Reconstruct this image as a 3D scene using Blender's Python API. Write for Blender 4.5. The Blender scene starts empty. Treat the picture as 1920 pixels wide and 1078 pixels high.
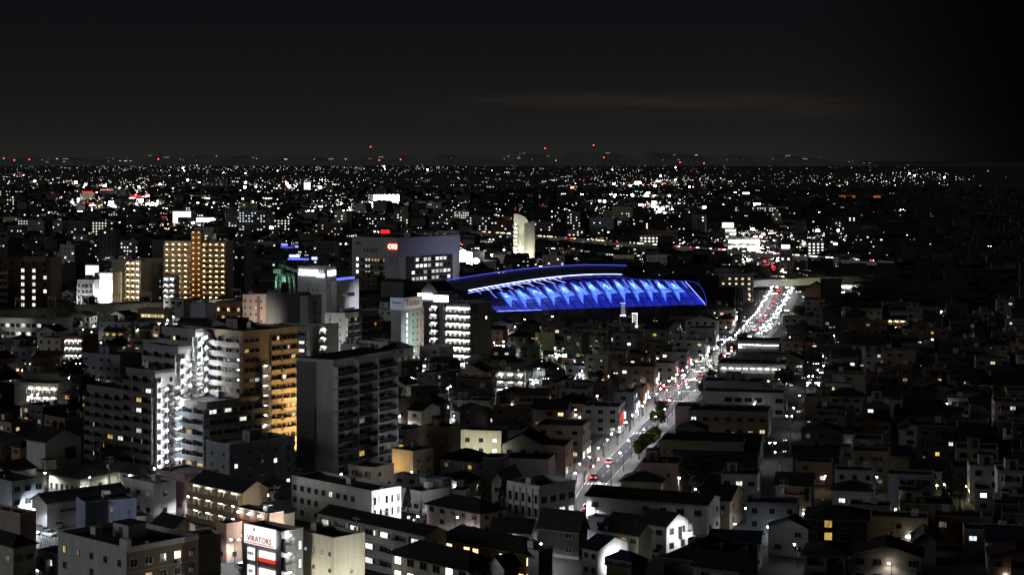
import bpy, math, random
import numpy as np
from mathutils import Vector
R = random.Random(11)
S = bpy.context.scene
C = S.collection
# photo geometry used for surveying: focal length in photo pixels, horizon row, eye height (m)
F, YH, H, CX = 3450.0, 300.0, 85.0, 960.0
PI = math.pi
# ------------------------------------------------------------------ camera
cam = bpy.data.objects.new('camera', bpy.data.cameras.new('camera'))
C.objects.link(cam)
cam.location = (0, 0, H)
cam.rotation_euler = (PI / 2, 0, 0)
cam.data.sensor_width = 36.0
cam.data.lens = 36.0 * F / 1920.0
cam.data.shift_y = -(539.0 - YH) / 1920.0
cam.data.clip_start = 1.0
cam.data.clip_end = 120000.0
S.camera = cam
# ------------------------------------------------------------------ exposure
S.view_settings.view_transform = 'Standard'
S.view_settings.look = 'None'
S.view_settings.exposure = 0.0
S.view_settings.gamma = 1.0
S.view_settings.use_curve_mapping = False
S.cycles.use_denoising = True
S.cycles.use_adaptive_sampling = False
S.cycles.max_bounces = 5
S.cycles.diffuse_bounces = 2
S.cycles.glossy_bounces = 2
S.cycles.transmission_bounces = 2
S.cycles.sample_clamp_indirect = 4.0
S.cycles.caustics_reflective = False
S.cycles.caustics_refractive = False
# ------------------------------------------------------------------ night sky
W = bpy.data.worlds.new('World')
S.world = W
W.use_nodes = True
nt = W.node_tree
bg = nt.nodes['Background']
def nd(t, tree=None, **kw):
    n = (tree or nt).nodes.new(t)
    for k, v in kw.items():
        setattr(n, k, v)
    return n
def wire(a, b, tree=None):
    (tree or nt).links.new(a, b)
def mrange(tree, src, a, b, c=0.0, d=1.0, smooth=True):
    n = nd('ShaderNodeMapRange', tree)
    n.interpolation_type = 'SMOOTHSTEP' if smooth else 'LINEAR'
    n.inputs[1].default_value, n.inputs[2].default_value = a, b
    n.inputs[3].default_value, n.inputs[4].default_value = c, d
    wire(src, n.inputs[0], tree)
    return n.outputs[0]
def mth(tree, op, a, b=None):
    n = nd('ShaderNodeMath', tree, operation=op)
    for i, x in enumerate((a, b)):
        if x is None:
            continue
        if isinstance(x, (int, float)):
            n.inputs[i].default_value = x
        else:
            wire(x, n.inputs[i], tree)
    return n.outputs[0]
tc = nd('ShaderNodeTexCoord')
sep = nd('ShaderNodeSeparateXYZ')
wire(tc.outputs['Generated'], sep.inputs[0])
glow = mrange(nt, sep.outputs[2], 0.085, -0.01)
mixc = nd('ShaderNodeMix', data_type='RGBA')
wire(glow, mixc.inputs[0])
mixc.inputs[6].default_value = (0.0048, 0.0051, 0.0063, 1)
mixc.inputs[7].default_value = (0.0112, 0.0113, 0.0114, 1)
hv = nd('ShaderNodeCombineXYZ')
wire(sep.outputs[0], hv.inputs[0]); wire(sep.outputs[1], hv.inputs[1])
nv = nd('ShaderNodeVectorMath', operation='NORMALIZE'); wire(hv.outputs[0], nv.inputs[0])
dv = nd('ShaderNodeVectorMath', operation='DOT_PRODUCT'); wire(nv.outputs[0], dv.inputs[0])
dv.inputs[1].default_value = (math.sin(math.radians(-85)), math.cos(math.radians(-85)), 0)
side = mrange(nt, dv.outputs['Value'], -0.200, -0.045)
mp = nd('ShaderNodeMapping'); mp.inputs[3].default_value = (9, 9, 130)
wire(tc.outputs['Generated'], mp.inputs[0])
ns = nd('ShaderNodeTexNoise'); ns.inputs['Scale'].default_value = 1.0; ns.inputs['Detail'].default_value = 4
wire(mp.outputs[0], ns.inputs['Vector'])
cl = mrange(nt, ns.outputs[0], 0.28, 0.70)
band = mth(nt, 'MULTIPLY', mrange(nt, sep.outputs[2], 0.018, 0.030), mrange(nt, sep.outputs[2], 0.040, 0.031))
band = mth(nt, 'MULTIPLY', band, mrange(nt, sep.outputs[0], -0.16, 0.08))
band = mth(nt, 'MULTIPLY', band, mrange(nt, sep.outputs[0], 0.235, 0.16))
cl = mth(nt, 'MULTIPLY', cl, band)
addc = nd('ShaderNodeMix', data_type='RGBA', blend_type='ADD')
wire(cl, addc.inputs[0]); wire(mixc.outputs[2], addc.inputs[6]); addc.inputs[7].default_value = (0.0125, 0.0072, 0.0025, 1)
low = nd('ShaderNodeMix', data_type='RGBA', blend_type='ADD')
wire(mrange(nt, sep.outputs[2], 0.030, -0.004), low.inputs[0]); wire(addc.outputs[2], low.inputs[6]); low.inputs[7].default_value = (0.0055, 0.0042, 0.0024, 1)
wire(low.outputs[2], bg.inputs[0])
wire(mth(nt, 'ADD', mth(nt, 'MULTIPLY', side, 0.93), 0.07), bg.inputs[1])
# ------------------------------------------------------------------ added fill, low from the left, standing in for city light on walls
sun = bpy.data.objects.new('moon', bpy.data.lights.new('moon', 'SUN'))  # not a moon: added fill sun standing in for city light
C.objects.link(sun)
sun.data.energy = 0.50
sun.data.color = (0.93, 0.95, 1.0)
sun.data.angle = math.radians(24)
sdir = Vector((-0.97, 0.08, 0.20)).normalized()
sun.rotation_euler = sdir.to_track_quat('Z', 'Y').to_euler()
sun.location = (-400, 0, 300)

# ================================================================== helpers
def G(px, py, z=0.0):
    """a spot seen in the photo at px,py and known to be z metres above the ground"""
    d = F * (H - z) / (py - YH)
    return Vector(((px - CX) / F * d, d, z))
def pix(p):
    return CX + F * p[0] / p[1], YH + F * (H - p[2]) / p[1]
MATS = {}
def mat(name, col=(.3, .3, .3), rough=.85, noise=.3, scale=.35, emit=0.0, ecol=None, spec=.3, metal=0.0, bump=0.0, samp=True, streak=False, vary=0.0):
    if name in MATS:
        return MATS[name]
    m = bpy.data.materials.new(name)
    m.use_nodes = True
    t = m.node_tree
    b = t.nodes['Principled BSDF']
    b.inputs['Base Color'].default_value = (*col, 1)
    b.inputs['Roughness'].default_value = rough
    b.inputs['Specular IOR Level'].default_value = spec
    b.inputs['Metallic'].default_value = metal
    if noise and not emit:
        tcn = nd('ShaderNodeTexCoord', t)
        n = nd('ShaderNodeTexNoise', t)
        n.inputs['Scale'].default_value = scale
        n.inputs['Detail'].default_value = 6
        n.inputs['Roughness'].default_value = .65
        v = tcn.outputs['Object']
        if streak:
            q = nd('ShaderNodeMapping', t); q.inputs[3].default_value = (.55, .55, .16)
            wire(v, q.inputs[0], t); v = q.outputs[0]
        wire(v, n.inputs['Vector'], t)
        f = mrange(t, n.outputs[0], .3, .7, 1 - noise, 1 + noise * .5, False)
        if vary:
            oi = nd('ShaderNodeObjectInfo', t)
            f = mth(t, 'MULTIPLY', f, mrange(t, oi.outputs['Random'], 0, 1, 1 - vary, 1 + vary, False))
        mx = nd('ShaderNodeMix', t, data_type='RGBA', blend_type='MULTIPLY')
        mx.inputs[0].default_value = 1
        mx.inputs[6].default_value = (*col, 1)
        wire(f, mx.inputs[7], t)
        wire(mx.outputs[2], b.inputs['Base Color'], t)
        if bump:
            bp = nd('ShaderNodeBump', t); bp.inputs['Strength'].default_value = bump
            wire(n.outputs[0], bp.inputs['Height'], t); wire(bp.outputs[0], b.inputs['Normal'], t)
    if emit:
        b.inputs['Emission Color'].default_value = (*(ecol or col), 1)
        b.inputs['Emission Strength'].default_value = emit
        if not samp:
            m.cycles.emission_sampling = 'NONE'
    MATS[name] = m
    return m
def litmat(name, col, st, lo=.35, hi=1.25, pat=.55):
    """a lit room behind glass: brightness differs from window to window and over curtains and fittings"""
    if name in MATS:
        return MATS[name]
    m = mat(name, (.05, .05, .05), rough=.15, noise=0, emit=st, ecol=col)
    t = m.node_tree
    b = t.nodes['Principled BSDF']
    oi = nd('ShaderNodeObjectInfo', t)
    tcn = nd('ShaderNodeTexCoord', t)
    n = nd('ShaderNodeTexNoise', t, noise_dimensions='4D')
    q = nd('ShaderNodeMapping', t); q.inputs[3].default_value = (1.5, 1.5, .8)
    wire(tcn.outputs['Object'], q.inputs[0], t); wire(q.outputs[0], n.inputs['Vector'], t)
    wire(mth(t, 'MULTIPLY', oi.outputs['Random'], 90.0), n.inputs['W'], t)
    n.inputs['Scale'].default_value = 1.0
    f = mth(t, 'MULTIPLY', mrange(t, oi.outputs['Random'], 0, 1, lo * st, hi * st, False), mrange(t, n.outputs[0], .35, .65, 1 - pat, 1.15, False))
    wire(f, b.inputs['Emission Strength'], t)
    return m
# ---- paint
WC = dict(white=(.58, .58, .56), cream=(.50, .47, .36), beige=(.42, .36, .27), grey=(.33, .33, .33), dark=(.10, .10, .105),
          brown=(.17, .115, .08), pink=(.42, .32, .29), blue=(.17, .20, .30), olive=(.24, .24, .15), orange=(.45, .24, .12),
          salmon=(.44, .29, .21), bluegrey=(.26, .29, .33), taupe=(.17, .165, .155), umber=(.105, .098, .088), green=(.25, .33, .29), black=(.035, .035, .038), tan=(.30, .24, .17))
def wall(c):
    return mat('paint_' + c, WC[c], noise=.22, scale=1.0, streak=True, vary=.12)
RC = dict(black=(.018, .018, .020), slate=(.030, .032, .037), navy=(.016, .022, .040), rust=(.05, .025, .018), pale=(.13, .13, .135), teal=(.03, .05, .055))
def roofm(c):
    return mat('roofing_' + c, RC[c], rough=.75, noise=.45, scale=.8, spec=.25, vary=.2)
concrete = mat('concrete', (.28, .275, .26), noise=.35, scale=.4, streak=True)
paleconc = mat('pale_concrete', (.45, .45, .44), noise=.25, scale=.5, streak=True)
darkmetal = mat('dark_metal', (.05, .05, .055), rough=.5, noise=.2, metal=.4)
greymetal = mat('grey_metal', (.30, .31, .32), rough=.45, noise=.25, metal=.5, scale=3)
whitemetal = mat('white_metal', (.65, .65, .63), rough=.5, noise=.15)
alu = mat('aluminium_frame', (.24, .24, .24), rough=.4, noise=.15, metal=.3)
doorm = mat('door_paint', (.10, .085, .07), rough=.5, noise=.25)
glassd = mat('dark_window_glass', (.018, .020, .024), rough=.06, noise=.4, spec=.6, scale=.8)
GL = dict(dark=glassd,
          warm=litmat('warm_lit_room', (1, .74, .40), 1.5), white=litmat('white_lit_room', (1, .96, .86), 1.7),
          yellow=litmat('yellow_lit_room', (1, .66, .16), .85), cool=litmat('cool_lit_room', (.72, .88, 1), 1.2),
          dim=litmat('curtained_lit_room', (1, .85, .6), .22), amber=litmat('amber_lit_room', (1, .42, .08), .7),
          blaze=litmat('blazing_shop_window', (1, .97, .90), 3.5, .8, 1.2, .2), office=litmat('office_lit_window', (.98, .98, .94), 1.6, .25, 1.1, .5),
          ryokan=litmat('warm_dining_room', (1, .70, .34), 2.6, .7, 1.2, .45))
lampw = mat('street_lamp_glow', (.9, .9, .9), emit=90, ecol=(.93, .96, 1.0), noise=0)
lampc = mat('warm_lamp_glow', (.9, .8, .6), emit=60, ecol=(1, .72, .36), noise=0)
lampg = mat('mercury_lamp_glow', (.8, .9, .7), emit=420, ecol=(.86, 1, .62), noise=0)
tube = mat('fluorescent_tube', (.9, .9, .9), emit=26, ecol=(.97, 1, .95), noise=0)
tubew = mat('warm_corridor_light', (.9, .8, .6), emit=46, ecol=(1, .70, .34), noise=0)
tubeb = mat('bright_corridor_light', (.9, .9, .9), emit=70, ecol=(1, 1, .97), noise=0)
redl = mat('red_tail_light', (.4, .02, .02), emit=24, ecol=(1, .03, .03), noise=0)
redb = mat('red_beacon', (.4, .02, .02), emit=16, ecol=(1, .05, .05), noise=0, samp=False)
headl = mat('car_head_light', (.9, .9, .9), emit=160, ecol=(1, .97, .90), noise=0)
# ---- mesh building
class MB:
    def __init__(s):
        s.v, s.f, s.m, s.mats = [], [], [], []
    def mi(s, m):
        if m not in s.mats:
            s.mats.append(m)
        return s.mats.index(m)
    def face(s, pts, m):
        n = len(s.v)
        s.v += [tuple(p) for p in pts]
        s.f.append(tuple(range(n, n + len(pts)))); s.m.append(s.mi(m))
    def box(s, x0, x1, y0, y1, z0, z1, m, skip=''):
        n = len(s.v)
        s.v += [(x0, y0, z0), (x1, y0, z0), (x1, y1, z0), (x0, y1, z0), (x0, y0, z1), (x1, y0, z1), (x1, y1, z1), (x0, y1, z1)]
        k = s.mi(m)
        for c, q in (('b', (0, 3, 2, 1)), ('t', (4, 5, 6, 7)), ('f', (0, 1, 5, 4)), ('r', (1, 2, 6, 5)), ('k', (2, 3, 7, 6)), ('l', (3, 0, 4, 7))):
            if c not in skip:
                s.f.append(tuple(n + i for i in q)); s.m.append(k)
    def tube(s, p, q, r, m, n=6, r2=None, caps=True):
        p, q = Vector(p), Vector(q)
        r2 = r if r2 is None else r2
        d = (q - p)
        if d.length < 1e-6:
            return
        d.normalize()
        u = d.orthogonal().normalized(); w = d.cross(u)
        b = len(s.v); k = s.mi(m)
        for c, rr in ((p, r), (q, r2)):
            for i in range(n):
                a = 2 * PI * i / n
                s.v.append(tuple(c + u * (rr * math.cos(a)) + w * (rr * math.sin(a))))
        for i in range(n):
            j = (i + 1) % n
            s.f.append((b + i, b + j, b + n + j, b + n + i)); s.m.append(k)
        if caps:
            s.f.append(tuple(b + n + i for i in range(n))); s.m.append(k)
            s.f.append(tuple(b + n - 1 - i for i in range(n))); s.m.append(k)
    def blob(s, c, r, m, sz=1.0):
        b = len(s.v); k = s.mi(m); n = 6
        s.v.append((c[0], c[1], c[2] - r * sz))
        for z, q in ((-.55, .84), (.55, .84)):
            for i in range(n):
                a = 2 * PI * i / n
                s.v.append((c[0] + r * q * math.cos(a), c[1] + r * q * math.sin(a), c[2] + r * z * sz))
        s.v.append((c[0], c[1], c[2] + r * sz))
        for i in range(n):
            j = (i + 1) % n
            s.f += [(b, b + 1 + j, b + 1 + i), (b + 1 + i, b + 1 + j, b + 1 + n + j, b + 1 + n + i), (b + 1 + n + i, b + 1 + n + j, b + 1 + 2 * n)]
            s.m += [k, k, k]
    def mesh(s, name):
        me = bpy.data.meshes.new(name)
        me.from_pydata(s.v, [], s.f)
        for m in s.mats:
            me.materials.append(m)
        me.polygons.foreach_set('material_index', s.m)
        me.update()
        return me
    def build(s, name, parent=None, loc=(0, 0, 0), rz=0.0):
        return link(name, s.mesh(name), parent, loc, rz)
def link(name, me, parent=None, loc=(0, 0, 0), rz=0.0):
    o = bpy.data.objects.new(name, me)
    C.objects.link(o)
    o.location = loc
    if rz:
        o.rotation_euler = (0, 0, rz)
    if parent is not None:
        o.parent = parent
    return o
LABELS = set()
def tag(o, label=None, cat=None, group=None, kind=None):
    if label:
        o['label'] = label
        LABELS.add(label)
    if cat:
        o['category'] = cat
    if group:
        o['group'] = group
    if kind:
        o['kind'] = kind
    return o
def empty(name, loc, rz=0.0):
    o = link(name, None, None, loc, rz)
    o.empty_display_size = .5
    return o
def structure(name, mb):
    return tag(mb.build(name), kind='structure')
def copy_tree(o):
    c = o.copy(); C.objects.link(c)
    for ch in o.children:
        d = ch.copy(); C.objects.link(d); d.parent = c
        for g in ch.children:
            e = g.copy(); C.objects.link(e); e.parent = d
    return c
CACHE = {}
def cached(key, fn):
    if key not in CACHE:
        CACHE[key] = fn()
    return CACHE[key]
# ---- pieces of facades; local x runs along the wall, -y points out of it
def win_mesh(w, h, kind, style='slide'):
    def mk():
        b = MB()
        t, d = .07, .11
        x0, x1 = -w / 2, w / 2
        g = GL[kind]
        b.face([(x0 + t, -.045, t), (x1 - t, -.045, t), (x1 - t, -.045, h - t), (x0 + t, -.045, h - t)], g)
        for a, c, e, f in ((x0, x1, 0, t), (x0, x1, h - t, h), (x0, x0 + t, t, h - t), (x1 - t, x1, t, h - t)):
            b.box(a, c, -d, 0, e, f, alu, skip='kb')
        if style == 'slide':
            b.box(-.03, .03, -.085, -.046, t, h - t, alu, skip='kbt')
        elif style == 'grid':
            for q in (-w / 6, w / 6):
                b.box(q - .03, q + .03, -.085, -.046, t, h - t, alu, skip='kbt')
            b.box(x0 + t, x1 - t, -.08, -.046, h * .62, h * .62 + .05, alu, skip='k')
        b.box(x0 - .05, x1 + .05, -.12, 0, -.06, 0, alu, skip='k')
        return b.mesh('window')
    return cached(('win', round(w, 2), round(h, 2), kind, style), mk)
def door_mesh(w=.95, h=2.05, m=None):
    def mk():
        b = MB()
        b.box(-w / 2 - .06, w / 2 + .06, -.06, 0, 0, h + .06, alu, skip='kb')
        b.box(-w / 2, w / 2, -.09, -.061, 0, h, m or doorm, skip='kb')
        b.box(w / 2 - .14, w / 2 - .09, -.14, -.091, .95, 1.1, greymetal, skip='k')
        return b.mesh('door')
    return cached(('door', w, h, (m or doorm).name), mk)
def balc_mesh(w, d, ph, slab, par, nb, style):
    def mk():
        b = MB()
        b.box(0, w, -d, -.002, -.22, 0, slab)
        if style == 'solid':
            b.box(0, w, -d, -d + .12, .001, ph, par, skip='b')
            b.box(.001, .12, -d + .121, -.003, .001, ph, par, skip='bf')
            b.box(w - .12, w - .001, -d + .121, -.003, .001, ph, par, skip='bf')
        elif style == 'glass':
            b.box(.1, w - .1, -d + .04, -d + .07, .08, ph - .06, par, skip='')
            b.box(0, w, -d + .02, -d + .09, ph - .06, ph, slab)
        else:
            b.box(0, w, -d + .02, -d + .07, ph - .05, ph, par)
            n = max(3, int(w / .45))
            for i in range(n + 1):
                x = .03 + (w - .06) * i / n
                b.box(x - .02, x + .02, -d + .03, -d + .06, .001, ph - .051, par, skip='bt')
        for i in range(nb + 1):
            x = w * i / nb
            x0 = min(max(x - .06, .002), w - .122)
            b.box(x0, x0 + .12, -d + .125, -.004, .002, 2.4, slab, skip='b')
        return b.mesh('balcony')
    return cached(('balc', round(w, 1), d, ph, slab.name, par.name, nb, style), mk)
def ac_mesh():
    def mk():
        b = MB()
        b.box(-.42, .42, -.62, -.3, .05, .65, whitemetal)
        b.tube((-.1, -.625, .35), (-.1, -.66, .35), .23, darkmetal, 8)
        b.box(-.36, .36, -.55, -.35, 0, .049, darkmetal)
        return b.mesh('air_conditioner')
    return cached('ac', mk)
class Bd:
    pass
REG = []
def solve(xc, yt, h, xl, xr, a, Wd=None, yb=None):
    b = Bd()
    a = math.radians(a)
    b.a = a
    if yb is not None:
        b.D = F * H / (yb - YH)
        h = H * (1 - (yt - YH) / (yb - YH))
    else:
        b.D = F * (H - h) / (yt - YH)
    b.h = h
    b.X = (xc - CX) / F * b.D
    kl = (xl - CX) / F
    b.L = max(3.0, (b.X - kl * b.D) / (math.cos(a) + kl * math.sin(a)))
    if Wd is None:
        kr = (xr - CX) / F
        den = math.sin(a) - kr * math.cos(a)
        b.W = (kr * b.D - b.X) / den if den > .02 else 12
        b.W = min(max(b.W, 4.0), 70.0)
    else:
        b.W = Wd
    return b
def corner(b, x, y, z=0.0):
    ca, sa = math.cos(b.a), math.sin(b.a)
    return Vector((b.X + x * ca + y * sa, b.D - x * sa + y * ca, z))
def begin(name, label, cat, b, lm=None, group=None, hero=True):
    b.root = empty(name, (b.X, b.D, 0), -b.a)
    tag(b.root, label, cat, group)
    b.lm = lm; b.hero = hero; b.label = label
    lx = corner(b, -b.L, 0)
    b.leftvis = lx.x / lx.y > math.tan(b.a)
    b.rightvis = b.X / b.D < math.tan(b.a)
    REG.append(b)
    return b
def put(b, name, me, face, s, z, out=0.0, parent=None):
    p = parent or b.root
    if face == 'F':
        return link(name, me, p, (-b.L + s, -out, z), 0)
    if face == 'R':
        return link(name, me, p, (out, s, z), PI / 2)
    return link(name, me, p, (-b.L - out, b.W - s, z), -PI / 2)
LITMIX = (('white', 5), ('warm', 5), ('yellow', 2), ('cool', 1), ('dim', 5))
def litkind(mix=LITMIX):
    k = R.random() * sum(w for _, w in mix)
    for n, w in mix:
        k -= w
        if k <= 0:
            return n
    return mix[0][0]
def facade(b, face, sp):
    """lay windows, balconies or lit galleries along one wall, one object per piece"""
    if not sp:
        return
    k = sp.get('k', 'win')
    full = b.L if face == 'F' else b.W
    s0, s1 = (q * full for q in sp.get('span', (0, 1)))
    ln = s1 - s0
    nf, fh, z0 = b.nf, b.fh, b.z0
    lo, hi = sp.get('rows', (0, nf))
    lit = sp.get('lit', .08)
    mix = sp.get('mix', LITMIX)
    on = sp.get('on')
    for r in range(lo, hi):
        z = z0 + r * fh
        if k == 'win':
            n = sp.get('n', max(1, int(ln / 3.2)))
            w, hh = sp.get('w', 1.6), sp.get('hh', 1.25)
            if n * (w + .1) > ln:
                w = max(.5, ln / n - .25)
            for c in range(n):
                if R.random() < sp.get('skip', 0):
                    continue
                kd = litkind(mix) if ((c, r) in on if on is not None else R.random() < lit) else 'dark'
                put(b, 'window', win_mesh(w, hh, kd, sp.get('style', 'slide')), face, s0 + ln * (c + .5) / n, z + sp.get('sill', .95))
                if sp.get('ac') and R.random() < sp['ac']:
                    put(b, 'air_conditioner', ac_mesh(), face, s0 + ln * (c + .5) / n, z + .1)
        else:
            d = sp.get('d', 1.4)
            ph = sp.get('ph', 1.1)
            nb = sp.get('nb', max(1, int(ln / 6)))
            slab, par = sp.get('slab', paleconc), sp.get('par', paleconc)
            put(b, 'balcony', balc_mesh(ln, d, ph, slab, par, nb, sp.get('style', 'solid')), face, s0, z)
            if sp.get('far'):
                pass
            for c in range(nb):
                cx = s0 + ln * (c + .5) / nb
                bw = ln / nb
                if k == 'balc':
                    kd = litkind(mix) if ((c, r) in on if on is not None else R.random() < lit) else 'dark'
                    w = min(2.4, bw * .55)
                    put(b, 'window', win_mesh(w, 1.95, kd), face, cx - bw * .12, z + .05)
                    if bw > 4 and not sp.get('far'):
                        put(b, 'window', win_mesh(1.2, 1.9, litkind(mix) if R.random() < lit else 'dark'), face, cx + bw * .3, z + .05)
                    if R.random() < sp.get('ac', .3):
                        put(b, 'air_conditioner', ac_mesh(), face, cx + bw * .3, z + .02, .2)
                else:
                    nd_ = sp.get('doors', 1)
                    for e in range(nd_):
                        ex = s0 + ln * (c + (e + .5) / nd_) / nb
                        put(b, 'door', door_mesh(m=sp.get('dm')), face, ex - .5, z)
                        if sp.get('cw', True):
                            put(b, 'window', win_mesh(.8, .9, 'dark', 'plain'), face, ex + .8, z + 1.0)
                    tm = sp.get('tube', tube)
                    if tm is not None and R.random() < sp.get('lamps', 1):
                        me = cached(('tube', tm.name, sp.get('tl', 1.2)), lambda: tube_mesh(tm, sp.get('tl', 1.2)))
                        put(b, 'corridor_lamp', me, face, cx, z + fh - .42, d * .55)
def tube_mesh(m, l):
    q = MB()
    q.box(-l / 2, l / 2, -.09, .09, -.04, .06, m)
    q.box(-l / 2 - .05, l / 2 + .05, -.12, .12, .061, .12, whitemetal)
    return q.mesh('corridor_lamp')
def core(b, wm, bands=True, base=None):
    q = MB()
    q.box(-b.L, 0, 0, b.W, 0, b.h, wm, skip='bt')
    if bands:
        for r in range(1, b.nf):
            z = b.z0 + r * b.fh
            q.box(-b.L - .025, .025, -.025, 0, z - .06, z + .06, wm, skip='k')
            q.box(0, .025, 0.001, b.W, z - .06, z + .06, wm, skip='lfk')
    if base:
        q.box(-b.L - .04, .04, -.04, -.026, 0, .7, base, skip='kb'); q.box(.001, .04, -.025, b.W, 0, .7, base, skip='lkb')
    return q.build('wall', b.root)
def flat_roof(b, rm, wm, par=.6, hut=True, units=2):
    q = MB(); q.box(-b.L + .2, -.2, .2, b.W - .2, b.h - .3, b.h - .05, rm)
    q.build('roof', b.root)
    p = MB(); t = .2; z0, z1 = b.h - .04, b.h + par
    p.box(-b.L - .03, .03, -.03, t, z0, z1, wm); p.box(-b.L - .03, .03, b.W - t, b.W + .03, z0, z1, wm)
    p.box(-b.L - .03, -b.L + t, t + .001, b.W - t - .001, z0, z1, wm, skip='fk'); p.box(-t, .03, t + .001, b.W - t - .001, z0, z1, wm, skip='fk')
    p.box(-b.L - .06, .06, -.06, t + .03, z1 + .001, z1 + .07, paleconc); p.box(-t - .03, .06, t + .031, b.W + .06, z1 + .001, z1 + .07, paleconc)
    p.build('parapet', b.root)
    if hut and b.L > 8 and b.W > 6:
        w, d, hh = min(5, b.L * .3), min(4, b.W * .4), 2.6
        x = -b.L * R.uniform(.35, .7); y = b.W * .45
        q = MB(); q.box(x - w, x, y, y + d, b.h - .049, b.h + hh, wm, skip='b'); q.box(x - w - .15, x + .15, y - .15, y + d + .15, b.h + hh + .001, b.h + hh + .16, rm)
        o = q.build('roof_hut', b.root)
        link('door', door_mesh(), o, (x - w / 2, y, b.h - .05))
    for i in range(units):
        x = -b.L * R.uniform(.1, .9); y = b.W * R.uniform(.25, .75)
        if R.random() < .5:
            link('air_conditioner', ac_mesh(), b.root, (x, y, b.h - .05), R.choice((0, PI / 2)))
        else:
            me = cached('tank', tank_mesh)
            link('water_tank', me, b.root, (x, y, b.h - .05))
def tank_mesh():
    q = MB()
    for i in (-.6, .6):
        for j in (-.6, .6):
            q.box(i - .06, i + .06, j - .06, j + .06, 0, .6, greymetal)
    q.box(-.8, .8, -.8, .8, .601, 2.0, whitemetal)
    q.box(-.82, .82, -.82, .82, 1.3, 1.36, greymetal); q.tube((0, 0, 2.0), (0, 0, 2.12), .3, greymetal, 8)
    return q.mesh('water_tank')
def ridge_roof(b, rm, wm, kind, rise, along, ov=.5):
    """gable, hip or shed roof over the walls; the gable triangles belong to the wall"""
    L, Wd, h = b.L, b.W, b.h
    q = MB(); g = MB(); t = .16
    def slab(pts):
        lo = [(p[0], p[1], p[2] - t) for p in pts]
        q.face(pts, rm); q.face(lo[::-1], wm)
        for i in range(len(pts)):
            j = (i + 1) % len(pts)
            q.face([lo[i], lo[j], pts[j], pts[i]], rm)
    x0, x1, y0, y1 = -L - ov, ov, -ov, Wd + ov
    e = h + .16
    if kind == 'gable':
        if along == 'x':
            my = Wd / 2; sl = rise / (Wd / 2); ez = e - sl * ov; rz = e + rise
            slab([(x0, y0, ez), (x1, y0, ez), (x1, my, rz), (x0, my, rz)]); slab([(x1, y1, ez), (x0, y1, ez), (x0, my, rz), (x1, my, rz)])
            q.box(x0, x1, my - .12, my + .12, rz + .005, rz + .1, rm)
            for x in (-L, 0):
                g = MB(); g.face([(x, 0, h), (x, Wd, h), (x, my, h + rise)] if x == 0 else [(x, Wd, h), (x, 0, h), (x, my, h + rise)], wm)
                g.build('gable_wall', b.root)
            g = MB()
        else:
            mx = -L / 2; sl = rise / (L / 2); ez = e - sl * ov; rz = e + rise
            slab([(x0, y1, ez), (x0, y0, ez), (mx, y0, rz), (mx, y1, rz)]); slab([(x1, y0, ez), (x1, y1, ez), (mx, y1, rz), (mx, y0, rz)])
            q.box(mx - .12, mx + .12, y0, y1, rz + .005, rz + .1, rm)
            for y in (0, Wd):
                g = MB(); g.face([(-L, y, h), (0, y, h), (mx, y, h + rise)] if y == 0 else [(0, y, h), (-L, y, h), (mx, y, h + rise)], wm)
                g.build('gable_wall', b.root)
            g = MB()
    elif kind == 'hip':
        m = min(L, Wd) / 2; rz = e + rise; ez = e - .2
        if L >= Wd:
            a, c = (x0 + m + ov, Wd / 2, rz), (x1 - m - ov, Wd / 2, rz)
            if c[0] - a[0] < .3: a, c = (-L / 2 - .2, Wd / 2, rz), (-L / 2 + .2, Wd / 2, rz)
            slab([(x0, y0, ez), (x1, y0, ez), c, a]); slab([(x1, y1, ez), (x0, y1, ez), a, c]); slab([(x1, y0, ez), (x1, y1, ez), c]); slab([(x0, y1, ez), (x0, y0, ez), a])
        else:
            a, c = (-L / 2, y0 + m + ov, rz), (-L / 2, y1 - m - ov, rz)
            slab([(x0, y0, ez), (x1, y0, ez), a]); slab([(x1, y0, ez), (x1, y1, ez), c, a]); slab([(x1, y1, ez), (x0, y1, ez), c]); slab([(x0, y1, ez), (x0, y0, ez), a, c])
    else:
        slab([(x0, y0, e), (x1, y0, e), (x1, y1, e + rise), (x0, y1, e + rise)])
        g.face([(0, 0, h), (0, Wd, h), (0, Wd, h + rise)], wm); g.face([(-L, Wd, h), (-L, 0, h), (-L, Wd, h + rise)], wm); g.face([(0, Wd, h), (-L, Wd, h), (-L, Wd, h + rise), (0, Wd, h + rise)], wm)
    q.build('roof', b.root)
    if kind in ('gable', 'hip'):
        gm = cached('guttermat', lambda: mat('gutter', (.22, .22, .21), rough=.5, noise=.1))
        ze = e - (rise / (Wd / 2) * ov if kind == 'gable' and along == 'x' else (rise / (L / 2) * ov if kind == 'gable' else .2)) - .22
        u = MB()
        if kind == 'hip' or along == 'x':
            u.box(x0, x1, y0 - .12, y0 - .01, ze, ze + .14, gm)
        if kind == 'hip' or along == 'y':
            u.box(x1 + .01, x1 + .12, y0, y1, ze, ze + .14, gm)
        if u.f:
            u.build('gutter', b.root)
        if R.random() < .5:
            u = MB(); ax0, ay0 = -L * R.uniform(.3, .7), Wd * .5
            u.tube((ax0, ay0, h + rise * .6), (ax0, ay0, h + rise + 2.2), .035, greymetal, 4); u.box(ax0 - .7, ax0 + .7, ay0 - .03, ay0 + .03, h + rise + 1.9, h + rise + 1.96, greymetal); u.box(ax0 - .5, ax0 + .5, ay0 - .03, ay0 + .03, h + rise + 1.5, h + rise + 1.56, greymetal)
            u.build('aerial', b.root)
    if g.f:
        g.build('gable_wall', b.root)
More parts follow.
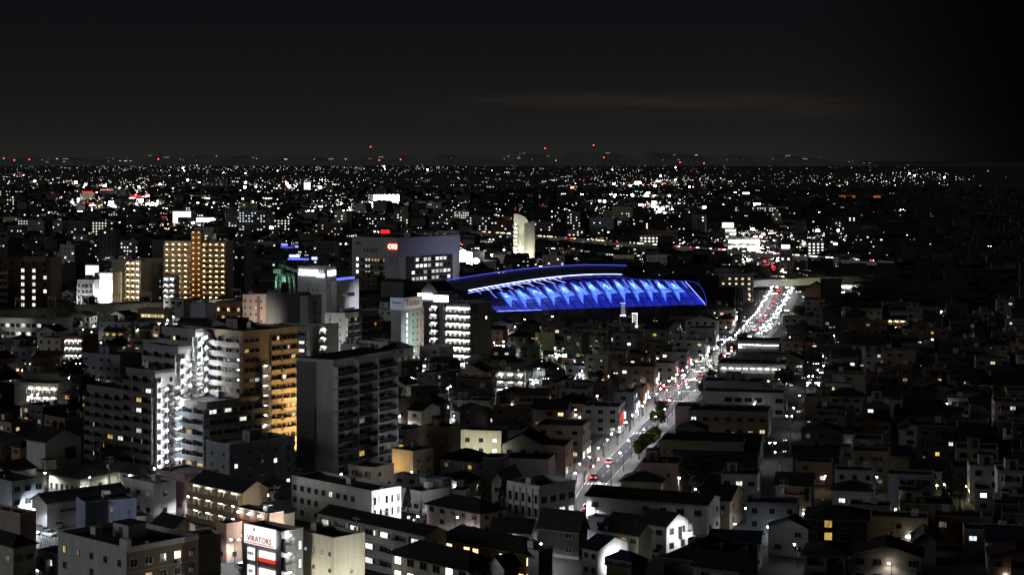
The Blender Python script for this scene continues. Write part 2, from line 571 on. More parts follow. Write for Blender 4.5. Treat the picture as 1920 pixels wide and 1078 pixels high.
def text_mesh(txt, size, m, ext=.04, key=None):
    def mk():
        cu = bpy.data.curves.new('lettering', 'FONT')
        cu.body = txt; cu.size = size; cu.extrude = ext; cu.align_x = 'CENTER'; cu.align_y = 'CENTER'; cu.resolution_u = 2
        o = bpy.data.objects.new('lettering', cu)
        C.objects.link(o)
        dg = bpy.context.evaluated_depsgraph_get()
        me = bpy.data.meshes.new_from_object(o.evaluated_get(dg))
        bpy.data.objects.remove(o); bpy.data.curves.remove(cu)
        me.materials.clear(); me.materials.append(m)
        me.name = 'lettering'
        # stand the letters upright: text x stays, text y becomes z, front faces -y
        for v in me.vertices:
            x, y, z = v.co
            v.co = (x, -z, y)
        me.update()
        return me
    return cached(('txt', txt, size, m.name), mk)
def bl(name, label, cat, px, wc='grey', nf=5, Fs=None, Rs=None, Ls=None, roof='black', lm=None, top=.8, z0=.3, hut=True, units=2, yb=None, Wd=None, bands=True, par=.6, group=None, base=None):
    """flat-roofed building surveyed from its nearest upright edge"""
    b = solve(*px, Wd=Wd, yb=yb)
    b.nf = nf; b.z0 = z0; b.fh = (b.h - top - z0) / nf
    begin(name, label, cat, b, lm, group)
    wm = wall(wc) if isinstance(wc, str) else wc
    core(b, wm, bands, base)
    flat_roof(b, roofm(roof), wm, par, hut, units)
    facade(b, 'F', Fs); facade(b, 'R', Rs)
    if b.leftvis and Ls:
        facade(b, 'L', Ls)
    return b
def hs(label, px, wc='cream', nf=2, kind='gable', rise=1.8, along='x', roof='black', lm=None, Fs=None, Rs=None, name='house', cat='house', yb=None, Wd=None, group=None, hero=True, lit=.06, balcony=None, mix=LITMIX, ov=.5, auto=True):
    b = solve(*px, Wd=Wd, yb=yb)
    b.nf = nf; b.z0 = .35; b.fh = (b.h - .5) / nf
    begin(name, label, cat, b, lm, group, hero)
    wm = wall(wc) if isinstance(wc, str) else wc
    core(b, wm, True, concrete)
    if kind == 'flat':
        flat_roof(b, roofm(roof), wm, .35, R.random() < .4, R.randint(0, 2))
    else:
        ridge_roof(b, roofm(roof), wm, kind, rise, along, ov)
    if auto and Fs is None:
        Fs = dict(n=max(1, int(b.L / 3.4)), w=1.6, hh=1.15, lit=lit, skip=.12, mix=mix, ac=.12)
    if auto and Rs is None:
        Rs = dict(n=max(1, int(b.W / 4.2)), w=1.2, hh=1.05, lit=lit, skip=.3, mix=mix, ac=.1)
    facade(b, 'F', Fs)
    if b.rightvis:
        facade(b, 'R', Rs)
    elif b.leftvis and Rs:
        facade(b, 'L', Rs)
    if balcony:
        face, s0, w = balcony
        put(b, 'balcony', balc_mesh(w, 1.2, 1.0, wm, wm, 1, 'solid'), face, s0, b.z0 + b.fh * (nf - 1))
    return b
def bx_mesh(nm, w, d, h, m):
    q = MB(); q.box(-w / 2, w / 2, -d, 0, 0, h, m); return q.mesh(nm)
# ================================================================== ground, streets
asphalt = mat('asphalt', (.050, .050, .053), noise=.4, scale=.15)
groundm = mat('town_ground', (.050, .048, .045), noise=.5, scale=.05)
pavem = mat('pavement_slabs', (.16, .155, .15), noise=.35, scale=.6)
paintm = mat('road_paint', (.62, .62, .60), noise=.35, scale=2)
kerbm = mat('kerb_stone', (.26, .26, .25), noise=.3, scale=1)
q = MB()
q.face([(-60000, -3000, -.02), (60000, -3000, -.02), (60000, 90000, -.02), (-60000, 90000, -.02)], groundm)
structure('ground', q)
def offset_line(pts, off):
    out = []
    for i, p in enumerate(pts):
        a = pts[max(0, i - 1)]; c = pts[min(len(pts) - 1, i + 1)]
        d = Vector((c[0] - a[0], c[1] - a[1])).normalized()
        o = off[i] if isinstance(off, (list, tuple)) else off
        out.append((p[0] + d.y * o, p[1] - d.x * o))
    return out
def resample(pts, step):
    out = [Vector(pts[0][:2])]
    for a, c in zip(pts, pts[1:]):
        a, c = Vector(a[:2]), Vector(c[:2])
        n = max(1, int((c - a).length / step))
        for i in range(1, n + 1):
            out.append(a.lerp(c, i / n))
    return out
def strip(name, left, right, z, m, thick=0.0):
    b = MB()
    for i in range(len(left) - 1):
        b.face([(*left[i], z), (*right[i], z), (*right[i + 1], z), (*left[i + 1], z)], m)
        if thick:
            b.face([(*left[i], z - thick), (*left[i], z), (*left[i + 1], z), (*left[i + 1], z - thick)], kerbm)
            b.face([(*right[i], z), (*right[i], z - thick), (*right[i + 1], z - thick), (*right[i + 1], z)], kerbm)
    return structure(name, b)
kerb_px = [(1046, 985), (1090, 909), (1137, 860), (1185, 812), (1262, 735), (1325, 690), (1385, 645), (1425, 597), (1446, 560), (1453, 535), (1447, 515), (1428, 488), (1408, 465), (1398, 448), (1392, 432)]
RL = [G(x, y).to_2d() for x, y in kerb_px]
RWID = [6.6, 6.6, 6.7, 6.8, 7.0, 7.5, 8.5, 10, 12, 13, 14, 16, 18, 20, 20]
RR = offset_line(RL, RWID)
RC_ = [(Vector(a) + Vector(c)) / 2 for a, c in zip(RL, RR)]
strip('main_road', RL, RR, 0.004, asphalt)
strip('pavement', offset_line(RL, [-7.5] * 6 + [-5] * 9), RL, 0.12, pavem, .12)
strip('pavement', RR, offset_line(RR, 3.6), 0.12, pavem, .12)
side_px = [(1412, 985), (1425, 950), (1440, 920), (1470, 840), (1487, 775), (1508, 735), (1530, 700), (1550, 655), (1568, 630)]
SC = [G(x, y).to_2d() for x, y in side_px]
strip('side_street', offset_line(SC, -2.0), offset_line(SC, 2.0), 0.004, asphalt)
cross_px = [(820, 985), (905, 972), (1060, 950), (1105, 943)]
XC = [G(x, y).to_2d() for x, y in cross_px]
strip('side_street', offset_line(XC, -4), offset_line(XC, 4), 0.006, asphalt)
low_px = [(395, 1075), (440, 1035), (470, 1012), (540, 968)]
LC = [G(x, y).to_2d() for x, y in low_px]
strip('side_street', offset_line(LC, -4.5), offset_line(LC, 4.5), 0.005, asphalt)
left_px = [(50, 1078), (75, 1030), (110, 985), (150, 945), (205, 915), (280, 900)]
QC = [G(x, y).to_2d() for x, y in left_px]
strip('side_street', offset_line(QC, -3), offset_line(QC, 3), 0.005, asphalt)
# painted lines, dashes and zebra crossings
def line_marks(pts, w, z, dash=None, gap=None):
    b = MB()
    pts = resample(pts, dash or 6)
    o = offset_line(pts, w)
    for i in range(len(pts) - 1):
        if dash and i % 2:
            continue
        b.face([(*pts[i], z), (*o[i], z), (*o[i + 1], z), (*pts[i + 1], z)], paintm)
    return b
structure('road_edge_line', line_marks(offset_line(RL, .35), .18, .009))
structure('road_edge_line', line_marks(offset_line(RR, -.5), .18, .009))
structure('road_centre_line', line_marks(RC_, .16, .009, 4))
def along(pts, y):
    for a, c in zip(pts, pts[1:]):
        if a[1] <= y <= c[1]:
            return Vector(a).lerp(Vector(c), (y - a[1]) / (c[1] - a[1]))
    return Vector(pts[-1])
for py in (908, 813, 753, 734, 662, 655):
    y = F * H / (py - YH)
    l, r_, l2 = along(RL, y), along(RR, y), along(RL, y + 3)
    d = (l2 - l).normalized(); n = (r_ - l); wd = n.length; n.normalize()
    b = MB(); k = int(wd / .9)
    for i in range(k):
        p = l + n * (wd * (i + .25) / k); e = p + n * .45
        b.face([(*p, .010), (*e, .010), (*(e + d * 3), .010), (*(p + d * 3), .010)], paintm)
    structure('zebra_crossing', b)
# car park at the lower left
pk = [G(*p).to_2d() for p in ((40, 985), (105, 1010), (165, 985), (95, 950))]
b = MB(); b.face([(*p, .003) for p in pk], asphalt); structure('parking_lot', b)
darkconc = mat('stained_concrete', (.15, .148, .135), noise=.4, scale=.4, streak=True)
# ================================================================== railway viaduct, left
def viaduct(name, label, cat, pts, wd, z, th, par, pier, m, pm, lm, step=14, wall_h=1.6):
    root = empty(name, (*pts[0], 0))
    tag(root, label, cat)
    o = Vector((*pts[0], 0))
    def loc(p):
        return (p[0] - o.x, p[1] - o.y)
    P = resample(pts, 12)
    Lf, Rt = offset_line(P, -wd / 2), offset_line(P, wd / 2)
    b = MB(); pr = MB()
    for i in range(len(P) - 1):
        l0, l1, r0, r1 = loc(Lf[i]), loc(Lf[i + 1]), loc(Rt[i]), loc(Rt[i + 1])
        b.face([(*l0, z), (*r0, z), (*r1, z), (*l1, z)], m)
        b.face([(*r0, z - th), (*l0, z - th), (*l1, z - th), (*r1, z - th)], m)
        b.face([(*r0, z - th), (*r1, z - th), (*r1, z), (*r0, z)], m)
        b.face([(*l1, z - th), (*l0, z - th), (*l0, z), (*l1, z)], m)
        for a0, a1, s in ((r0, r1, 1), (l0, l1, -1)):
            d = Vector((a1[0] - a0[0], a1[1] - a0[1])).normalized(); n = Vector((d.y, -d.x)) * (.16 * s)
            c0 = (a0[0] + n.x, a0[1] + n.y); c1 = (a1[0] + n.x, a1[1] + n.y)
            zz = z + wall_h
            pr.face([(*c0, z - .3), (*c1, z - .3), (*c1, zz), (*c0, zz)], pm); pr.face([(*a1, z), (*a0, z), (*a0, zz), (*a1, zz)], pm); pr.face([(*a0, zz), (*c0, zz), (*c1, zz), (*a1, zz)], pm)
    b.build('deck', root); pr.build('parapet', root)
    T = resample(pts, step)
    for i in range(len(T)):
        a, c = T[max(0, i - 1)], T[min(len(T) - 1, i + 1)]
        d = (Vector(c) - Vector(a)); an = math.atan2(d.y, d.x)
        b = cached(('pier', name), lambda: pier_mesh(wd, z - th, concrete))
        link('pier', b, root, (*loc(T[i]), 0), an)
    return root
def pier_mesh(wd, h, m):
    b = MB()
    for s in (-1, 1):
        y = s * (wd / 2 - 1.2)
        b.box(-.8, .8, y - .7, y + .7, 0, h - 1.0, m, skip='b')
    b.box(-.9, .9, -wd / 2 + .2, wd / 2 - .2, h - .999, h - .004, m)
    return b.mesh('pier')
va, vb_ = G(-60, 588, 8.2), G(470, 562, 8.2)
vd = (vb_ - va).to_2d().normalized()
rail = viaduct('rail_viaduct', 'long concrete railway viaduct on piers crossing the left side below the lit apartment towers', 'viaduct',
               [va.to_2d(), vb_.to_2d(), vb_.to_2d() + vd * 330], 11, 8.2, 1.8, 1.4, 14, darkconc, darkconc, 'railway viaduct')
for i in range(9):
    p = va.lerp(vb_, (i + .5) / 9) - va
    b = MB()
    for s in (-1, 1):
        b.box(s * 5 - .12, s * 5 + .12, -.12, .12, 8.2, 15.4, greymetal)
    b.box(-5.2, 5.2, -.08, .08, 14.2, 14.45, greymetal); b.box(-5.2, 5.2, -.06, .06, 13.2, 13.3, greymetal)
    b.build('catenary_mast', rail, (p.x, p.y, 0), math.atan2(vd.y, vd.x) + PI / 2)
b = MB()
for s in (-3, -1.6, 1.6, 3):
    a = Vector((vd.y, -vd.x)) * s; e = (vb_ - va).to_2d() + a
    b.tube((a.x, a.y, 8.3), (e.x, e.y, 8.3), .09, greymetal, 4, caps=False)
b.build('rails', rail)
# ================================================================== elevated road, right
ea = G(1318, 533, 8); eb = G(1475, 529, 8); ec = G(1735, 517, 8)
ed = (ec - eb).to_2d().normalized()
viaduct('elevated_road', 'grey elevated road with solid parapet bridging the avenue in the right distance', 'viaduct',
        [ea.to_2d(), eb.to_2d(), ec.to_2d(), ec.to_2d() + ed * 140], 12, 8, 2.0, 1.4, 24, paleconc, paleconc, 'elevated road', 26, 2.4)
ha, hb, hc = G(905, 437, 9), G(1235, 462, 9), G(1660, 494, 9)
viaduct('elevated_highway', 'far elevated highway with streaming lights crossing behind the blue arena', 'viaduct',
        [G(830, 434, 9).to_2d(), ha.to_2d(), hb.to_2d(), hc.to_2d()], 16, 9, 1.5, 1.2, 30, concrete, concrete, 'highway', 45, 1.2)
# ================================================================== the blue arena front
bluep = mat('self_lit_blue_panel', (.35, .38, .55), rough=.35, noise=0, emit=.42, ecol=(.014, .022, .95))  # panels glow themselves, standing in for the blue flood wash
t_ = bluep.node_tree; oi = nd('ShaderNodeObjectInfo', t_)
wire(mrange(t_, oi.outputs['Random'], 0, 1, .20, .40, False), t_.nodes['Principled BSDF'].inputs['Emission Strength'], t_)
bluep.node_tree.nodes['Principled BSDF'].inputs['Base Color'].default_value = (.34, .40, .50, 1)
blueup = mat('dim_self_lit_blue_panel', (.34, .40, .50), rough=.35, noise=0, emit=.10, ecol=(.014, .02, .95))  # dimmer copy for the darker top row between the scallops
bluestrip = mat('blue_light_strip', (.2, .2, .6), noise=0, emit=5.5, ecol=(.16, .20, 1))
bluewhite = mat('blue_white_light_strip', (.4, .4, .8), noise=0, emit=5.0, ecol=(.42, .50, 1))
bluedim = mat('dim_blue_light_strip', (.2, .2, .6), noise=0, emit=.8, ecol=(.07, .08, 1))
bluesteel = mat('blue_grey_steel', (.10, .11, .20), rough=.5, noise=.2, metal=.2)
arenaroof = mat('arena_roof_metal', (.11, .12, .16), rough=.45, noise=.25, metal=.2, scale=.1)
AL, AR = G(896, 612), G(1322, 596)
ax = (AR - AL); alen = ax.length; aa = math.atan2(ax.y, ax.x)
arena = empty('arena', (AL.x, AL.y, 0), aa)
tag(arena, 'long low sports arena with curved roof and front glowing in blue light', 'arena')
# local: x along the front, y into the building
def lx(px):     # photo column of a spot on the front line -> metres along it
    k = (px - CX) / F
    return (k * AL.y - AL.x) / (math.cos(aa) - k * math.sin(aa))
DEP = 82.0
b = MB(); b.box(0, alen, 0, DEP, 0, 7.0, concrete, skip='b'); b.build('base_wall', arena)
b = MB()
n = 26
for i in range(n + 1):
    x = alen * i / n
    b.box(max(0, x - .35), min(alen, x + .35), -.7, -.003, 0, 6.6, concrete, skip='bk')
b.build('pilasters', arena)['kind'] = 'stuff'
b = MB(); b.box(-.6, alen + .6, -1.0, .6, 7.01, 7.35, bluesteel); b.build('sill_beam', arena)
def ztop(t):
    return 13.0 + 8.0 * math.sin(min(1, max(0, (t + .06) / .80)) * PI / 2) - 2.0 * (max(0, t - .70) / .30) ** 1.5
SET = 10.5     # the front leans back this far
NB = 26
def fx(t):
    return alen * t
def fpt(t, v, out=0.0):
    return Vector((fx(t) - 6.5 * v, .2 + SET * v - out, 7.36 + (ztop(t) - 7.36) * v + out * .6))
for i in range(2, NB):
    t0, t1 = (i + .04) / NB, (i + .96) / NB
    for r, (v0, v1) in enumerate(((.0, .30), (.315, .60), (.615, 1.0))):
        c = fpt(t0, v0)
        pts = [fpt(t0, v0), fpt(t1, v0), fpt(t1, v1), fpt(t0, v1)]
        g = MB(); g.face([p - c for p in pts], bluep)
        g.face([p - c + Vector((0, .25, -.15)) for p in pts[::-1]], bluesteel)
        if r == 2:
            g.mats = [blueup, bluesteel]
        if i < 4 and r > 0:
            g.mats = [bluesteel, bluesteel]
        g.build('facade_panel', arena, c)
for i in range(2, NB + 1):
    t = i / NB
    a0, a1 = fpt(t, 0, .15), fpt(t, 1.0, .15)
    g = MB(); g.tube((0, 0, 0), a1 - a0, .16, bluesteel, 4); g.build('mullion', arena, a0)
g = MB()
for v in (.307, .607):
    for i in range(NB):
        g.tube(fpt(i / NB, v, .1), fpt((i + 1) / NB, v, .1), .13, bluesteel, 4, caps=False)
g.build('transoms', arena)
g = MB()
for i in range(NB):
    if i > 1:
        a0, a1 = fpt((i + .06) / NB, -.03, .5), fpt((i + .94) / NB, -.03, .5)
        g.tube(a0, a1, .16 if i < 7 else .09, bluestrip if i < 7 else bluedim, 5)
g.build('base_light_strip', arena)
g = MB()
for i in range(3, NB):
    t = (i + .55) / NB
    g.tube(fpt(t, .70, .35), fpt(t, 1.0, .35), .05, bluestrip, 4)
g.build('fin_lights', arena)
g = MB()
for i in range(7, NB):
    g.tube(fpt(i / NB, 1.01, .1), fpt((i + 1) / NB, 1.01, .1), .10, bluedim, 4, caps=False)
g.tube(fpt(1, 0, .3), fpt(1, 1, .3), .14, bluestrip, 5); 
q0, q1, q2 = fpt(.985, 1.0, .1), Vector((alen + 5.6, 11.5, 20.6)), Vector((alen + 1.2, .4, 7.5))
rim = [q0 * (1 - s) ** 2 + q1 * (2 * s * (1 - s)) + q2 * s * s for s in [k / 10 for k in range(11)]]
for u, v in zip(rim, rim[1:]):
    g.tube(u, v, .1, bluedim, 4, caps=False)
g.build('edge_light_strip', arena)
g = MB()
for u, v in zip(rim, rim[1:]):
    g.face([fpt(1, 0), v, u], bluesteel)
g.build('end_panel', arena)
# small projectors washing the panels from the top edge
for i in range(13):
    t = .175 + .062 * i
    p = fpt(t, .98, 1.3)
    f = MB(); f.box(-.3, .3, -.3, .3, -.2, .2, darkmetal); f.tube((0, .3, 0), (0, 1.2, -.9), .07, darkmetal, 5)
    o = f.build('projector', arena, p)
    for k, (en, sz, bl_, dt, vv) in enumerate(((9000, 46, .5, .030, .50),)):
        ld = cached(('projspot', k), lambda: bpy.data.lights.new('projector_beam', 'SPOT'))
        ld.energy = en; ld.color = (.24, .50, 1); ld.spot_size = math.radians(sz); ld.spot_blend = bl_; ld.shadow_soft_size = .1
        sp = bpy.data.objects.new('projector_beam', ld)
        C.objects.link(sp)
        sp.parent = o; sp.location = (0, 0, -.3)
        aim = (fpt(t + dt, vv) - p).normalized()
        sp.rotation_euler = (-aim).to_track_quat('Z', 'Y').to_euler()
# glowing sheets shaped like light scallops, standing in for each projector's beam
wedge = mat('painted_scallop_glow', (.40, .46, .55), rough=.4, noise=0, emit=1, ecol=(.085, .20, 1))
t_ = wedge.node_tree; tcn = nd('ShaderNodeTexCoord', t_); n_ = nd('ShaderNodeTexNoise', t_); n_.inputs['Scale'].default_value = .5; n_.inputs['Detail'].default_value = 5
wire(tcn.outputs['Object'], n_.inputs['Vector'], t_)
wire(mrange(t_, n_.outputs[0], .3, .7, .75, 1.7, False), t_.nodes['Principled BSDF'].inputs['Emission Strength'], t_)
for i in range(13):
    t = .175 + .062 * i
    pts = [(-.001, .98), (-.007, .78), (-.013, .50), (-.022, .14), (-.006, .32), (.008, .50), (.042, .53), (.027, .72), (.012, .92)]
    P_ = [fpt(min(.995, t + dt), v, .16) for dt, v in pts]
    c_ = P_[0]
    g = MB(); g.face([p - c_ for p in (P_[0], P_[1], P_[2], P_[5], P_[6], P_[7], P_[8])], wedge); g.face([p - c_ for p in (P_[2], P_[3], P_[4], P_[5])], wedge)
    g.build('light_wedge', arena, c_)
# the bow-shaped eave in front of the roof, then the roof shell and the arch behind it
def eave(t):     # t 0..1 from the left tip to where the light ends
    x = -6 + 92 * t
    return Vector((x, -2 + 11 * t, 18.6 + 6.2 * math.sin(t * PI * .62) - .4 * t))
def back(t):
    x = 7 + 117 * t
    return Vector((x, 74 + 6 * t, 17.8 + 7.2 * math.sin(t * PI * .66) - .6 * t))
g = MB(); m = 30
for i in range(m):
    a0, a1, c0, c1 = eave(i / m), eave((i + 1) / m), back(i / m), back((i + 1) / m)
    mid0 = (a0 + c0) / 2 + Vector((0, 0, -1.4)); mid1 = (a1 + c1) / 2 + Vector((0, 0, -1.4))
    g.face([a0, a1, mid1, mid0], arenaroof); g.face([mid0, mid1, c1, c0], arenaroof)
    g.face([a1 - Vector((0, 0, .5)), a0 - Vector((0, 0, .5)), mid0 - Vector((0, 0, .5)), mid1 - Vector((0, 0, .5))], bluesteel)
e1, b1 = eave(1), back(1)
f0, f1 = fpt(.76, 1.0), fpt(1, 1.0)
g.face([e1, f0 + Vector((6, 2, 0)), f1, Vector((alen + 4, DEP, 18)), b1], arenaroof)
g.face([f1, fpt(1, 0), Vector((alen, DEP, 7)), Vector((alen + 4, DEP, 18))], bluesteel)
g.build('roof', arena)
g = MB()
for i in range(NB - 6):
    g.face([fpt(i / NB, 1), fpt((i + 1) / NB, 1), eave(min(1, (i + 1) / (NB - 6))) + Vector((0, 14, -2.2)), eave(min(1, i / (NB - 6))) + Vector((0, 14, -2.2))], arenaroof)
g.build('upper_wall', arena)
for i in range(16):
    t = .05 + .9 * i / 15
    a0 = eave(t) - Vector((0, 0, .5)); a1 = fpt(min(1, t * .78 + .06), 1.0)
    g = MB(); g.tube((0, 0, 0), a1 - a0, .28, bluesteel, 4); g.tube((0, -.3, -.1), (a1 - a0) * .8 + Vector((0, -.3, -.1)), .05, bluewhite if i < 9 else bluedim, 4)
    g.build('roof_rib', arena, a0)
g = MB()
for i in range(m):
    t0, t1 = i / m, (i + 1) / m
    g.tube(eave(t0) + Vector((0, -.4, .1)), eave(t1) + Vector((0, -.4, .1)), .22 if i < 24 else .14, bluewhite, 5, caps=False)
    g.tube(eave(t0) + Vector((0, .6, -1.3)), eave(t1) + Vector((0, .6, -1.3)), .1, bluestrip if i < 12 else bluedim, 4, caps=False)
    if i < 18:
        g.tube(eave(t0) + Vector((0, -.4, .1)), eave(t1) + Vector((0, .6, -1.3)), .09, bluewhite, 4, caps=False)
g.build('eave_light_truss', arena)
g = MB()
for i in range(m):
    g.tube(back(i / m) + Vector((0, 0, .6)), back((i + 1) / m) + Vector((0, 0, .6)), .16, mat('rear_arch_strip', (.2, .2, .5), noise=0, emit=1.6, ecol=(.10, .11, 1)), 4, caps=False)
g.build('rear_light_arch', arena)
b = Bd(); b.X, b.D, b.a, b.L, b.W, b.h = AL.x, AL.y, -aa, -alen, DEP, 20
ARENA = b
# spiral-lit twin poles in front of the arena
for px, py, s in ((1168, 592, .9), (1190, 613, 1.35)):
    p = G(px, py, 7)
    r_ = empty('light_column', (p.x, p.y, 0))
    tag(r_, 'bright white lit lattice column on a rooftop before the arena' if s > 1 else 'dimmer lattice column with bright foot just in front of the arena wall', 'light column')
    g = MB(); g.box(-1.2, 1.2, -1.2, 1.2, 0, 7, concrete, skip='b'); g.build('plinth', r_)
    g = MB(); lm_ = mat('lattice_lamp_%d' % px, (.8, .8, .8), noise=0, emit=1.3 * s ** 2, ecol=(.93, .94, 1))
    hh = 6.2
    for i in range(5):
        g.tube((-1, -1.1, 7.4 + i * 1.1), (1, -1.1, 8.3 + i * 1.1), .11, lm_, 4)
    for x in (-1.1, 1.1):
        g.tube((x, -1.0, 7), (x, -1.0, 7 + hh), .1, greymetal if s < 1 else lm_, 4)
    g.box(-1.3, 1.3, -1.2, 0, 7.0, 7.35, mat('column_lamp', (.9, .9, .9), noise=0, emit=9, ecol=(.95, .96, 1)))
    g.box(-1.3, 1.3, -1.2, 0, 7 + hh, 7.3 + hh, lm_)
    g.build('lattice', r_)
# ================================================================== towers and larger buildings
TRIM = paleconc
darkpar = mat('smoked_balcony_glass', (.03, .033, .038), rough=.25, noise=.2)
slabwhite = mat('white_slab_edge', (.42, .42, .42), noise=.2)
def panel(b, name, face, s0, s1, z0, z1, m, out=.04, parent=None, th=None):
    q = MB(); t = th or out
    q.box(0, s1 - s0, -t, 0.0, 0, z1 - z0, m, skip='')
    return put(b, name, q.mesh(name), face, s0, z0, .003, parent) if face != 'R' else put(b, name, q.mesh(name), face, s0, z0, .003, parent)
def sign(b, face, s, z, w, h, m, txt=None, size=1.5, tm=None, legs=0, name='sign', out=.3, lines=None):
    q = MB(); q.box(-w / 2, w / 2, -.3, 0, 0, h, m)
    q.box(-w / 2 - .08, w / 2 + .08, -.28, -.02, h + .001, h + .09, greymetal); q.box(-w / 2 - .08, w / 2 + .08, -.28, -.02, -.09, -.001, greymetal)
    for i in range(legs):
        x = -w / 2 + w * (i + .5) / legs
        q.box(x - .1, x + .1, -.15, .05, -legs_h, -.091, greymetal)
    o = put(b, name, q.mesh(name), face, s, z, out)
    for t in (lines or ([(txt, size, tm, 0)] if txt else [])):
        link('lettering', text_mesh(t[0], t[1], t[2]), o, (t[4] if len(t) > 4 else 0, -.34, h / 2 + t[3]))
    return o
legs_h = 1.2
FLOODS = []
def flood(p, e, aim, col=(1, 1, 1), size=90, label=None, h=3.0, soft=.3, blend=.6, strength=120):
    """a floodlight on a short post, its lamp aimed at a wall"""
    r_ = empty('floodlight', (p[0], p[1], 0))
    tag(r_, label, 'floodlight')
    FLOODS.append((Vector((p[0], p[1])), Vector((aim[0], aim[1]))))
    g = MB(); g.tube((0, 0, 0), (0, 0, h - .15), .08, greymetal, 6); g.build('post', r_)
    g = MB(); g.box(-.3, .3, -.2, .2, h - .15, h + .25, darkmetal); g.build('lamp_head', r_)
    l = bpy.data.objects.new('flood_beam', bpy.data.lights.new('flood_beam', 'SPOT'))
    C.objects.link(l); l.parent = r_; l.location = (0, 0, h + .45)
    l.data.energy = e; l.data.color = col; l.data.spot_size = math.radians(size); l.data.spot_blend = blend; l.data.shadow_soft_size = soft
    d = Vector(aim) - Vector((p[0], p[1], h + .45))
    l.rotation_euler = (-d).to_track_quat('Z', 'Y').to_euler()
    return r_
# ---- dark slab tower in the centre foreground
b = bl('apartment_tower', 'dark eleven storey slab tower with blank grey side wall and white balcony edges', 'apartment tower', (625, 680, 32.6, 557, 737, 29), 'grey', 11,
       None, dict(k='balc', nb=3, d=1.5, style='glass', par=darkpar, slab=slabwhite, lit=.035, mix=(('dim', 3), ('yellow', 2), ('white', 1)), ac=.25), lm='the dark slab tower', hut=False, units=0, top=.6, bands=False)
SLAB = b
panel(b, 'side_shade_strip', 'F', 0, b.L * .50, 0, b.h - .05, wall('dark'), .25)  # darker paint stands in for the shade of a recessed facet
q = MB()
for i in (.333, .667, 1.0):
    y = b.W * i
    q.box(-.001, 1.62, y - .22, y + .22, 0, b.h, slabwhite, skip='b')
q.build('balcony_fins', b.root)
q = MB(); q.box(-b.L * .9, -.5, 1.5, b.W + .8, b.h + .02, b.h + .9, roofm('black')); q.build('roof_canopy', b.root)
e = corner(SLAB, 17, SLAB.W * .62); flood((e.x, e.y), 3400, corner(SLAB, 0, SLAB.W * .55, 10), (.90, .93, 1), 140, 'bright white lamp mast at the right foot of the dark slab tower', 7.0)
# ---- stepped apartment complex with its lit stair
stepped = []
def S_(px, **k):
    b = solve(*px, Wd=k.get('Wd'))
    b.nf = k['nf']; b.z0 = .3; b.fh = (b.h - .6) / b.nf
    return b
bA = bl('apartment_block', 'tall brown apartment block with orange lit end wall behind the dark slab tower', 'apartment tower', (455, 626, 38.4, 372, 559, 42), 'tan', 14,
        dict(k='balc', nb=2, d=1.2, style='solid', par=wall('grey'), lit=.05, mix=(('dim', 3), ('white', 1)), ac=.1),
        dict(n=3, w=1.5, hh=1.0, span=(.02, .30), lit=.07, mix=(('dim', 2), ('yellow', 1), ('white', 1), ('cool', 1))), lm='the orange lit apartment block', hut=True, units=1)
for r in range(14):
    z = bA.z0 + r * bA.fh
    if r < 11:
        put(bA, 'corridor_recess', balc_mesh(bA.W * .15, 1.0, 1.1, paleconc, paleconc, 1, 'solid'), 'R', bA.W * .31, z)
        put(bA, 'corridor_lamp', cached(('tb', 'small'), lambda: tube_mesh(mat('stairwell_lamp', (.9, .9, .9), noise=0, emit=22, ecol=(1, 1, .98)), 1.0)), 'R', bA.W * .385, z + bA.fh - .35, .5)
    put(bA, 'balcony', balc_mesh(bA.W * .5, .5, .9, wall('beige'), wall('beige'), 1, 'solid'), 'R', bA.W * .49, z)
    for s, w in ((.55, 1.3), (.63, .9), (.74, 1.3), (.82, .6), (.91, 1.4)):
        kd = 'dark' if R.random() > (.10 if r < 11 else .3) else litkind((('white', 2), ('warm', 2)))
        put(bA, 'window', win_mesh(w, 1.1, kd), 'R', bA.W * s, z + .95)
    put(bA, 'downpipe_box', cached('dpb', lambda: bx_mesh('downpipe_box', .7, .5, 1.3, wall('brown'))), 'R', bA.W * .685, z + .2)
e = corner(bA, 9, bA.W * 1.0)
flood((e.x, e.y), 26000, corner(bA, 0, bA.W * .84, 13), (1, .62, .25), 78, 'warm floodlight hidden at the foot of the orange lit apartment wall', 3.0)
e = corner(bA, 8, bA.W * .92)
flood((e.x, e.y), 11000, corner(bA, 0, bA.W * .84, 24), (1, .62, .25), 70, 'second warm floodlight beside the orange lit apartment wall', 13.0)
bB = bl('apartment_block', 'lower dark apartment block in front of the white lit stair, with terraces', 'apartment tower', (388, 758, 20.8, 327, 500, 42), 'grey', 7,
        dict(k='balc', nb=3, d=1.2, style='solid', par=wall('bluegrey'), on={(1, 4), (2, 1), (1, 1)}, mix=(('warm', 1),), ac=0),
        dict(k='balc', nb=4, d=1.0, style='solid', par=wall('tan'), on={(0, 6), (1, 6), (2, 5)}, mix=(('white', 1),), ac=.1), lm='the lower dark apartment block', hut=False, units=2)
bC = bl('apartment_block', 'dark stepped apartment wing left of the white lit stair, three white windows lit', 'apartment tower', (290, 700, 28.4, 236, 327, 42), 'taupe', 10,
        dict(k='balc', nb=3, d=1.1, style='solid', par=wall('umber'), slab=wall('taupe'), on={(1, 7), (1, 6), (1, 4), (2, 8)}, mix=(('white', 3), ('yellow', 1)), ac=.1), None, lm='the stepped apartment wing', hut=False, units=1, roof='slate')
pc = corner(bC, -bC.L - .02, .35); pcx = pix(pc)[0]
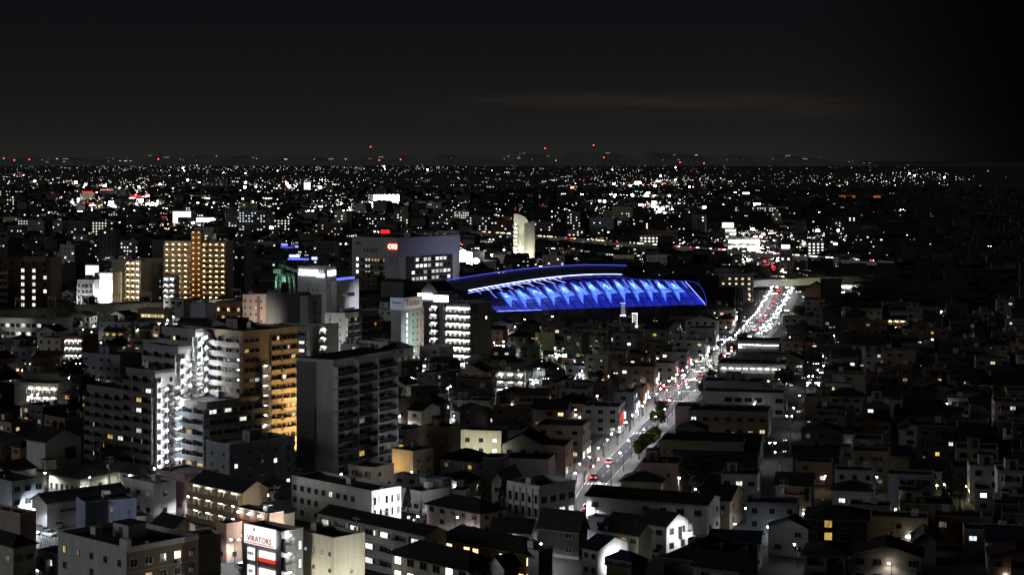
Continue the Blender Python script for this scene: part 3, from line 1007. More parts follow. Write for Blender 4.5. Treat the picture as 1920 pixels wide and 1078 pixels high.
bF = bl('apartment_block', 'lowest dark tier at the left end of the stepped apartments, two bright windows', 'apartment tower', (pcx, 736, H - (736 - YH) * pc.y / F, 163, pcx + 20, 42), 'taupe', 8,
        dict(k='balc', nb=4, d=1.0, style='solid', par=wall('umber'), slab=wall('taupe'), on={(3, 3), (2, 3)}, mix=(('white', 2), ('yellow', 1)), ac=.1), None, lm='the lowest stepped tier', hut=False, units=1, Wd=9, roof='slate')
bD = bl('apartment_block', 'upper terrace storeys of the stepped apartments beside the white lit stair', 'apartment tower', (334, 655, 34.0, 272, 366, 42), 'grey', 12,
        dict(k='balc', nb=3, d=1.1, style='solid', par=wall('grey'), lit=.1, mix=(('dim', 1), ('white', 1)), ac=.1), dict(n=2, w=1.2, hh=1.1, lit=.0), lm='the upper terrace storeys', hut=False, units=0, Wd=None)
bE = bl('apartment_block', 'topmost grey storeys of the stepped apartments under a dark flat roof', 'apartment tower', (366, 622, 38.4, 303, 402, 42), 'grey', 13,
        dict(k='balc', nb=2, d=1.1, style='solid', par=wall('grey'), lit=.05, ac=0), dict(n=1, w=1.2, hh=1.1, lit=0), lm='the topmost stepped storeys', hut=False, units=0)
# white lit stair: flights, landings and lamps against the pale wall of the wing
whitewall = mat('white_stair_wall', (.70, .70, .68), noise=.15)
def stair(b, face, s, w, r0, r1, label, lampm):
    root = empty('outdoor_stair', tuple(corner(b, .05, s)), -b.a + PI / 2)
    tag(root, label, 'staircase')
    fl = MB(); w2 = w
    fl.box(0, .12, -.05, .05, 0, .1, darkmetal)
    def flight():
        q = MB(); h2 = b.fh / 2
        q.face([(0, -1.2, 0), (w2, -1.2, h2), (w2, -.1, h2), (0, -.1, 0)], greymetal)
        q.face([(0, -1.2, -.25), (0, -.1, -.25), (w2, -.1, h2 - .25), (w2, -1.2, h2 - .25)], greymetal)
        q.face([(0, -1.2, -.25), (w2, -1.2, h2 - .25), (w2, -1.2, h2 + .95), (0, -1.2, .95)], darkmetal)
        return q.mesh('stair_flight')
    def landing():
        q = MB(); q.box(0, 1.3, -2.5, -.1, -.12, 0, greymetal); q.box(1.25, 1.3, -2.5, -.1, .001, 1.0, darkmetal); q.box(0, 1.249, -2.5, -2.45, .001, 1.0, darkmetal)
        return q.mesh('stair_landing')
    def back_():
        q = MB(); h2 = b.fh / 2
        q.face([(0, -2.4, h2), (w2, -2.4, 0), (w2, -1.3, 0), (0, -1.3, h2)], greymetal)
        q.face([(0, -2.4, h2 - .25), (0, -1.3, h2 - .25), (w2, -1.3, -.25), (w2, -2.4, -.25)], greymetal)
        q.face([(w2, -2.4, -.25), (0, -2.4, h2 - .25), (0, -2.4, h2 + .95), (w2, -2.4, .95)], darkmetal)
        return q.mesh('stair_flight')
    F1, LD, F2 = flight(), landing(), back_()
    LM = bx_mesh('stair_lamp', .5, .25, .25, lampm)
    for r in range(r0, r1):
        z = b.z0 + r * b.fh
        link('stair_flight', F1, root, (0, 0, z)); link('stair_landing', LD, root, (w2, 0, z + b.fh / 2)); link('stair_flight', F2, root, (0, 0, z + b.fh / 2))
        link('stair_lamp', LM, root, (w2 + .2, -2.6, z + b.fh - .6)); link('stair_lamp', LM, root, (-.6, -2.9, z + b.fh - .7))
    q = MB()
    for x in (0, w2 + 1.3):
        q.tube((x, -2.5, 0), (x, -2.5, b.z0 + r1 * b.fh), .07, greymetal, 5)
    q.build('stair_posts', root)
stlamp = mat('stair_white_lamp', (.9, .9, .9), noise=0, emit=165, ecol=(.97, .98, 1))
for bb in (bC, bD, bE):
    panel(bb, 'white_wall', 'R', .05, bb.W - .05, 0, bb.h - .1, whitewall, .05)
    led = bx_mesh('floor_ledge', bb.W - .2, .35, .28, paleconc)
    for r in range(bb.nf):
        z = bb.z0 + r * bb.fh
        put(bb, 'floor_ledge', led, 'R', bb.W / 2, z - .1, .06)
        put(bb, 'window', win_mesh(1.0, 1.3, 'dark', 'slide'), 'R', bb.W * .82, z + .9, .06)
        put(bb, 'balcony', balc_mesh(bb.W * .22, .9, 1.1, whitewall, whitewall, 1, 'solid'), 'R', .1, z, .06)
        put(bb, 'door', door_mesh(), 'R', bb.W * .12, z, .06)
stair(bC, 'R', bC.W * .35, 3.0, 0, 9, 'white lit zigzag steel stair down the notch of the stepped apartments', stlamp)
stair(bE, 'R', bE.W * .30, 3.0, 5, 13, 'upper white lit zigzag stair at the top of the stepped apartments', stlamp)
stair(bD, 'R', bD.W * .40, 2.6, 8, 11, 'short middle run of the white lit stair on the upper terrace', stlamp)
# ---- grey service building before the slab tower
b = bl('office_building', 'dim grey four storey building with small dark windows left of the dark slab tower', 'building', (430, 838, 12.6, 387, 552, 45), 'bluegrey', 4,
       dict(n=2, w=.8, hh=1.0, lit=.0), dict(n=5, w=1.1, hh=1.2, on={(0, 2), (3, 2), (4, 0)}, mix=(('white', 1),), ac=.15), lm='the dim grey four storey building', units=3)
# ---- white two storey office
b = bl('office_building', 'white two storey office block with rows of windows and brightly lit street end', 'office', (697, 925, 9.6, 547, 752, 45), 'white', 3,
       dict(n=11, w=1.3, hh=1.3, lit=.06, mix=(('yellow', 1), ('white', 1)), skip=.15), dict(n=5, w=.7, hh=1.7, lit=.25, mix=(('cool', 1), ('white', 1)), style='plain'), lm='the white two storey office', hut=False, units=2, roof='navy')
q = MB()
for i in range(6):
    y = b.W * (i + .02) / 6 + .4
    q.box(.002, .18, y, y + .12, .2, b.h - .4, wall('white'), skip='b')
q.build('wall_ribs', b.root)
e = corner(b, 9, b.W * .55); flood((e.x, e.y), 14000, corner(b, 0, b.W * .55, 3), (.93, .96, 1), 120, 'bright white floodlight at the street end of the white office', 4.0)
b = hs('low white annexe with a parapet on the right of the white office', (790, 924, 5.2, 752, 842, 45), 'white', 1, 'flat', lm='the white annexe', yb=None)
# ---- gallery apartments with gable roof
b = hs('three storey apartment house with lit galleries and a dark gable roof', (455, 922, 9.2, 360, 502, 45), 'cream', 3, 'gable', 2.0, 'x', 'black', 'the gallery apartments',
       Fs=dict(k='corr', nb=4, d=1.4, doors=1, par=wall('tan'), slab=wall('tan'), tube=mat('gallery_tube', (.9, .9, .9), noise=0, emit=34, ecol=(1, .97, .84))), Rs={}, name='apartment_house', cat='apartments', auto=False)
stair(b, 'F', -.5, 2.2, 0, 2, 'small grey stair at the gable end of the gallery apartments', lampc)
# ---- cream apartment row bottom centre
b = hs('long grey three storey apartment row with lit landings and a dark roof', (797, 1003, 9.4, 600, 836, 45), 'grey', 3, 'gable', 1.2, 'x', 'black', 'the long apartment row',
       Fs=dict(k='balc', nb=7, d=1.0, par=wall('grey'), style='solid', on={(0, 2), (2, 2), (4, 2), (6, 2), (3, 1), (5, 1), (3, 0)}, mix=(('white', 1),), ac=.4), Rs=dict(n=1, w=.9, hh=.9, lit=0), name='apartment_house', cat='apartments', auto=False)
# ---- large blank wall building, floodlit
b = bl('shop_building', 'building with a big pale blank wall lit from the street below, dark flat roof', 'building', (626, 1014, 13.5, 566, 684, 45), 'cream', 4,
       dict(n=4, w=.7, hh=.7, on={(0, 3), (1, 3), (2, 3)}, mix=(('cool', 1),), skip=.3, rows=(2, 4)), None, lm='the big pale blank wall', hut=False, units=1, roof='black')
e = corner(b, 10, b.W * .3); flood((e.x, e.y), 9000, corner(b, 0, b.W * .3, 4), (1, 1, .92), 120, 'floodlight low in front of the big pale blank wall', 2.0)
e = corner(b, -b.L * .4, -8); flood((e.x, e.y), 5000, corner(b, -b.L * .5, 0, 5), (1, 1, .9), 120, 'floodlight lighting the window side of the big pale building', 2.0)
q = MB(); q.box(-.3, .3, -.12, 0, 0, 4.2, wall('white')); o = put(b, 'upright_sign', q.mesh('upright_sign'), 'R', b.W * .55, 3.5, .05)
for i in range(4):
    link('lettering', text_mesh('井田工業'[i], .75, mat('black_lettering', (.02, .02, .02), noise=0)), o, (0, -.16, 3.6 - i * .95))
# ---- sign tower with red and white boards
signwhite = mat('lit_white_sign_board', (.8, .8, .8), noise=0, emit=1.1, ecol=(1, .97, .94))
signred = mat('lit_red_sign_band', (.6, .05, .03), noise=0, emit=.75, ecol=(1, .07, .03))
redtext = mat('red_lettering', (.45, .01, .01), noise=0, emit=.22, ecol=(1, .03, .02))
b = bl('shop_building', 'grey shop building carrying a big lit white and red sign board on its front', 'shop', (527, 1003, 15.0, 455, 568, 43), 'grey', 4, None, dict(n=1, w=.8, hh=1.7, span=(.72, .98), lit=1, mix=(('white', 1),), style='plain'), lm='the red and white sign building', hut=False, units=0)
legs_h = .2
o = sign(b, 'F', b.L * .52, b.h - 2.6, b.L * .80, 3.6, signwhite, out=.45, lines=[('VIRATORS', 1.55, redtext, -.75), ('●', .7, mat('green_lettering', (.1, .35, .25), noise=0, emit=.3, ecol=(.2, .5, .4)), 1.0, -1.5)])
link('sign_underline', bx_mesh('sign_underline', b.L * .74, .06, .14, redtext), o, (0, -.31, .22))
for r in range(3):
    z = b.h - 5.6 - r * 3.3
    q = MB(); q.box(-2.3, 2.3, -.25, 0, .7, 2.0, signwhite); q.box(-2.3, 2.3, -.27, 0, 0, .699, signred)
    put(b, 'sign_board', q.mesh('sign_board'), 'F', b.L * .66, z, .06)
    q = MB(); q.box(-1.0, 1.0, -.2, 0, 0, 2.3, signwhite); o = put(b, 'sign_board', q.mesh('sign_board'), 'F', b.L * .24, z - .2, .06)
    link('lettering', text_mesh(('営業中', '美容', '喫茶')[r], .6, mat('black_lettering')), o, (0, -.24, 1.2))
q = MB(); q.tube((0, -.6, 0), (0, -.6, b.h - 2.8), .18, whitemetal, 8); put(b, 'sign_post', q.mesh('sign_post'), 'F', b.L * .44, 0)
for r in range(4):
    z = b.z0 + r * b.fh
    put(b, 'stair_landing_wall', balc_mesh(2.4, 1.0, 1.1, paleconc, paleconc, 1, 'solid'), 'R', .3, z + 1.2)
    put(b, 'stair_lamp', bx_mesh('stair_lamp', .5, .3, .15, tubeb), 'R', 1.4, z + b.fh + .6, .6)
# ---- bottom left commercial block with rooftop units
b = bl('office_building', 'large grey flat roofed block with roof units at the bottom left corner', 'building', (237, 1036, 13.0, 109, 372, 43), 'white', 4,
       dict(n=5, w=1.0, hh=1.3, lit=.25, mix=(('yellow', 1), ('dim', 1)), skip=.2, rows=(2, 4)), dict(n=5, w=1.6, hh=1.5, rows=(2, 4), on={(1, 2), (3, 3)}, mix=(('warm', 1),), ac=.2), lm='the large grey block at bottom left', units=7, hut=True, par=.9)
panel(b, 'brown_wall_face', 'R', .02, b.W - .02, 0, b.h, wall('tan'), .02)
q = MB(); q.box(-2.2, 0.1, 0.02, 1.0, b.h, b.h + 2.4, wall('white')); q.build('raised_parapet', b.root)
# ---- railway-side towers, left
b = bl('apartment_tower', 'red brown tower with two columns of white lit windows at the left edge', 'tower', (95, 486, 31, -30, 97, 8), 'brown', 8,
       dict(n=6, w=1.9, hh=2.0, on={(3, r) for r in range(7)} | {(4, r) for r in range(7)} | {(5, 3), (5, 5)}, mix=(('white', 1),), style='plain', sill=1.0), None, lm='the red brown tower', Wd=16)
for r in range(7):
    put(b, 'balcony', balc_mesh(6, 1.2, 1.1, paleconc, paleconc, 2, 'solid'), 'F', b.L * .20, b.z0 + r * b.fh)
q = MB(); q.box(-6.2, 6.2, -.3, 0, 0, 3.0, wall('tan')); put(b, 'roof_sign_panel', q.mesh('roof_sign_panel'), 'F', b.L * .76, b.h - 1.5, .2)
b = bl('parking_tower', 'open steel scaffold like parking tower lit white beside the white facade', 'parking tower', (176, 527, 17, 145, 190, 12), 'grey', 5,
       dict(k='balc', nb=4, d=1.0, style='rail', par=whitemetal, slab=whitemetal, lit=0, ac=0), None, lm='the lit parking tower', Wd=14)
e = corner(b, -b.L * .5, -9); flood((e.x, e.y), 12000, corner(b, -b.L * .5, 0, 8), (1, 1, 1), 120, 'floodlight in front of the open parking tower', 2)
b = bl('hotel_building', 'narrow building with a blazing white floodlit facade beside the beige tower', 'building', (211, 514, 20.5, 177, 216, 10), 'white', 6, dict(n=2, w=.6, hh=.8, span=(.8, 1), lit=0), None, lm='the blazing white facade', Wd=14)
for i in range(2):
    e = corner(b, -b.L * (.3 + .4 * i), -8); flood((e.x, e.y), 34000, corner(b, -b.L * .55, 0, 12), (.96, .98, 1), 120, ('left' if i else 'right') + ' floodlight of the pair below the blazing white facade', 2)
b = bl('billboard_building', 'white lit rooftop billboard glowing above the parking tower', 'billboard', (186, 497, 23.5, 160, 190, 12), 'dark', 5, None, None, lm='the glowing billboard', Wd=5, hut=False, units=0)
q = MB(); q.box(-b.L / 2 + .3, b.L / 2 - .3, -.3, 0, 0, 6.2, mat('billboard_glow', (.8, .8, .8), noise=0, emit=1.3, ecol=(.92, .95, 1))); put(b, 'billboard', q.mesh('billboard'), 'F', b.L / 2, b.h - 6.5, .1)
b = bl('apartment_tower', 'beige tower with a warm lit glass stair column and grey right side', 'apartment tower', (264, 490, 27, 209, 307, 30), 'beige', 8,
       dict(k='corr', nb=3, d=.8, span=(.50, .98), style='rail', par=wall('cream'), slab=wall('cream'), tube=mat('warm_gallery_tube', (.9, .8, .6), noise=0, emit=60, ecol=(1, .80, .45)), doors=1, cw=False), dict(n=3, w=.6, hh=1.2, style='plain', on={(2, 1), (2, 4), (2, 3)}, mix=(('white', 1),)), lm='the beige tower', units=1)
panel(b, 'grey_side_wall', 'R', .03, b.W - .03, .1, b.h - .1, wall('grey'), .02)
b = bl('apartment_tower', 'big apartment tower glowing amber with corridor lamps on every floor', 'apartment tower', (424, 455, 37.5, 308, 428, 9), 'beige', 12,
       dict(k='corr', nb=10, d=1.6, ph=1.2, par=wall('tan'), slab=wall('tan'), tube=tubew, tl=.8, doors=1, cw=False, dm=wall('brown')), None, lm='the amber apartment tower', Wd=14, units=0, hut=False)
AMB = b
q = MB(); q.box(-3.2, 3.2, -3.6, 0, 0, b.h + 6.5, wall('orange'), skip='b'); q.box(-3.4, 3.4, -3.8, .2, b.h + 6.501, b.h + 6.8, roofm('black'))
put(b, 'lift_tower', q.mesh('lift_tower'), 'F', b.L * .55, 0, 0)
for r in range(15):
    for s_ in (-1.6, 1.6):
        put(b, 'lift_tower_lamp', cached('ltl', lambda: tube_mesh(mat('amber_wall_lamp', (.9, .7, .4), noise=0, emit=13, ecol=(1, .56, .18)), .7)), 'F', b.L * .55 + s_, 1.5 + r * 3.0, 3.95)
b = bl('apartment_tower', 'dark windowless slab rising behind the left end of the amber apartment tower', 'apartment tower', (310, 452, 37, 285, 314, 9), 'green', 12, None, None, lm='the dark slab behind', Wd=12, hut=False, units=0)
b = bl('office_building', 'dark office block with faint blue lights right of the amber apartment tower', 'office', (458, 464, 34, 428, 464, 12), 'dark', 10, dict(n=5, w=1.2, hh=1.2, lit=.14, mix=(('cool', 1), ('dim', 1))), None, lm='the faint blue lit office', Wd=14)
b = bl('apartment_tower', 'bright white balcony block peeping out below the amber apartment tower', 'apartment tower', (328, 519, 20, 306, 332, 9), 'white', 6, dict(k='corr', nb=2, d=1.2, tube=tubeb, doors=1, cw=False), None, lm='the bright balcony block', Wd=8, hut=False, units=0)
# ---- middle group
b = bl('apartment_block', 'pale pink apartment block with dark vertical strips and scattered lit windows', 'apartment tower', (546, 557, 22.5, 455, 560, 22), 'pink', 7,
       dict(n=9, w=1.0, hh=1.1, lit=.22, mix=(('white', 3), ('warm', 1)), skip=.15), None, lm='the pale pink apartment block', units=2)
for s in (.30, .48, .66, .90):
    panel(b, 'dark_wall_strip', 'F', b.L * s, b.L * s + 1.6, .2, b.h, wall('brown'), .12)
e = corner(b, -b.L * .45, -16); flood((e.x, e.y), 17000, corner(b, -b.L * .5, 0, 12), (1, .90, .74), 110, 'added warm floodlight in front of the pale pink apartment block', 8)  # added lamp, put here to brighten the pink front
b = bl('dark_building', 'dark flat block carrying the green lit crane frame', 'building', (560, 553, 24, 500, 566, 20), 'dark', 6, None, None, lm='the crane block', Wd=12, hut=False, units=0)
r_ = empty('roof_crane', tuple(corner(b, -b.L * .55, 4, b.h)), -b.a)
tag(r_, 'green lit steel crane frame standing on a roof behind the pale apartments', 'crane')
crm = mat('pale_green_steel', (.36, .55, .45), noise=.2, scale=1)
def lattice(p, q_, wd, n, r=.12):
    g = MB(); p, q_ = Vector(p), Vector(q_); d = (q_ - p); u = d.normalized().orthogonal().normalized() * wd; w = d.normalized().cross(u)
    cs = [u + w, u - w, -u - w, -u + w]
    for c in cs:
        g.tube(p + c, q_ + c, r, crm, 4)
    for i in range(n):
        for j in range(4):
            g.tube(p + d * (i / n) + cs[j], p + d * ((i + 1) / n) + cs[(j + 1) % 4], r * .7, crm, 4, caps=False)
    return g
for x in (-4, 4):
    for y in (-2, 2):
        lattice((x, y, 0), (x * .8, y, 8), .35, 4).build('leg', r_)
lattice((-4.5, 0, 8.6), (4.5, 0, 8.6), .6, 5).build('bridge_girder', r_)
lattice((-3, 0, 9.4), (-2, 0, 13.5), .6, 3).build('mast', r_)
lattice((-2, 0, 13), (9, 0, 9.6), .45, 6).build('jib', r_)
g = MB(); g.box(-5.2, -1.4, -1.5, 1.5, 9.3, 11.3, crm); g.build('machine_house', r_)
g = MB(); g.box(-1, 1, -1, 1, 5.5, 8, crm); g.build('cabin', r_)
e = corner(b, -b.L * .6, -3.5); f_ = flood((e.x, e.y), 3200, r_.location + Vector((0, 0, 8)), (.62, 1, .80), 90, 'green white floodlight lighting the roof crane', b.h + .6)
b = bl('office_building', 'pale grey office tower with a glowing white sign band across its top', 'office', (612, 503, 34.5, 558, 631, 28), 'white', 9,
       dict(n=3, w=.5, hh=1.6, span=(.3, .75), rows=(6, 7), lit=0, style='plain'), None, lm='the pale grey office tower', hut=False, units=0)
OFF = b
e = corner(b, -b.L * .6, -20); flood((e.x, e.y), 17000, corner(b, -b.L * .5, 0, 22), (.86, .86, 1), 80, 'added cool floodlight in front of the pale grey office tower', 16)  # fill lamp added for the office front
e = corner(b, 26, b.W * 1.0); flood((e.x, e.y), 9000, corner(b, 0, b.W * 1.2, 16), (.86, .86, 1), 100, 'added cool floodlight right of the pale grey office tower', 15)  # another added fill lamp, for the office's right side
wsign = mat('blue_white_sign_glow', (.8, .8, .9), noise=0, emit=4.0, ecol=(.80, .82, 1))
link('sign_band', bx_mesh('sign_band', b.L * .66, .3, 2.6, wsign), b.root, (-b.L * .62, -.05, b.h - 3.6))
link('sign_band', bx_mesh('sign_band', b.L * .26, .3, 1.6, wsign), b.root, (-b.L * .20, -.06, b.h - 4.2))
o = put(b, 'sign_band', bx_mesh('sign_band', b.W * .75, .3, 2.3, wsign), 'R', b.W * .5, b.h - 3.6, .05)
link('lettering', text_mesh('エミ', 1.3, mat('white_lettering', (.8, .8, .8), noise=0, emit=1.1)), b.root, (-b.L * .16, -.1, b.h - 1.5))
b = bl('office_building', 'lower wing of the pale grey office with two rows of dark windows', 'office', (631, 529, 29, 627, 673, 28), 'white', 8,
       None, dict(k='win', n=1, w=9.0, hh=1.6, rows=(3, 4), lit=0, style='grid', span=(.25, .85)), lm='the pale office wing', hut=False, units=0)
for r, kd in ((6, 'dark'), (4, 'dark'), (2, 'blaze')):
    for i in range(6):
        put(b, 'window', win_mesh(1.7, 1.7, kd), 'R', b.W * (.30 + .09 * i), b.z0 + r * b.fh + .6)
q = MB(); q.box(-.1, .1, 0, b.W * .8, b.h + .7, b.h + 1.8, mat('blue_roof_glow', (.2, .2, .6), noise=0, emit=1.4, ecol=(.14, .18, 1))); q.build('roof_light_bar', b.root)
b = bl('lift_tower', 'plain grey lift tower with pale left edge in front of the office tower', 'tower', (577, 558, 29.5, 562, 603, 30), 'grey', 8, None, dict(n=1, w=1.1, hh=1.4, lit=0, style='plain', skip=.2), lm='the plain grey lift tower', hut=False, units=0)
b = bl('apartment_block', 'small block with white lit balconies right of the plain lift tower', 'apartments', (614, 612, 20.5, 600, 618, 20), 'white', 6, dict(k='corr', nb=1, d=1.2, tube=tubeb, doors=1, cw=False), None, lm='the white balcony block', Wd=10, hut=False, units=0)
b = bl('apartment_block', 'low white apartment wing with lit balconies left of the plain lift tower', 'apartments', (577, 615, 20.0, 506, 580, 24), 'white', 6, dict(k='balc', nb=4, d=1.2, lit=.15, mix=(('white', 1),), ac=.1), None, lm='the low white apartment wing', Wd=10, hut=False, units=1)
b = bl('apartment_block', 'grey apartment block with dark glass balconies and one amber lit flat on top', 'apartments', (648, 590, 19.2, 609, 710, 32), 'grey', 6, dict(n=2, w=.8, hh=.9, lit=0), dict(k='balc', nb=5, d=1.4, style='glass', par=darkpar, slab=slabwhite, on={(0, 5), (1, 5), (0, 0), (4, 4)}, mix=(('amber', 2), ('dim', 1)), ac=.2), lm='the grey glass balcony apartments', units=1, hut=False)
e = corner(b, -b.L * .5, -12); flood((e.x, e.y), 9000, corner(b, -b.L * .5, 0, 8), (1, .97, .90), 110, 'added floodlight by the grey glass balcony apartments', 5)  # lamp added to lift the left wall
# sign board building
b = bl('apartment_block', 'narrow pastel building with green and pink panels under a twin roof sign', 'building', (752, 583, 20.5, 733, 803, 30), 'bluegrey', 7,
       None, dict(n=4, w=.9, hh=1.0, lit=.06, span=(.35, 1)), lm='the pastel sign building', hut=False, units=0)
panel(b, 'green_wall_panel', 'R', b.W * .30, b.W * .58, .2, b.h - .1, wall('green'), .02); panel(b, 'pink_wall_panel', 'R', b.W * .585, b.W - .05, .2, b.h - .1, wall('pink'), .02)
for r in range(7):
    put(b, 'lit_stair_window', bx_mesh('lit_stair_window', .55, .08, 1.8, mat('stair_strip_glow', (.8, .8, .8), noise=0, emit=2.2, ecol=(.95, 1, .93))), 'R', b.W * .22, b.z0 + r * b.fh + .5)
    if r: put(b, 'balcony', balc_mesh(b.W * .28, 1.1, 1.0, wall('pink'), wall('pink'), 1, 'solid'), 'R', b.W * .70, b.z0 + r * b.fh)
e = corner(b, 14, b.W * .2); flood((e.x, e.y), 15000, corner(b, 0, b.W * .4, 6), (.92, 1, .93), 120, 'added greenish floodlight at the foot of the pastel sign building', 5)  # added lamp giving the pastel walls their greenish wash
sgb = mat('pale_blue_sign', (.42, .50, .62), noise=.1, emit=.12, ecol=(.6, .7, .95)); sgp = mat('pale_pink_sign', (.58, .50, .48), noise=.1, emit=.12, ecol=(1, .85, .8))
q = MB(); q.box(-3.2, 3.2, -.3, 0, 0, 5.2, sgb); o = put(b, 'roof_sign', q.mesh('roof_sign'), 'F', b.L * .6, b.h + .4, .1)
link('lettering', text_mesh('Tasion', 1.9, mat('blue_lettering', (.05, .10, .22), noise=0)), o, (0, -.36, 3.2))
q = MB(); q.box(-8, 8, -.3, 0, 0, 5.0, sgp); o = put(b, 'roof_sign', q.mesh('roof_sign'), 'R', 8.2, b.h + .4, .1)
o.scale = (min(1, b.W * .5 / 8), 1, 1)
link('lettering', text_mesh('Tasian', 4.2, mat('maroon_lettering', (.22, .07, .05), noise=0)), o, (0, -.36, 2.7))
# bright apartment block
b = bl('apartment_block', 'apartment block with eight floors of blazing white lit galleries and dark right side', 'apartment tower', (882, 573, 26.6, 795, 921, 32), 'dark', 8,
       dict(k='corr', nb=5, d=1.5, ph=1.05, span=(.50, 1), par=wall('dark'), slab=paleconc, tube=tubeb, doors=1, tl=1.6), dict(n=2, w=1.2, hh=1.2, on={(1, 6), (1, 0)}, mix=(('blaze', 1),), style='plain'), lm='the blazing gallery apartments', hut=False, units=1)
facade(b, 'F', dict(k='corr', nb=1, d=1.5, span=(.15, .30), par=wall('dark'), slab=paleconc, tube=tubeb, doors=1, tl=1.6, cw=False))
panel(b, 'pale_gallery_wall', 'F', b.L * .50, b.L - .05, .2, b.h - .8, whitewall, .02); panel(b, 'pale_gallery_wall', 'F', b.L * .15, b.L * .30, .2, b.h - .8, whitewall, .02)
panel(b, 'blue_grey_wall_strip', 'F', b.L * .36, b.L * .45, .2, b.h + .3, wall('bluegrey'), .9)
o = sign(b, 'F', b.L * .34, b.h + .9, 7.2, 2.6, mat('white_roof_sign_glow', (.8, .8, .8), noise=0, emit=5, ecol=(.97, .97, 1)), legs=3, out=-1.0, name='roof_sign')
# sign hall behind it
b = hs('grey gabled hall with a lit white sign board above the blazing gallery apartments', (820, 545, 20, 791, 850, 30), 'grey', 4, 'gable', 4, 'y', 'slate', 'the grey gabled hall', Fs=dict(n=3, w=1.4, hh=3, lit=0, rows=(2, 3)), Rs={}, name='hall', cat='hall', auto=False)
put(b, 'sign_board', bx_mesh('sign_board', 8.5, .3, 3.0, mat('hall_sign_glow', (.8, .8, .9), noise=0, emit=2.5, ecol=(.85, .87, 1))), 'F', b.L * .25, 15.5, .6)
# OKI building
b = bl('office_building', 'large pale office block with a red lit roof sign and rows of bright windows', 'office', (746, 448, 36.5, 660, 862, 36), 'grey', 9, None, None, lm='the large red signed office', units=3, hut=True)
OKI = b
for r in range(6):
    z = b.z0 + (r + .3) * b.fh
    put(b, 'window', win_mesh(1.8, 2.0, 'blaze' if r > 0 else 'dark', 'plain'), 'F', b.L * .12, z + 1)
    put(b, 'balcony', balc_mesh(b.L * .42, 1.3, 1.2, wall('brown'), wall('brown'), 2, 'solid'), 'F', b.L * .21, z)
    for i in range(6):
        put(b, 'window', win_mesh(1.6, 1.8, ('white' if i in (1, 2) and R.random() < .8 else ('yellow' if r == 5 else litkind((('dim', 3), ('dark', 2)))) if i > 0 else 'dark')), 'F', b.L * (.25 + .068 * i), z + .8)
    put(b, 'window', win_mesh(1.2, 1.6, 'dark' if r != 5 else 'yellow', 'plain'), 'F', b.L * .70, z + 1)
for i in range(5):
    put(b, 'window', win_mesh(1.0, 2.2, 'dark', 'plain'), 'F', b.L * (.27 + .065 * i), b.z0 + 7 * b.fh)
for r in range(2, 6):
    z = b.z0 + (r + .3) * b.fh
    for i in range(10):
        kd = 'office' if R.random() < .78 else 'dark'
        put(b, 'window', win_mesh(3.0, 2.1, kd, 'slide'), 'R', b.W * (.24 + .064 * i), z + .7)
panel(b, 'glow_tinted_upper_wall', 'R', .05, b.W - .05, b.h * .70, b.h + .5, mat('lavender_glow_tint', (.26, .26, .36), noise=.2), .3)  # lavender colour holds the bluish glow falling on this wall
panel(b, 'dark_window_zone', 'R', b.W * .12, b.W * .88, 1, b.h * .69, wall('black'), .008)
for i in range(9):
    put(b, 'window', win_mesh(5, 1.4, 'dark', 'grid'), 'R', b.W * (.17 + .075 * i), b.h * .655)
panel(b, 'glow_tinted_corner_wall', 'F', b.L * .80, b.L - .02, b.h * .55, b.h - .1, mat('lavender_glow_tint'), .04)
neon = mat('red_white_neon', (.9, .3, .2), noise=0, emit=5, ecol=(1, .42, .25)); 
link('lettering', text_mesh('OKI', 4.2, neon, .3), b.root, (-b.L * .105, -.5, b.h - 5))
link('sign_back', bx_mesh('sign_back', b.L * .19, .12, 5.2, mat('red_sign_back', (.4, .02, .02), noise=0, emit=.35, ecol=(1, .02, .03))), b.root, (-b.L * .105, -.05, b.h - 7.6))
o = put(b, 'lettering', text_mesh('OKI', 2.6, mat('dull_red_lettering', (.25, .06, .06), noise=0), .1), 'F', b.L * .13, b.h - 3.5, .1)
b = bl('shop_building', 'dark block behind the red signed office carrying a plain red lit roof sign', 'building', (745, 440, 28, 700, 760, 20), 'dark', 7, None, None, lm='the red roof sign block', Wd=14, hut=False, units=0)
q = MB(); q.box(-3.6, 3.6, -.4, 0, 0, 2.7, mat('red_roof_sign_glow', (.6, .03, .03), noise=0, emit=1.6, ecol=(1, .02, .02))); put(b, 'roof_sign', q.mesh('roof_sign'), 'F', b.L * .5, b.h + .8, .1)
e = corner(b, 10, b.W * .5); 
e = corner(OKI, 42, OKI.W * .9); flood((e.x, e.y), 34000, corner(OKI, 0, OKI.W * .5, 26), (.84, .84, 1), 100, 'added pale floodlight brightening the right face of the red signed office', 14)  # unseen lamp added for the pale glow on this face
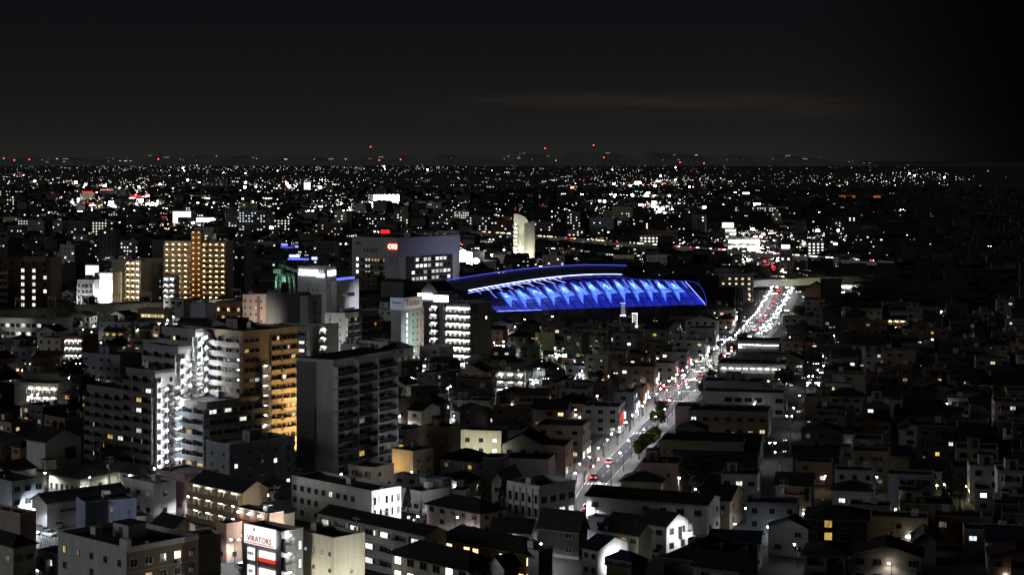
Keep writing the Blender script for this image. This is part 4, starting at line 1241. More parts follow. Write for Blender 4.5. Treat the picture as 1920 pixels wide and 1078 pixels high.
# floodlit yard between office and arena
b = bl('yard_building', 'small white building glaring under floodlights right of the red signed office', 'building', (886, 474, 11.5, 861, 908, 30), 'white', 2, None, None, lm='the glaring white yard building', hut=False, units=0)
e = corner(b, -b.L * .5, -14); flood((e.x, e.y), 160000, corner(b, -b.L * .5, 0, 4), (1, 1, .97), 120, 'floodlight glaring on the white yard building', 8)
for i, (px, py) in enumerate(((868, 474), (880, 497), (893, 489), (945, 470), (922, 478))):
    p = G(px, py, 9)
    r_ = empty('light_mast', (p.x, p.y, 0)); tag(r_, ('brightest tall floodlight mast left of the glaring white yard building', 'front floodlight mast before the glaring white yard building', 'floodlight mast on the right of the glaring white yard building', 'farther floodlight mast behind the left roof tip of the arena', 'middle floodlight mast between the yard building and the arena roof')[i], 'floodlight mast')
    g = MB(); g.tube((0, 0, 0), (0, 0, 8.8), .14, greymetal, 6, .09); g.build('mast', r_)
    g = MB(); g.box(-1.2, 1.2, -.2, .2, 8.8, 9.1, darkmetal); g.build('crossarm', r_)
    g = MB(); g.blob((0, -.3, 9.0), (2.6, 2.2, 2.2, 1.1, .9)[i], mat('yard_floodlight', (.9, .9, .9), noise=0, emit=60, ecol=(1, 1, .96))); g.build('lamp', r_)
# round topped white tower
b = bl('apartment_tower', 'tall white tower with a curved roof crest and a lit stair edge', 'tower', (983, 418, 34, 963, 1003, 25), 'cream', 10, dict(k='corr', nb=1, d=1.0, span=(.0, .45), tube=tubeb, doors=0, cw=False), None, lm='the round topped white tower', hut=False, units=0)
q = MB(); m_ = 10; w_ = b.L * 1.4
arc = [(-b.L + w_ * math.sin(i / m_ * PI / 2), b.h - .1 + 7.5 * math.cos(i / m_ * PI / 2)) for i in range(m_ + 1)]
for i in range(m_):
    (x0, z0), (x1, z1) = arc[i], arc[i + 1]
    q.face([(x0, -.02, b.h - .1), (x1, -.02, b.h - .1), (x1, -.02, z1), (x0, -.02, z0)], wall('cream')); q.face([(x0, -.02, z0), (x1, -.02, z1), (x1, 4, z1), (x0, 4, z0)], roofm('pale'))
    q.face([(x1, 4, b.h - .1), (x0, 4, b.h - .1), (x0, 4, z0), (x1, 4, z1)], wall('cream'))
q.face([(arc[0][0], 4, b.h - .1), (arc[0][0], -.02, b.h - .1), (arc[0][0], -.02, arc[0][1]), (arc[0][0], 4, arc[0][1])], wall('cream'))
q.build('curved_crest', b.root)
e = corner(b, -b.L * .3, -12); flood((e.x, e.y), 45000, corner(b, -b.L * .3, 0, 14), (1, 1, .86), 110, 'pale floodlight below the round topped white tower', 2)
e = corner(b, 12, b.W * .5); flood((e.x, e.y), 25000, corner(b, 0, b.W * .4, 10), (1, 1, .9), 110, 'floodlight right of the round topped white tower', 2)
# white concert hall far left of centre
b = bl('concert_hall', 'big white floodlit windowless hall far behind the red signed office', 'hall', (700, 366, 24, 690, 762, 65), 'white', 3, None, None, lm='the white floodlit hall', hut=False, units=0, Wd=48)
q = MB(); q.box(-b.L - 6, 0, -8, -.05, 0, 13, wall('white'), skip='b'); q.build('front_block', b.root)
for i in range(3):
    e = corner(b, 30, b.W * (.05 + .45 * i)); flood((e.x, e.y), 260000, corner(b, 0, b.W * (.2 + .3 * i), 12), (.97, .97, 1), 120, ('left', 'middle', 'right')[i] + ' floodlight of the three before the white floodlit hall', 3)
b = bl('shop_building', 'small orange brown block below the left end of the white floodlit hall', 'building', (712, 391, 9, 693, 720, 20), 'orange', 2, None, None, lm='the orange brown block', Wd=10, hut=False, units=0)

# lamps that light the elevated road and the railway viaduct from the street
for px, py, en, col, lab in ((1475, 560, 13000, (1, .98, .92), 'white street floodlight before the elevated road near the avenue'), (1528, 558, 7000, (.92, 1, .38), 'yellow green floodlight before the elevated road'),
                             (1610, 556, 9000, (1, .9, .7), 'dim floodlight before the right part of the elevated road')):
    p = G(px, py); flood((p.x, p.y), en, (p.x + 1, p.y + 30, 7), col, 130, lab, 4)
for px, py, en, lab in ((25, 640, 6000, 'far left'), (125, 630, 5500, 'second'), (215, 618, 7000, 'third'), (300, 608, 6500, 'fourth'), (415, 598, 6000, 'rightmost')):
    p = G(px, py); flood((p.x, p.y), en, (p.x - 24, p.y + 30, 8), (1, .96, .82), 140, lab + ' of five street floodlights under the railway viaduct', 6, blend=1)
# ================================================================== houses and shops one can tell apart
PALE = dict(lit=.1)
# ---- bottom left
hs('cream walled house with a dark roof in the very bottom left corner', (25, 1024, 8.5, -70, 66, 45), 'cream', 2, 'hip', 1.6, 'x', 'black', 'the corner house', Rs=dict(n=2, w=1.7, hh=1.3, lit=0))
hs('plain pinkish beige windowless block at the left edge', (38, 966, 9.5, -90, 46, 40), 'pink', 3, 'flat', lm='the pinkish beige block', Fs={}, Rs={}, auto=False)
b = hs('grey three storey building with a white floodlit wall and one yellow window', (22, 906, 9.5, -40, 82, 45), 'bluegrey', 3, 'flat', lm='the floodlit grey building', Rs=dict(n=3, w=1.6, hh=1.3, on={(2, 1)}, mix=(('yellow', 1),)), Fs={}, auto=False)
e = corner(b, 2.6, b.W * .40); flood((e.x, e.y), 4200, corner(b, 0, b.W * .55, 3), (.95, .97, 1), 130, 'floodlight below the white wall of the grey three storey building', 2.5)
b = hs('long low grey warehouse with small slot windows and a shallow roof', (88, 943, 6.0, 60, 238, 48), 'grey', 1, 'gable', 1.6, 'y', 'pale', 'the long grey warehouse', Fs={}, Rs=dict(n=5, w=1.6, hh=.6, lit=0, span=(.15, .6), sill=3.2), name='warehouse', cat='warehouse', auto=False)
hs('dark navy blue three storey block with two small windows', (160, 945, 9.2, 143, 256, 62), 'blue', 3, 'flat', lm='the navy blue block', Rs=dict(n=3, w=.7, hh=.9, lit=.2, mix=(('dim', 1),), skip=.4), Fs={}, auto=False)
hs('low white walled house with a rail and a dark flat roof below the navy block', (216, 975, 5.0, 199, 286, 62), 'white', 1, 'flat', lm='the low white walled house', Rs=dict(n=3, w=1.1, hh=1.1, lit=0), Fs={}, auto=False)
hs('white modern two storey house with a grey centre strip', (288, 909, 8.0, 232, 330, 45), 'white', 2, 'flat', lm='the white modern house', lit=.05)
hs('dark roofed house with a beige gable between the white walled house and gallery apartments', (322, 992, 6.4, 284, 366, 45), 'tan', 2, 'gable', 2, 'x', 'black', 'the beige gable house')
hs('plain beige two storey block below the gallery apartments', (348, 1010, 8.0, 332, 414, 62), 'cream', 2, 'flat', lm='the plain beige block', Fs={}, Rs={}, auto=False)
hs('small dark gable house between gallery apartments and white office', (512, 964, 6.5, 478, 552, 45), 'tan', 2, 'gable', 2, 'y', 'black', 'the small dark gable house')
hs('shop with a pink lit sign board behind the white sign building', (425, 985, 8, 405, 446, 45), 'salmon', 2, 'flat', lm='the pink shop')
b = hs('shop with white lamps over a dark red fascia behind the sign building', (505, 966, 9, 440, 510, 43), 'brown', 3, 'flat', lm='the red fascia shop', Fs={}, Rs={}, auto=False)
link('fascia', bx_mesh('fascia', b.L * .9, .3, 1.4, mat('dark_red_fascia', (.22, .03, .03), noise=.1)), b.root, (-b.L / 2, -.05, b.h - 3.2))
for i in range(3):
    link('spot_lamp', bx_mesh('spot_lamp', .5, .5, .2, tubeb), b.root, (-b.L * (.2 + .3 * i), -.5, b.h - .4))
hs('big white three storey gable building with a floodlit end wall at left', (85, 828, 9.8, 50, 152, 40), 'white', 3, 'gable', 2.6, 'x', 'black', 'the big white gable building', Rs=dict(n=1, w=3.5, hh=3.2, rows=(1, 2), lit=0, style='grid', span=(.45, .95)), Fs={}, auto=False)
e = corner(b, 6, b.W * .36); flood((e.x, e.y), 26000, corner(b, 0, b.W * .40, 7), (.97, .97, 1), 120, 'floodlight low against the end wall of the big white gable building', 1.2)
hs('small orange walled house beside the big white gable building', (38, 838, 6, 22, 50, 40), 'orange', 2, 'hip', 1.4, 'x', 'black', 'the small orange house', lit=.4, mix=(('warm', 1),))
hs('long dark roofed single storey house below the big white gable building', (150, 896, 4.4, 92, 200, 35), 'cream', 1, 'hip', 2.2, 'x', 'black', 'the long dark roofed house', Fs=dict(n=6, w=.8, hh=1.6, lit=0, sill=.3))
hs('pale long low house with a hedge in front of the stepped wing', (200, 885, 4.2, 150, 262, 40), 'cream', 1, 'hip', 2.2, 'x', 'black', 'the pale low house')
hs('dark hipped house right beneath the foot of the lit stair', (262, 890, 5.4, 226, 288, 42), 'grey', 2, 'hip', 1.8, 'x', 'black', 'the hipped house under the stair')
b = bl('apartment_block', 'small apartment house with curved white lit balconies beside the viaduct', 'apartments', (155, 633, 15.8, 114, 190, 18), 'brown', 5, dict(k='corr', nb=4, d=1.3, span=(.22, 1), tube=tubeb, tl=.9, doors=1, par=paleconc), None, lm='the small lit balcony block', Wd=12, hut=False, units=1)
b = bl('apartment_block', 'beige two storey flats with two rows of lit balconies at the left', 'apartments', (108, 722, 7.4, 25, 126, 14), 'cream', 2, dict(k='corr', nb=4, d=1.2, span=(.32, 1), tube=tubeb, doors=1), None, lm='the beige two storey flats', Wd=10, hut=False, units=0)
hs('long low shed with pale shutters above the beige two storey flats', (105, 702, 5.5, 32, 130, 14), 'cream', 1, 'flat', lm='the pale shutter shed', Wd=8)
hs('dark brown warehouse roof right of the lit parking yard', (113, 672, 8, 60, 140, 14), 'brown', 2, 'gable', 2, 'x', 'rust', 'the dark brown warehouse', Wd=14)
hs('round topped dark house with yellow windows below the dark tree', (150, 740, 5.5, 118, 158, 25), 'tan', 2, 'hip', 1.5, 'x', 'black', 'the house below the dark tree', lit=.4, mix=(('yellow', 1),))
hs('blue grey scaffolded building left of the stepped apartment top', (225, 668, 13, 155, 268, 30), 'bluegrey', 4, 'flat', lm='the scaffolded building', lit=.03)
hs('beige small house with two dark windows on the stepped apartments roof line', (303, 640, 12, 268, 312, 25), 'cream', 4, 'flat', lm='the small beige house', lit=.05)
hs('grey plain block standing before the viaduct right of the warm lit hall', (385, 571, 14, 357, 405, 25), 'bluegrey', 3, 'flat', lm='the plain block before the viaduct', Fs={}, Rs={}, auto=False)
b = bl('hall', 'low warm lit hall with glowing windows under the railway viaduct', 'hall', (308, 582, 9, 258, 312, 20), 'tan', 2, dict(n=8, w=1.7, hh=1.7, rows=(1, 2), lit=.8, mix=(('warm', 3), ('yellow', 1))), None, lm='the warm lit hall', Wd=8, hut=False, units=0)
b = bl('hall', 'low building with a row of square lit windows under the viaduct left', 'hall', (118, 600, 9, -20, 122, 12), 'grey', 2, dict(n=14, w=2.0, hh=1.8, lit=.5, rows=(0, 2), mix=(('white', 1),)), None, lm='the square windowed building', Wd=10, hut=False, units=0)
b = bl('shop_building', 'orange lit concrete frame building left of the pale pink apartments', 'building', (452, 570, 13, 405, 460, 18), 'orange', 3, dict(n=5, w=1.4, hh=1.8, lit=.35, mix=(('warm', 1),)), None, lm='the orange frame building', Wd=10, hut=False, units=0)
hs('small house with a yellow lit porch and parked cars below the viaduct', (232, 622, 6, 195, 240, 20), 'cream', 2, 'gable', 1.5, 'x', 'black', 'the yellow porch house', lit=.5, mix=(('yellow', 1),))
hs('pink lit shop front below the plain block before the viaduct', (300, 612, 9, 287, 318, 20), 'salmon', 3, 'flat', lm='the pink lit shop front', lit=.4, mix=(('warm', 1),))
# ---- centre, right of the slab tower
b = bl('shop_building', 'amber washed three storey block right of the dark slab tower', 'building', (774, 850, 9.4, 735, 813, 40), 'beige', 3, None, dict(n=2, w=.9, hh=.9, lit=0), lm='the amber washed block', hut=False, units=1, roof='rust')
e = corner(b, -b.L * .8, -5); flood((e.x, e.y), 2000, corner(b, -b.L * .6, 0, 4), (1, .68, .28), 150, 'amber lamp lighting the left wall of the amber washed block', 5)
b = bl('shop_building', 'dark brown four storey block with a bright lamp beside its wall', 'building', (842, 805, 12.5, 790, 862, 24), 'brown', 4, dict(n=2, w=1.2, hh=1.2, lit=0, skip=.4), dict(n=1, w=.8, hh=1, lit=0), lm='the dark brown block', hut=True, units=1)
b = bl('apartment_house', 'white three storey apartment house with lit corner windows', 'apartments', (940, 812, 9.6, 864, 952, 12), 'cream', 3, dict(n=3, w=1.3, hh=1.2, on={(2, 2), (2, 1)}, mix=(('white', 1),)), None, lm='the white apartment house', Wd=9, hut=False, units=0)
e = corner(b, -b.L * .5, -9); flood((e.x, e.y), 4600, corner(b, -b.L * .5, 0, 4), (1, 1, .84), 140, 'floodlight at the foot of the white apartment house wall', 3)
hs('cream house with a wide front gable and two lit ground floor windows', (1020, 835, 7.2, 942, 1034, 12), 'cream', 2, 'gable', 3.0, 'y', 'black', 'the wide gable house', Fs=dict(n=3, w=1.4, hh=1.2, on={(1, 0), (2, 0)}, mix=(('white', 1),)), Wd=11)
hs('salmon pink two storey shop with a dark flat roof near the avenue', (1060, 838, 8.0, 1018, 1078, 12), 'salmon', 2, 'flat', lm='the salmon shop', Wd=12)
hs('grey beige three storey shop building at the avenue corner', (1092, 801, 9.5, 1005, 1100, 12), 'beige', 3, 'flat', lm='the grey beige corner shop', Wd=14)
hs('grey walled single storey shop with dark roof facing the salmon shop', (1028, 864, 7.5, 942, 1052, 12), 'grey', 2, 'flat', lm='the grey walled shop', Wd=10, Fs={}, auto=False)
hs('plain black walled block left of the grey walled shop', (940, 862, 11, 904, 944, 14), 'dark', 3, 'flat', lm='the plain black block', Fs={}, Rs={}, auto=False, Wd=8)
b = bl('office_building', 'white three storey office with five narrow windows and four wide ones', 'office', (1011, 921, 10.2, 951, 1079, 45), 'white', 3,
       dict(n=5, w=.9, hh=2.0, lit=0, rows=(1, 3), style='plain'), dict(n=4, w=1.9, hh=1.5, on={(1, 1), (2, 1), (3, 1)}, mix=(('white', 1),), rows=(1, 3)), lm='the white narrow windowed office', hut=False, units=1, par=1.2)
q = MB()
for i in range(6):
    x = -b.L * (i / 5) * .98 - .1
    q.box(x - .1, x + .1, -.22, -.003, .3, b.h + .3, wall('white'), skip='bk')
q.build('wall_ribs', b.root)
hs('pale gable house behind the narrow windowed office', (944, 902, 7.4, 925, 975, 20), 'cream', 2, 'gable', 2, 'y', 'black', 'the pale gable house')
b = bl('shop_building', 'blue grey ribbed metal shop left of the conifer', 'shop', (830, 904, 6.5, 788, 846, 30), 'bluegrey', 2, None, None, lm='the ribbed metal shop', hut=False, units=0)
q = MB()
for i in range(9):
    x = -b.L * i / 8; q.box(x - .12, x + .12, -.15, -.003, 0, b.h, wall('bluegrey'), skip='bk')
q.build('wall_ribs', b.root)
hs('dark grey flat block between the slab tower and ribbed metal shop', (784, 895, 5.5, 738, 800, 30), 'grey', 2, 'flat', lm='the dark grey flat block')
hs('tan lit single storey shop right of the ribbed metal shop', (874, 922, 4.6, 846, 882, 14), 'beige', 1, 'flat', lm='the tan lit shop', lit=.4, Wd=8)
hs('long dark roofed house at bottom centre behind the lit dining house', (900, 962, 5.5, 800, 950, 45), 'pink', 2, 'hip', 2, 'x', 'black', 'the long dark house')
b = hs('wooden dining house with a glowing row of warm windows under deep eaves', (985, 1035, 7.0, 835, 1012, 42), 'brown', 2, 'hip', 2.4, 'x', 'black', 'the glowing dining house', Fs=dict(n=9, w=1.7, hh=1.7, on={(i, 0) for i in range(9)} | {(0, 1), (2, 1), (3, 1), (6, 1)}, mix=(('ryokan', 1),), sill=.6, style='grid'), Rs=dict(n=2, w=1.8, hh=1.7, lit=1, mix=(('ryokan', 1),), sill=.6), ov=1.4)
hs('house with a broad dark hip roof and lit cream windows at bottom centre', (880, 1068, 6.2, 735, 935, 45), 'cream', 2, 'hip', 2.4, 'x', 'black', 'the broad hip roofed house', Fs=dict(n=6, w=2.0, hh=1.6, lit=.7, mix=(('blaze', 1),)), ov=.9)
hs('small white gable end in front of the glowing dining house', (945, 1062, 7, 918, 960, 45), 'white', 2, 'gable', 1.6, 'y', 'black', 'the small white gable end', Fs={}, auto=False)
hs('white block with a wire mast right of the glowing dining house', (1010, 1036, 7.5, 992, 1036, 45), 'white', 2, 'flat', lm='the white block with the mast', Fs={}, Rs=dict(n=2, w=1.2, hh=1.2, lit=0), auto=False)
hs('large black roofed house right of the narrow windowed office', (1085, 992, 6.5, 1010, 1098, 30), 'dark', 2, 'gable', 3.2, 'x', 'black', 'the large black roofed house', lit=.05)
hs('white gable house with a bright lamp lit side wall at bottom', (1120, 1030, 6.2, 1092, 1178, 45), 'white', 2, 'gable', 1.8, 'x', 'navy', 'the lamp lit white gable house', Fs=dict(n=2, w=1.0, hh=1.1, lit=0))
b = REG[-1]; e = corner(b, 3.2, b.W * .45); flood((e.x, e.y), 2800, corner(b, 0, b.W * .5, 3), (.90, .95, 1), 130, 'bluish floodlight by the side wall of the lamp lit white gable house', 2.5)
b = hs('shop with a grey fascia sign lettered M&A under a navy roof', (1184, 1052, 5.6, 1137, 1212, 45), 'tan', 2, 'hip', 1.2, 'x', 'navy', 'the lettered fascia shop', Fs={}, Rs={}, auto=False, ov=.2)
fas = mat('grey_fascia', (.24, .24, .24), noise=.2)
o = link('fascia', bx_mesh('fascia', b.L + .5, .25, 1.6, fas), b.root, (-b.L / 2, -.05, b.h - 1.75))
blk = mat('black_lettering')
link('lettering', text_mesh('M&A', 1.5, blk), o, (b.L * .30, -.3, .8)); link('lettering', text_mesh('house of', .62, blk), o, (-b.L * .03, -.3, .62)); link('lettering', text_mesh('▲▲', 1.0, blk), o, (-b.L * .36, -.3, .85))
o = put(b, 'fascia', bx_mesh('fascia', b.W + .3, .25, 1.6, fas), 'R', b.W / 2, b.h - 1.75, .05); link('lettering', text_mesh('M', 1.4, blk), o, (b.W * .36, -.3, .8))
# ---- right of the avenue, bottom
b = hs('long white two storey row house with shuttered windows right of the crossing', (1325, 946, 7.4, 1100, 1334, 24), 'white', 2, 'gable', 1.4, 'x', 'black', 'the long white row house', Fs=dict(n=7, w=1.7, hh=1.3, lit=0, skip=.3), Wd=10)
hs('small blue grey hut pair in front of the long white row house', (1150, 975, 5.6, 1101, 1164, 30), 'bluegrey', 2, 'flat', lm='the blue grey huts', lit=0)
hs('grey house below the blue grey huts with a dark gable roof', (1182, 985, 5.6, 1140, 1205, 35), 'grey', 2, 'gable', 1.8, 'x', 'black', 'the grey gable house below the huts')
hs('beige gable house with a plain end wall and one amber window', (1197, 1002, 6.2, 1126, 1222, 42), 'cream', 2, 'gable', 1.8, 'x', 'black', 'the plain beige gable end', Fs=dict(n=4, w=1.5, hh=1.0, on={(2, 1)}, mix=(('amber', 1),)), Rs={})
hs('white gabled house glaring beside a street lamp at bottom right of centre', (1249, 985, 6.6, 1198, 1290, 40), 'white', 2, 'gable', 2.0, 'x', 'slate', 'the glaring white gabled house', Rs=dict(n=2, w=1.5, hh=1.4, lit=.2, mix=(('dim', 1),)), balcony=('R', 4.5, 4))
b = REG[-1]; e = corner(b, 4.2, b.W * .55); flood((e.x, e.y), 3000, corner(b, 0, b.W * .5, 3), (.95, .97, 1), 135, 'white floodlight glaring on the front of the white gabled house', 4)
hs('grey gable house standing above the white gabled house by the lane', (1368, 938, 6.8, 1310, 1393, 20), 'tan', 2, 'gable', 2.2, 'x', 'black', 'the grey gable house by the lane', Rs=dict(n=2, w=1.1, hh=1.2, lit=0))
hs('black roofed broad house at the bottom edge right of the fascia shop', (1330, 1052, 6.0, 1245, 1390, 30), 'dark', 2, 'hip', 2.6, 'x', 'black', 'the black broad house', lit=0)
hs('dark olive house with a pale gable at the bottom edge', (1385, 1070, 6.0, 1300, 1420, 30), 'olive', 2, 'gable', 2.0, 'x', 'black', 'the dark olive house', lit=0)
hs('pinkish two storey house at the right kerb of the avenue', (1272, 872, 8.2, 1199, 1278, 11.8), 'pink', 2, 'flat', lm='the pinkish kerb house', Wd=13, Fs=dict(n=2, w=.9, hh=.9, lit=0, skip=.5), auto=False)
hs('long beige two storey building with a blank wall right of the avenue', (1395, 832, 8.4, 1236, 1402, 11.8), 'beige', 2, 'flat', lm='the long beige building', Wd=14, Fs={}, auto=False)
hs('huge dark roofed hall in front of the long beige building', (1420, 850, 6, 1262, 1428, 11.8), 'dark', 2, 'gable', 3.5, 'x', 'black', 'the huge dark roofed hall', Wd=22, lit=.02, name='hall', cat='hall')
hs('dim grey two storey building with one white lit window right of centre', (1420, 893, 7, 1352, 1425, 11.8), 'grey', 2, 'flat', lm='the dim grey two storey building', Wd=10, Fs=dict(n=3, w=1.6, hh=1.2, on={(1, 1)}, mix=(('white', 1),)), auto=False)
hs('low dark roofed house in front of the pinkish kerb house', (1240, 903, 4.6, 1165, 1246, 11.8), 'tan', 1, 'hip', 2, 'x', 'black', 'the low dark roofed house', Wd=10)
hs('pinkish white corner house at the red lit crossing', (1300, 764, 6.5, 1266, 1306, 11.8), 'pink', 2, 'flat', lm='the red crossing corner house', Wd=10, Fs={}, auto=False)
hs('long dark two storey block behind the red lit crossing', (1440, 775, 7.5, 1290, 1446, 11.8), 'tan', 2, 'flat', lm='the long dark block', Wd=16, lit=.06)
hs('long white two storey shop building with dark square windows above the crossing', (1470, 739, 8, 1318, 1480, 11.8), 'white', 2, 'flat', lm='the long white shop building', Wd=12, Fs=dict(n=8, w=2.4, hh=1.5, lit=.08, skip=.15), auto=False)
hs('pale ribbed block behind the long white shop building', (1430, 718, 8, 1318, 1440, 11.8), 'bluegrey', 2, 'flat', lm='the pale ribbed block', Wd=12, Fs={}, auto=False)
b = bl('market_building', 'wide low market with a glaring white lit soffit right of the avenue', 'market', (1475, 686, 7.5, 1345, 1480, 11.8), 'grey', 2, dict(k='corr', nb=9, d=2.0, span=(.05, .98), rows=(1, 2), tube=tube, tl=1.6, doors=0), None, lm='the white soffit market', Wd=20, hut=False, units=2)
b = bl('market_building', 'second wide low building with a thin white lit edge beyond the market', 'market', (1462, 642, 7, 1380, 1470, 11.8), 'dark', 2, dict(k='corr', nb=5, d=1.5, span=(.05, .98), rows=(1, 2), tube=tube, tl=3.0, doors=0), None, lm='the thin white edged building', Wd=16, hut=False, units=0)
hs('white house with a square lamp lit front beside the narrow side street', (1474, 735, 7, 1450, 1480, 11.8), 'white', 2, 'flat', lm='the lamp lit side street house', Wd=9)
hs('cream small house glowing right of the narrow side street', (1560, 870, 5.5, 1492, 1566, 11.8), 'tan', 2, 'flat', lm='the cream side street house', Wd=8)
hs('white low house with blue tint right of the side street lamps', (1635, 920, 4.5, 1560, 1642, 14), 'white', 1, 'hip', 1.6, 'x', 'black', 'the white low house', Wd=8, lit=.4, mix=(('white', 1),))
hs('white house lit by a porch lamp at the right edge', (1860, 920, 5.5, 1828, 1865, 11.8), 'white', 2, 'flat', lm='the porch lit white house', Wd=9, lit=.5, mix=(('blaze', 1),))
hs('dark house with two yellow lit windows stacked at lower right', (1625, 975, 8.5, 1510, 1630, 11.8), 'black', 3, 'hip', 1.8, 'x', 'black', 'the stacked yellow windows house', Wd=12, Fs=dict(n=4, w=1.7, hh=1.7, on={(1, 2), (1, 1)}, mix=(('yellow', 1),)), auto=False)
hs('grey domed shed with a striped curved roof at lower right', (1755, 1015, 5, 1712, 1760, 11.8), 'grey', 1, 'gable', 1.8, 'y', 'pale', 'the striped shed', Wd=9, Fs={}, auto=False)
hs('grey cream gable house at the lower left of the right dark quarter', (1515, 990, 6.5, 1440, 1520, 30), 'grey', 2, 'gable', 1.8, 'y', 'black', 'the grey cream gable house', lit=0)
hs('white cube house with a dark slot in the right dark quarter', (1672, 647, 6, 1648, 1674, 11.8), 'white', 2, 'flat', lm='the white cube house', Wd=8, Fs=dict(n=1, w=.7, hh=1.5, lit=0), auto=False)
b = hs('house with amber lit verandas far out in the right dark quarter', (1698, 600, 6.5, 1664, 1725, 14), 'cream', 2, 'gable', 1.5, 'x', 'black', 'the amber veranda house', Fs=dict(k='corr', nb=3, d=1.4, tube=tubew, doors=1), Wd=9, auto=False)
hs('gable house with a dim white front in the middle of the right dark quarter', (1725, 803, 6, 1685, 1728, 11.8), 'white', 2, 'gable', 1.8, 'y', 'black', 'the dim white gable house', Wd=10, Fs=dict(n=1, w=1.6, hh=1.2, lit=0), auto=False)
hs('brown house with an amber eave line in the right dark quarter', (1805, 772, 6, 1740, 1808, 11.8), 'tan', 2, 'hip', 1.6, 'x', 'black', 'the amber eave house', Wd=10, lit=.06)
hs('white lit school like building with tall windows at right beyond the elevated road', (1612, 535, 8, 1562, 1614, 12), 'white', 2, 'flat', lm='the white lit school building', Wd=9, Fs=dict(k='corr', nb=8, d=1.2, tube=tubeb, doors=0), name='school', cat='school', auto=False)
hs('brown gabled hall in front of the elevated road', (1546, 541, 9, 1510, 1550, 14), 'orange', 2, 'gable', 3.5, 'y', 'black', 'the brown gabled hall', Wd=12, Fs={}, auto=False)
# ---- along the left side of the avenue
row = [((1160, 765, 8.5, 1092, 1168, 11.8), 'white', 'white three storey shop with dark windows on the left kerb of the avenue', 'the white kerb shop', 3, .1),
       ((1188, 738, 9, 1150, 1195, 11.8), 'bluegrey', 'blue grey shop tower next up the avenue from the white kerb shop', 'the blue grey shop', 3, .1),
       ((1205, 728, 7.5, 1186, 1215, 11.8), 'orange', 'ochre shop with a salmon lit end wall beside the avenue', 'the ochre shop', 2, .1),
       ((1226, 690, 9.5, 1160, 1233, 11.8), 'brown', 'dark brown block with small yellow windows beside the avenue', 'the dark brown avenue block', 3, .2),
       ((1265, 683, 7.5, 1228, 1272, 11.8), 'beige', 'beige shop with a warm end wall above the parked red lit cars', 'the warm beige shop', 2, .1),
       ((1288, 662, 8.5, 1238, 1295, 11.8), 'grey', 'grey shop row with small lights along the eaves by the avenue', 'the grey eave lit shops', 3, .3),
       ((1322, 640, 9, 1262, 1328, 11.8), 'white', 'pale shop row farther up the left side of the avenue', 'the pale shop row', 3, .2),
       ((1340, 617, 9.5, 1290, 1346, 11.8), 'bluegrey', 'blue tinted three storey house near the arena end of the avenue', 'the blue tinted house', 3, .1),
       ((1376, 583, 9, 1346, 1382, 11.8), 'white', 'white house with dark windows left of the bright avenue junction', 'the white junction house', 3, .1),
       ((1372, 598, 7, 1345, 1376, 11.8), 'cream', 'cream hip roofed house below the white junction house', 'the cream junction house', 2, .1)]
for px, wc, lab, lm, nf, lt in row:
    hs(lab, px, wc, nf, 'hip' if 'hip' in lab else 'flat', 1.5, 'x', 'black', lm, Wd=13, lit=lt, name='shop_building', cat='shop' if 'shop' in lab else 'house', Rs=dict(n=3, w=1.6, hh=1.4, lit=.35, mix=(('white', 2), ('blaze', 1), ('warm', 1))))
    bb = REG[-1]
    for j in range(2):
        kk = ('white_roof_sign_glow', 'lit_white_sign_board', 'red_roof_sign_glow', 'hall_sign_glow')[R.choice((0, 1, 1, 2, 3))]
        q = MB(); q.box(-.45, .45, -.15, .15, 0, R.uniform(1.6, 3.0), MATS[kk])
        put(bb, 'shop_sign', q.mesh('shop_sign'), 'R', bb.W * (.3 + .45 * j), R.uniform(2.8, 4.2), .6)
